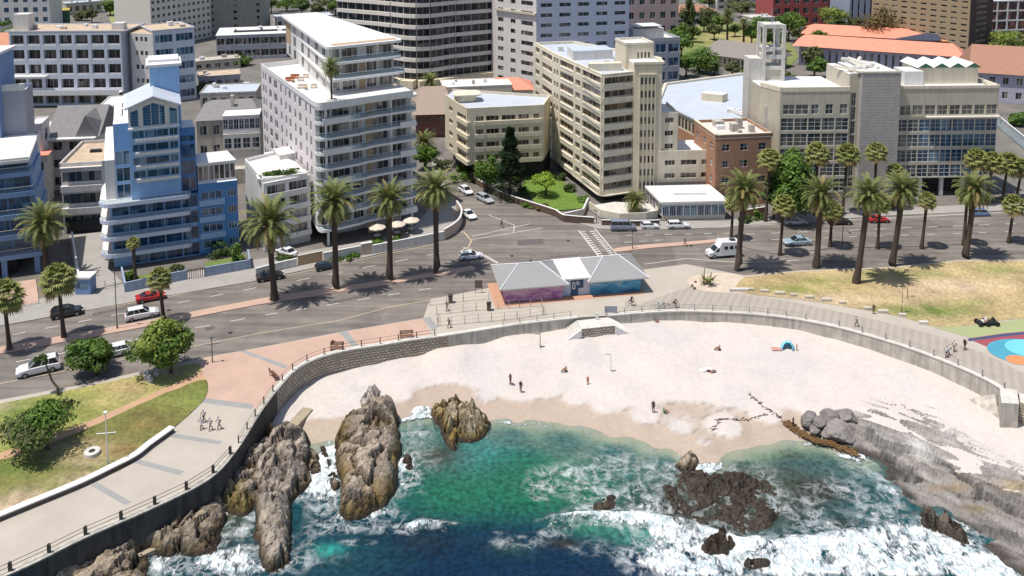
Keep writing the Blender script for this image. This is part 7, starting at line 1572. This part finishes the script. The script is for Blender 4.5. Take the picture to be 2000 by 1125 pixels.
for a in [('suv',76,726,-60,14,white,'white sport utility car in the near lane under the bare leaning trunk',1.12),('hatch',222,694,-60,14,white,'white hatchback half hidden behind the dark green tree',1.05),('hatch',131,616,60,-12,black,'black hatchback passing the fan palm on the far carriageway',1.08),
          ('suv',277,620,60,-12,white,'white estate car beside the tall lamp post',1.0),('coupe',295,585,60,-12,red,'red coupe overtaking the white estate by the garden wall',1.0),('sedan',528,545,60,-10,black,'dark saloon behind the first date palm trunk',1.0),('hatch',636,525,60,-12,teal,'dark teal hatchback beside the second date palm',.85),
          ('wagon',920,505,50,-4,white,'white estate waiting at the end of the median',.92),('hatch',910,377,22,14,white,'white car parked first at the head of the side street',1.0),('wagon',947,393,28,14,silver,'silver wagon parked beside the hedge wall',1.0),('sedan',915,424,24,17,white,'white saloon turning by the curved terrace wall',1.0),
          ('van',1217,449,50,0,grey,'blue grey minibus parked by the garden wall',1.0),('hatch',1269,446,50,-1,white,'small white car parked between minibus and estate',.86),('wagon',1325,445,50,-1,white,'white estate parked before the restaurant',.95),
          ('sedan',1553,438,50,-1,silver,'silver saloon under the short fan palm',1.0),('sedan',1557,478,-50,2,ltblue,'pale blue car on the right near lane',1.12),('wagon',1640,437,50,-1,black,'black car hidden behind the yellow fan palm',1.0),('coupe',1716,433,50,-1,red,'red car on the far lane before the tiled slab',.95),('van',1915,421,50,-1,vblue,'blue people carrier before the car park palms',.72)]:
    car(*a)
car('sedan',560,498,-30,-12,white,'white car parked inside the gate of the white tower',1.0,None); car('hatch',455,158,30,10,white,'white car parked in the yard behind the old villa',1.0,None); car('sedan',300,0,30,4,red,'dark red car on the upper left car park',1.0,None)
car('hatch',2,512,30,-8,white,'white car nosing out of the dark carport at the left edge',1.0,None)
def camper():
    p = G(1411,500,.004); q = G(1361,504); t = thing('camper_van', 'white camper van with raised box body driving past the date palm', 'camper van', p, math.atan2(q.y-p.y, q.x-p.x)); wp = white
    b = MB(); pr = [(-2.9,.5),(-2.9,2.7),(.55,2.9),(.9,2.3),(.9,.5)]; b.add([(x,-1.05,z) for x, z in pr]+[(x,1.05,z) for x, z in pr], [(0,1,2,3,4),(9,8,7,6,5),(0,5,6,1),(1,6,7,2),(2,7,8,3),(3,8,9,4),(4,9,5,0)], wp); b.build('box_body', t, world=False, fix=True)
    b = MB(); pr = [(.9,.45),(.9,2.0),(1.25,2.0),(1.95,1.25),(2.75,1.05),(2.85,.45)]; b.add([(x,-.95,z) for x, z in pr]+[(x,.95,z) for x, z in pr], [tuple(range(6)), tuple(range(6,12))[::-1]]+[(i,i+6,(i+1)%6+6,(i+1)%6) for i in range(6)], wp); b.build('cab', t, world=False, fix=True)
    for s in (-1, 1):
        b = MB(); b.add([(.98,s*.96,1.25),(1.75,s*.96,1.25),(1.2,s*.96,1.85),(.98,s*.96,1.85)], [(0,1,2,3)], CG); b.build('side_window', t, world=False)
        for x in (-2.2,-1.2,-.2): b = MB(); b.box(x-.3, s*1.06-.01, 1.6, x+.35, s*1.06+.01, 2.15, CG); b.build('side_window', t, world=False)
        b = MB(); b.box(2.75, s*.7-.15, .75, 2.86, s*.7+.15, .95, LAMP); b.build('headlight', t, world=False)
    b = MB(); b.add([(1.27,-.85,1.98),(1.27,.85,1.98),(1.97,.85,1.27),(1.97,-.85,1.27)], [(0,1,2,3)], CG); b.build('windscreen', t, world=False)
    b = MB(); b.box(-2.2,-.4,2.8,-1.3,.4,2.98,TRIM); b.build('roof_hatch', t, world=False)
    for x in (-1.9, 1.9):
        for s in (-1, 1): wobj = link('wheel', WH[0], t, False); wobj.location = (x, s*.85, .38); wobj.scale = (1.15,)*3; link('rim', WH[1], wobj, False)
camper()
def boat(px, py, label, rz):
    t = thing('boat', label, 'boat', G(px, py, 1.0), rz); b = MB(); pr = [(-3,-1,1),(-3,1,1),(1.5,1.1,1.1),(3.6,0,1.4),(1.5,-1.1,1.1)]; lo = [(-2.9,-.5,0),(-2.9,.5,0),(1.5,.5,.1),(3,0,.5),(1.5,-.5,.1)]
    b.add(pr+lo, [(0,1,2,3,4),(5,9,8,7,6)]+[(i,i+5,(i+1)%5+5,(i+1)%5) for i in range(5)], M['white']); b.build('hull', t, world=False, fix=True); b = MB(); b.box(-1,-.6,1.1,.8,.6,1.9,M['white']); b.build('cabin', t, world=False); b = MB(); b.box(.3,-.5,1.5,.82,.5,1.8,CG); b.build('windscreen', t, world=False)
boat(455,165,'white motor boat stored in the yard behind the villa',.3); boat(482,172,'second white boat nearer the white tower wall',.1)

# ------------------------------------------------------------------ people
POSES = {
 'stand': dict(v=[(0,0,.93),(0,0,1.15),(0,0,1.38),(0,.02,1.50),(0,.03,1.66),(-.19,0,1.36),(-.24,.02,1.10),(-.25,.10,.86),(.19,0,1.36),(.24,.02,1.10),(.25,.10,.86),(-.09,0,.88),(-.10,.01,.48),(-.10,-.02,.08),(-.10,.13,.04),(.09,0,.88),(.11,.01,.48),(.11,-.02,.08),(.11,.13,.04)]),
 'walk': dict(v=[(0,0,.92),(0,.02,1.15),(0,.04,1.38),(0,.07,1.50),(0,.10,1.66),(-.19,.02,1.36),(-.24,-.12,1.12),(-.22,-.10,.88),(.19,.02,1.36),(.24,.14,1.12),(.22,.32,.96),(-.09,0,.87),(-.10,.22,.50),(-.10,.20,.10),(-.10,.36,.06),(.09,0,.87),(.11,-.10,.48),(.11,-.38,.16),(.11,-.28,.06)]),
 'sit': dict(v=[(0,0,.12),(0,-.06,.34),(0,-.06,.56),(0,-.03,.68),(0,0,.83),(-.18,-.05,.54),(-.24,.10,.34),(-.16,.30,.36),(.18,-.05,.54),(.24,.10,.34),(.16,.30,.36),(-.09,.02,.12),(-.14,.36,.42),(-.12,.62,.08),(-.12,.76,.05),(.09,.02,.12),(.14,.36,.42),(.12,.62,.08),(.12,.76,.05)]),
 'lie': dict(v=[(0,0,.12),(0,-.22,.13),(0,-.44,.14),(0,-.56,.16),(0,-.72,.18),(-.18,-.42,.12),(-.30,-.20,.08),(-.26,.02,.07),(.18,-.42,.12),(.30,-.20,.08),(.26,.02,.07),(-.09,.05,.12),(-.12,.48,.16),(-.12,.90,.09),(-.12,.98,.14),(.09,.05,.12),(.12,.48,.10),(.12,.90,.09),(.12,.98,.14)]),
 'ride': dict(v=[(0,-.1,.95),(0,.05,1.16),(0,.18,1.36),(0,.24,1.46),(0,.30,1.61),(-.18,.17,1.33),(-.22,.38,1.15),(-.18,.58,1.08),(.18,.17,1.33),(.22,.38,1.15),(.18,.58,1.08),(-.09,-.05,.92),(-.10,.30,.72),(-.10,.16,.32),(-.10,.30,.26),(.09,-.05,.92),(.10,.26,.60),(.10,.05,.20),(.10,.18,.14)])}
PE = [(0,1),(1,2),(2,3),(3,4),(2,5),(5,6),(6,7),(2,8),(8,9),(9,10),(0,11),(11,12),(12,13),(13,14),(0,15),(15,16),(16,17),(17,18)]
PR = [.165,.155,.17,.06,.115,.08,.058,.045,.08,.058,.045,.12,.085,.058,.045,.12,.085,.058,.045]
def body_mesh(pose):
    me = bpy.data.meshes.new('t'); me.from_pydata(POSES[pose]['v'], PE, []); o = bpy.data.objects.new('t', me); COL.objects.link(o)
    md = o.modifiers.new('s', 'SKIN'); sv = me.skin_vertices[0].data
    for i, r in enumerate(PR): sv[i].radius = (r, r*(.72 if i < 3 else 1))
    sv[4].radius = (.095, .11); sv[0].use_root = True; o.modifiers.new('d', 'SUBSURF').levels = 1
    dg = bpy.context.evaluated_depsgraph_get(); dg.update(); out = bpy.data.meshes.new_from_object(o.evaluated_get(dg)); bpy.data.objects.remove(o); return out
BODY = {k: body_mesh(k) for k in POSES}
def nearest_bone(pose, c):
    V_ = POSES[pose]['v']; best = (9, 0)
    for i, (a, b_) in enumerate(PE):
        A, B_ = Vector(V_[a]), Vector(V_[b_]); d = B_-A; t = max(0, min(1, (c-A).dot(d)/d.length_squared)); q = (A+d*t-c).length
        if q < best[0]: best = (q, i, t)
    return best
BONEMAP = {k: [nearest_bone(k, f.center) for f in BODY[k].polygons] for k in POSES}
SKIN = mat('skin', (.32,.17,.11), .6); SKIN2 = mat('tanned skin', (.20,.10,.06), .6); HAIR = mat('dark hair', (.02,.014,.01), .7)
cloth = lambda n, c: mat('cloth '+n, c, .9, .08, 3)
C_ = dict(white=cloth('white',(.66,.66,.68)), navy=cloth('navy',(.03,.035,.07)), black=cloth('black',(.015,.015,.018)), grey=cloth('grey',(.2,.2,.22)), red=cloth('red',(.45,.10,.08)), blue=cloth('pale blue',(.35,.45,.6)), green=cloth('green',(.08,.35,.13)), olive=cloth('olive',(.16,.13,.07)), pink=cloth('pink',(.55,.25,.22)), skin=SKIN)
def person(pose, px, py, z, rz, shirt, legs, label, sc=.97, group=None, skin=None, shorts=True):
    me = BODY[pose].copy(); sk = skin or SKIN
    for m_ in (sk, C_[shirt], C_[legs], HAIR): me.materials.append(m_)
    for f, (q, i, t) in zip(me.polygons, BONEMAP[pose]):
        if i in (0, 1, 4, 7): k = 1
        elif i in (5, 8): k = 1 if not shorts else 0
        elif i in (10, 14) or (i in (11, 15) and (t < .6 or not shorts)): k = 2
        elif i in (12, 16): k = 2 if not shorts else 0
        elif i in (13, 17): k = 3
        elif i == 3: k = 3 if (f.center-Vector(POSES[pose]['v'][4])).dot(Vector((0,-.6,.8))) > .02 else 0
        else: k = 0
        f.material_index = k; f.use_smooth = True
    o = link('person', me); p = G(px, py, z); o.location = p if z > -1.4 else (p.x, p.y, float(Zs(np.array([p.x]), np.array([p.y]))[0])+.04); o.rotation_euler.z = rz; o.scale = (sc,)*3
    return tag(o, label, 'person', group)
rP = R(160)
for a in [('stand',997,750,-2.7,2.2,'navy','black','person in dark clothes standing on the sand, farther of the pair'),('stand',1017,760,-2.8,-.6,'black','grey','person in black standing on the sand, nearer of the pair'),('sit',1105,720,-2.5,1.9,'olive','black','person sitting alone on the sand in brown top'),
          ('stand',1148,747,-2.7,0,'pink','red','small figure in pink swimwear standing on the sand',.75),('stand',1276,803,-3.1,2.6,'navy','navy','person in dark suit standing above the wet sand beside the green one'),('sit',1297,804,-3.1,-1.2,'green','green','person in green sitting above the wet sand'),
          ('sit',1284,632,-1.3,.5,'skin','pink','sunbather sitting against the beach wall'),('sit',1405,681,-1.9,1.5,'skin','black','tanned person sitting alone on the right of the beach'),('stand',1549,826,-3.1,1,'black','black','dark figure standing beside the grey boulders'),('stand',912,797,-2.4,2.4,'green','green','person in green standing on top of the yellow brown rock'),
          ('walk',398,824,.13,rP,'white','black','pedestrian in white shirt and cap walking behind the group of four'),('walk',393,838,.13,rP,'white','white','pedestrian all in white at the wall side of the group of four'),('walk',411,840,.13,rP-.2,'white','grey','pedestrian in white top and grey shorts in the middle of the group'),('walk',428,838,.13,rP-.3,'white','grey','pedestrian in white nearest the railing in the group of four'),
          ('walk',1673,638,.13,1.2,'blue','grey','walker in pale blue by the far railing'),('stand',1706,613,.13,0,'olive','olive','figure in brown coat standing at the lawn edge'),('walk',1848,698,.13,2,'white','navy','walker in white closest to the right railing'),('walk',1853,694,.13,2.1,'white','blue','walker in white shirt and pale blue shorts behind the first'),
          ('walk',1863,686,.13,2.2,'white','grey','tall walker in white in the middle of the right group'),('walk',1884,683,.13,2.0,'black','black','walker in black beside the playground'),('walk',980,444,.01,1,'black','navy','pedestrian in black crossing the side street'),
          ('walk',1139,517,.01,.4,'black','black','dark pedestrian on the road behind the pavilion link'),('walk',1036,523,.13,.4,'navy','black','dark pedestrian behind the pink end of the pavilion'),('stand',1231,508,.13,1.4,'black','black','burly figure in black beside the crossing'),('walk',1338,480,.14,1.4,'black','grey','person stepping onto the right median'),
          ('sit',650,673,.6,-.4,'black','navy','person in black sitting on the back of the middle bench'),('walk',873,607,.13,2.4,'grey','navy','walker near the railed enclosure'),('walk',877,640,.13,2.0,'grey','black','walker beside the end of the stone wall'),('sit',1928,632,.5,1,'black','black','rider in black sitting in the pedal cart'),
          ('stand',1556,688-4,-1.9,1,'skin','pink','child beside the blue beach tent',.6)]:
    pose, x, y, z, rz, sh, lg, lab = a[:8]; person(pose, x, y, z, rz, sh, lg, lab, a[8] if len(a) > 8 else .97)
def bicycle(px, py, rz, label, frame_m):
    t = thing('bicycle', label, 'bicycle', G(px, py, .13), rz)
    for y in (-.52, .52):
        b = MB(); 
        for i in range(16): a, c = 6.283*i/16, 6.283*(i+1)/16; b.tube((0,y+math.cos(a)*.34,.34+math.sin(a)*.34),(0,y+math.cos(c)*.34,.34+math.sin(c)*.34),.025,.025,TYRE,4,False)
        for i in range(3): a = 3.14*i/3; b.tube((0,y+math.cos(a)*.33,.34+math.sin(a)*.33),(0,y-math.cos(a)*.33,.34-math.sin(a)*.33),.006,.006,RIM,3)
        b.build('wheel', t, world=False)
    b = MB()
    for p, q in (((0,-.52,.34),(0,-.1,.32)),((0,-.1,.32),(0,-.25,.85)),((0,-.25,.8),(0,.38,.82)),((0,-.1,.32),(0,.38,.78)),((0,.38,.95),(0,.52,.34)),((0,-.52,.34),(0,-.25,.8))): b.tube(p, q, .022, .022, frame_m, 5)
    b.build('frame', t, world=False); b = MB(); b.tube((-.26,.4,.98),(.26,.4,.98),.015,.015,TRIM,5); b.build('handlebar', t, world=False); b = MB(); b.box(-.07,-.38,.86,.07,-.14,.92,TRIM); b.build('saddle', t, world=False); return t
bicycle(1232,597,-1.3,'dark bicycle ridden past the blue end of the pavilion',TRIM); person('ride',1232,597,.13,-1.3,'black','grey','cyclist in black riding past the pavilion')
bicycle(1317,601,-1.4,'bicycle ridden by the man in brown at the long railing',RIM); person('ride',1317,601,.13,-1.4,'olive','black','cyclist in brown top at the long railing')
bicycle(1289,602,-1.5,'pale blue bicycle leaning by the long railing',mat('blue bicycle frame',(.2,.45,.65),.4)); bicycle(1300,603,-1.45,'black bicycle parked between the blue one and the cyclist',TRIM)

# ------------------------------------------------------------------ street and beach furniture
def bench(px, py, rz, label):
    t = thing('park_bench', label, 'bench', G(px, py, .13), rz, 'brown promenade benches'); w = mat('bench timber', (.20,.10,.06), .8, .15, 3)
    b = MB(); [b.box(-.95,-.25+.17*i,.44,.95,-.11+.17*i,.49,w) for i in range(3)]; b.build('seat', t, world=False)
    b = MB(); [b.box(-.95,.30+.03*i,.58+.17*i,.95,.34+.03*i,.70+.17*i,w) for i in range(3)]; b.build('backrest', t, world=False)
    for x in (-.8, .8): b = MB(); b.box(x-.05,-.25,0,x+.05,-.17,.43,TRIM); b.box(x-.05,.24,0,x+.05,.29,1.05,TRIM); b.box(x-.05,-.17,.38,x+.05,.24,.43,TRIM); b.build('leg', t, world=False)
bench(658,684,R(5),'brown bench with a person behind it on the pink paving'); bench(794,661,R(8),'brown bench nearest the beach entrance'); bench(536,737,R(130),'brown bench facing the bend of the sea wall')
def lamp(px, py, ytop, label, arms=1, m=None, ln=1.4, name='street_lamp', z=.13, r=.08, rz=0):
    p = G(px, py, z); h = ZT(p.y, ytop)-z; t = thing(name, label, 'lamp post', p, rz); m = m or M['metal']
    b = MB(); b.tube((0,0,0),(0,0,h),r,r*.6,m,8); b.tube((0,0,0),(0,0,.5),r*1.6,r*1.5,m,8); b.build('pole', t, world=False)
    for i in range(arms):
        s = -1 if i == 0 else 1; b = MB(); b.tube((0,0,h-.15),(s*ln,0,h+.05),.04,.03,m,6); b.build('arm', t, world=False)
        b = MB(); b.box(s*ln-.35,-.12,h,s*ln+.35,.12,h+.12,M['white_wall'] if m is M['white'] else m); b.build('lamp_head', t, world=False)
    return t
PD = mat('dark lamp post', (.08,.08,.085), .5, .08)
lamp(229,641,508,'tall thin grey lamp post on the median before the blue driveway',1,PD,.9); lamp(1645,478,395,'dark lamp post on the right median between the palms',1,PD,.8); lamp(1772,582,528,'thin lamp post standing in the right lawn',1,PD,.3,r=.05); lamp(1761,612,560,'thin post at the promenade edge of the right lawn',1,PD,.3,r=.05)
lamp(1235,486,452,'short dark pole at the tip of the right median',1,PD,.4,r=.06); lamp(1165,436,412,'short pole at the garden corner pavement',1,PD,.3,r=.06)
def mast(px, py, ytop, ya, label, m):
    p = G(px, py, .13); h = ZT(p.y, ytop); ha = ZT(p.y, ya); t = thing('signal_mast', label, 'mast', p); b = MB(); b.tube((0,0,0),(0,0,h),.08,.05,m,8); b.build('pole', t, world=False); b = MB(); b.tube((-1.1,0,ha-.1),(1.1,0,ha+.12),.05,.05,m,6); b.build('crossbar', t, world=False)
    b = MB(); b.box(-.18,-.18,h,.18,.18,h+.1,m); b.build('cap', t, world=False)
mast(415,708,662,674,'dark cross shaped mast on the pink promenade corner',PD); mast(211,907,808,848,'white cross shaped lamp mast beside the seat wall',M['white'])
lamp(1055,683,652,'wooden beach shower post standing on the sand',1,mat('weathered wood post',(.30,.25,.19),.9),.4,'beach_post',-2.0,.07)
lamp(1193,722,692,'thin pale pole standing in the white sand',1,M['concrete_pale'],.5,'beach_post',-2.3,.04)
for (x, y, lab) in ((880,591,'brown litter bin at the road side of the wire fence'),(955,606,'dark litter bin between the fence and the pavilion')):
    t = thing('litter_bin', lab, 'bin', G(x, y, .13)); b = MB(); b.box(-.3,-.3,.1,.3,.3,1.1,mat('bin brown',(.13,.10,.08),.8)); b.build('bin_body', t, world=False); b = MB(); b.box(-.36,-.36,1.101,.36,.36,1.25,TRIM); b.build('lid', t, world=False)
def board(px, py, w, h, z, label, m, rz=0, name='notice_board', zb=.13):
    t = thing(name, label, 'sign', G(px, py, zb), rz); b = MB(); b.box(-w/2,-.04,z,w/2,.04,z+h,m); b.build('panel', t, world=False)
    for s in (-1, 1): b = MB(); b.box(s*w*.42-.04,-.03,0,s*w*.42+.04,.03,z-.001,PD); b.build('post', t, world=False)
board(935,572,1.2,1.3,.8,'brown notice board by the road near the pavilion',mat('bin brown',(.13,.10,.08))); board(1193,614,1.9,1.0,.3,'grey and white notice panel on the railing beside the stair',mat('notice grey',(.30,.32,.38),.6)); board(1166,624,.45,1.0,.0,'small white and navy board on the stair landing',M['white'],0,'notice_board',.14)
# wire fence enclosure at the beach entrance
def wire_fence(pts, label, gap=1.6, h_=1.3):
    P = GP(pts, .13); t = thing('wire_fence', label, 'fence', P[0]); m = mat('pale wire fence', (.42,.38,.33), .7)
    for a, c in zip(P, P[1:]):
        k = max(1, int((c-a).length/gap)); b = MB()
        for i in range(k+1): q = a.lerp(c, i/k); b2 = MB(); b2.tube(q, q+Vector((0,0,h_)), .05, .05, m, 5); b2.build('post', t)
        for z in (.1, h_*.5, h_): b.tube(a+Vector((0,0,z)), c+Vector((0,0,z)), .018, .018, m, 4)
        b.build('wire', t)
wire_fence([(853,615),(855,637),(960,628),(1010,624),(1060,616)],'low wire fence along the beach side of the entrance enclosure'); wire_fence([(853,615),(930,607),(1015,601),(1058,598),(1062,615)],'low wire fence along the pavilion side of the entrance enclosure')
wire_fence([(840,597),(905,589),(955,585)],'short wire fence between the road and the entrance',2.2)
# stone blocks along the lawn
for i, (x, y) in enumerate([(1466,567),(1493,570),(1522,574),(1550,578),(1580,582),(1613,587),(1645,593),(1694,604),(1724,610),(1762,617),(1803,632)]):
    t = 'stone block in the row along the lawn edge'; b = MB(); r = .45+.12*(i % 3); b.prism([(-r*1.2,-r*.5),(r*1.1,-r*.6),(r*1.3,r*.4),(-r,r*.5)], 0, .38, M['grey_render'] if i < 9 else M['concrete_pale'])
    o = b.build('stone_block'); o.location = G(x, y, .13); lab = ['first stone block of the lawn row, beside the concrete bench','second stone block of the lawn row from the aloe bed','third stone block of the lawn row from the aloe bed','fourth stone block of the lawn row from the aloe bed','fifth stone block of the lawn row from the aloe bed','sixth stone block, below the middle of the date palms','seventh stone block, below the spider shaped palm shadow','stone block left of the brown coated figure','stone block right of the brown coated figure','pale stone block at the foot of the thin post','pale stone block nearest the playground'][i]; tag(o, lab, 'stone block', 'stone blocks along the lawn')
b = MB(); b.box(-1.5,-.3,0,1.5,.3,.5,M['concrete_pale']); b.box(-1.3,-.2,-.1,1.3,.2,0,M['concrete']); o = b.build('concrete_bench'); o.location = G(1443,569,.14); tag(o, 'long pale concrete bench below the aloe bed', 'bench')
# parasols and walls of the restaurant terrace at the white tower
for x, y, lab in ((737,466,'cream parasol nearest the tower gate'),(776,460,'cream parasol in the middle of three'),(803,452,'cream parasol nearest the curved wall')):
    t = thing('parasol', lab, 'parasol', G(x, y, .3), 0, 'cream parasols on the terrace'); b = MB(); n = 8; vs = [(math.cos(6.283*i/n)*1.6, math.sin(6.283*i/n)*1.6, 2.2) for i in range(n)]+[(0,0,2.8)]
    b.add(vs, [(i,(i+1)%n,n) for i in range(n)], mat('cream canvas',(.62,.54,.44),.8)); b.add([(v[0],v[1],v[2]-.18) for v in vs[:n]]+vs[:n], [(i,(i+1)%n,n+(i+1)%n,n+i) for i in range(n)], MATS['cream canvas']); b.build('canopy', t, world=False); b = MB(); b.tube((0,0,0),(0,0,2.7),.04,.04,M['timber'],6); b.build('pole', t, world=False); b = MB(); b.tube((0,0,.65),(0,0,.7),.6,.6,M['white'],12); b.build('table', t, world=False)
def bwall(pts, label, m, h_=1.5, w=.25, sm=0, z=.12, name='boundary_wall', cop=None):
    P = GP(pts, z); P = smooth_line(P, sm) if sm else P; t = thing(name, label, 'wall', P[0]); strip_wall('wall_face', P, -w, 0, z, z+h_, m, t); strip_wall('coping', P, -w-.04, .04, z+h_, z+h_+.08, cop or M['white'], t)
PKW = mat('pinkish terrace wall', (.56,.44,.36), .8, .06)
bwall([(728,496),(800,482),(868,468)],'white patterned terrace wall below the parasols',M['white_wall'],1.5); bwall([(868,468),(885,458),(898,446),(903,432),(900,420),(893,410)],'curved pinkish terrace wall at the junction corner',PKW,1.9,.25,4)
bwall([(632,512),(705,498)],'white boundary wall behind the hedge before the white tower',M['white_wall'],1.6); bwall([(500,540),(548,527),(580,520)],'white garden wall beside the date palm before the annex',M['white_wall'],1.3); bwall([(582,519),(630,509)],'timber gate of the white tower driveway',M['timber'],1.7,.12,0,.12,'gate')
bwall([(706,499),(728,495)],'pinkish gate pier between the two white walls',PKW,2.0,.5,0,.12,'gate_pier')
bwall([(925,356),(975,385),(1030,404),(1085,422),(1100,432),(1160,437)],'brown brick street wall below the hotel hedge',mat('dark brick wall',(.13,.085,.065),.9,.15,2),1.2,.3,2)
bwall([(1175,440),(1240,442),(1288,440)],'low brown wall behind the parked minibus',MATS['dark brick wall'],1.0); bwall([(1100,430),(1140,420),(1150,398)],'white wall of the garden steps',M['cream2'],1.2)
bwall([(1455,425),(1500,418)],'brick pier wall by the restaurant corner',M['red_brick'],1.5); bwall([(1700,402),(1800,396)],'low grey wall before the tiled slab',M['grey_render'],.9)
bwall([(1940,240),(1975,270),(2010,300)],'painted mural wall at the right edge',mural('grey mural',[(.3,.4,.45),(.5,.55,.55),(.25,.3,.33)]),3.0)
bwall([(140,470),(150,540),(156,572)],'narrow white driveway wall beside the dark carport',M['white_wall'],1.6)
wire_fence([(185,568),(246,558)],'iron gate across the blue block driveway',1.4,1.4); wire_fence([(30,602),(76,593)],'low wire fence before the red brick forecourt',2.0,1.0)
sheet('forecourt', [(-40,612),(-40,560),(70,545),(76,590)], .14, M['brick_pave'])
sheet('driveway', [(150,560),(135,460),(205,452),(212,525),(240,552),(180,566)], .02, M['pave_grey'])
t = thing('gatehouse', 'small white gatehouse with blue sides at the foot of the driveway', 'hut', G(168,570,.1)); b = MB(); b.box(-1.2,-1,0,1.2,1,2.6,M['blue_grey']); b.build('wall', t, world=False); b = MB(); b.box(-1.35,-1.15,2.6,1.35,1.15,2.9,M['white']); b.build('roof', t, world=False); b = MB(); b.box(-.8,-1.04,1.1,.8,-1.002,2.0,G_BL); b.build('window', t, world=False)
# beach things
t = thing('beach_tent', 'light blue domed beach tent on the white sand', 'tent', (*G(1538,682,-1.9)[:2], float(Zs(np.array([G(1538,682,-1.9).x]), np.array([G(1538,682,-1.9).y]))[0]))); b = MB(); vs = []; n = 12
for j in range(5):
    e = R(90)*j/4; vs += [(math.cos(6.283*i/n)*1.0*math.cos(e), math.sin(6.283*i/n)*.8*math.cos(e), math.sin(e)*1.15) for i in range(n)]
fs = [(j*n+i, j*n+(i+1)%n, (j+1)*n+(i+1)%n, (j+1)*n+i) for j in range(4) for i in range(n) if not (j < 3 and 7 <= i <= 9)]
b.add(vs, fs, mat('sky blue tent cloth', (.20,.55,.72), .7, .12, 3)); b.build('canopy', t, world=False); b = MB(); b.box(-2.3,-.5,.01,-.9,.4,.05,mat('pink towel',(.5,.25,.2),.9)); b.build('groundsheet', t, world=False)
def towel(px, py, m, rz, label, w=1.7, d=.8):
    p = G(px, py, -2.4); z = float(Zs(np.array([p.x]), np.array([p.y]))[0]); b = MB(); 
    b.add([(-w/2,-d/2,.08),(0,-d/2,.14),(w/2,-d/2,.07),(w/2,d/2,.09),(0,d/2,.16),(-w/2,d/2,.1),(-w/2,-d/2,0),(w/2,-d/2,0)], [(0,1,4,5),(1,2,3,4),(6,7,2,1,0)], m); o = b.build('beach_towel'); o.location = (p.x, p.y, z); o.rotation_euler.z = rz; tag(o, label, 'towel')
towel(1378,722,M['white'],.3,'white towel on the sand nearest the middle'); towel(1392,724,mat('cloth navy',(.03,.035,.07)),-.2,'dark folded towel beside the white one',.9,.5)
person('lie',1386,726,-2.5,1.2,'skin','navy','sunbather lying beside the white towel')
def pedal_cart():
    p = G(1928,634,.16); t = thing('pedal_cart', 'black and white pedal cart parked at the lawn corner', 'pedal cart', p, .05); b = MB(); b.box(-1.5,-.45,.35,1.5,.45,.5,TRIM); b.tube((-1.4,0,.5),(-1.1,0,1.0),.04,.04,TRIM); b.build('frame', t, world=False)
    for x, m_ in ((-.5,M['white']),(.6,TRIM)): b = MB(); b.box(x-.3,-.35,.501,x+.3,.35,.62,m_); b.box(x+.25,-.35,.621,x+.34,.35,1.05,m_); b.build('seat', t, world=False)
    for x in (-1.3,-.2,1.2):
        for s in (-1, 1): w_ = link('wheel', WH[0], t, False); w_.location = (x, s*.6, .33)
pedal_cart()
t = thing('stone_table', 'cluster of round stone seats in the tree shade', 'seat', G(296,735,.13)); 
for dx, dy, r in ((-.8,.4,.4),(-.3,-.5,.45),(.3,-1.2,.45),(.5,.3,.35)): b = MB(); b.tube((dx,dy,0),(dx,dy,.45),r,r*.9,M['concrete_pale'],12); b.build('seat', t, world=False)
t = thing('concrete_ring', 'round concrete manhole ring in the rough grass', 'manhole', G(180,886,.2)); b = MB(); b.tube((0,0,-.3),(0,0,.35),.9,.85,M['concrete_pale'],20); b.build('ring', t, world=False); b = MB(); b.tube((0,0,.351),(0,0,.36),.35,.35,TRIM,14); b.build('cover', t, world=False)
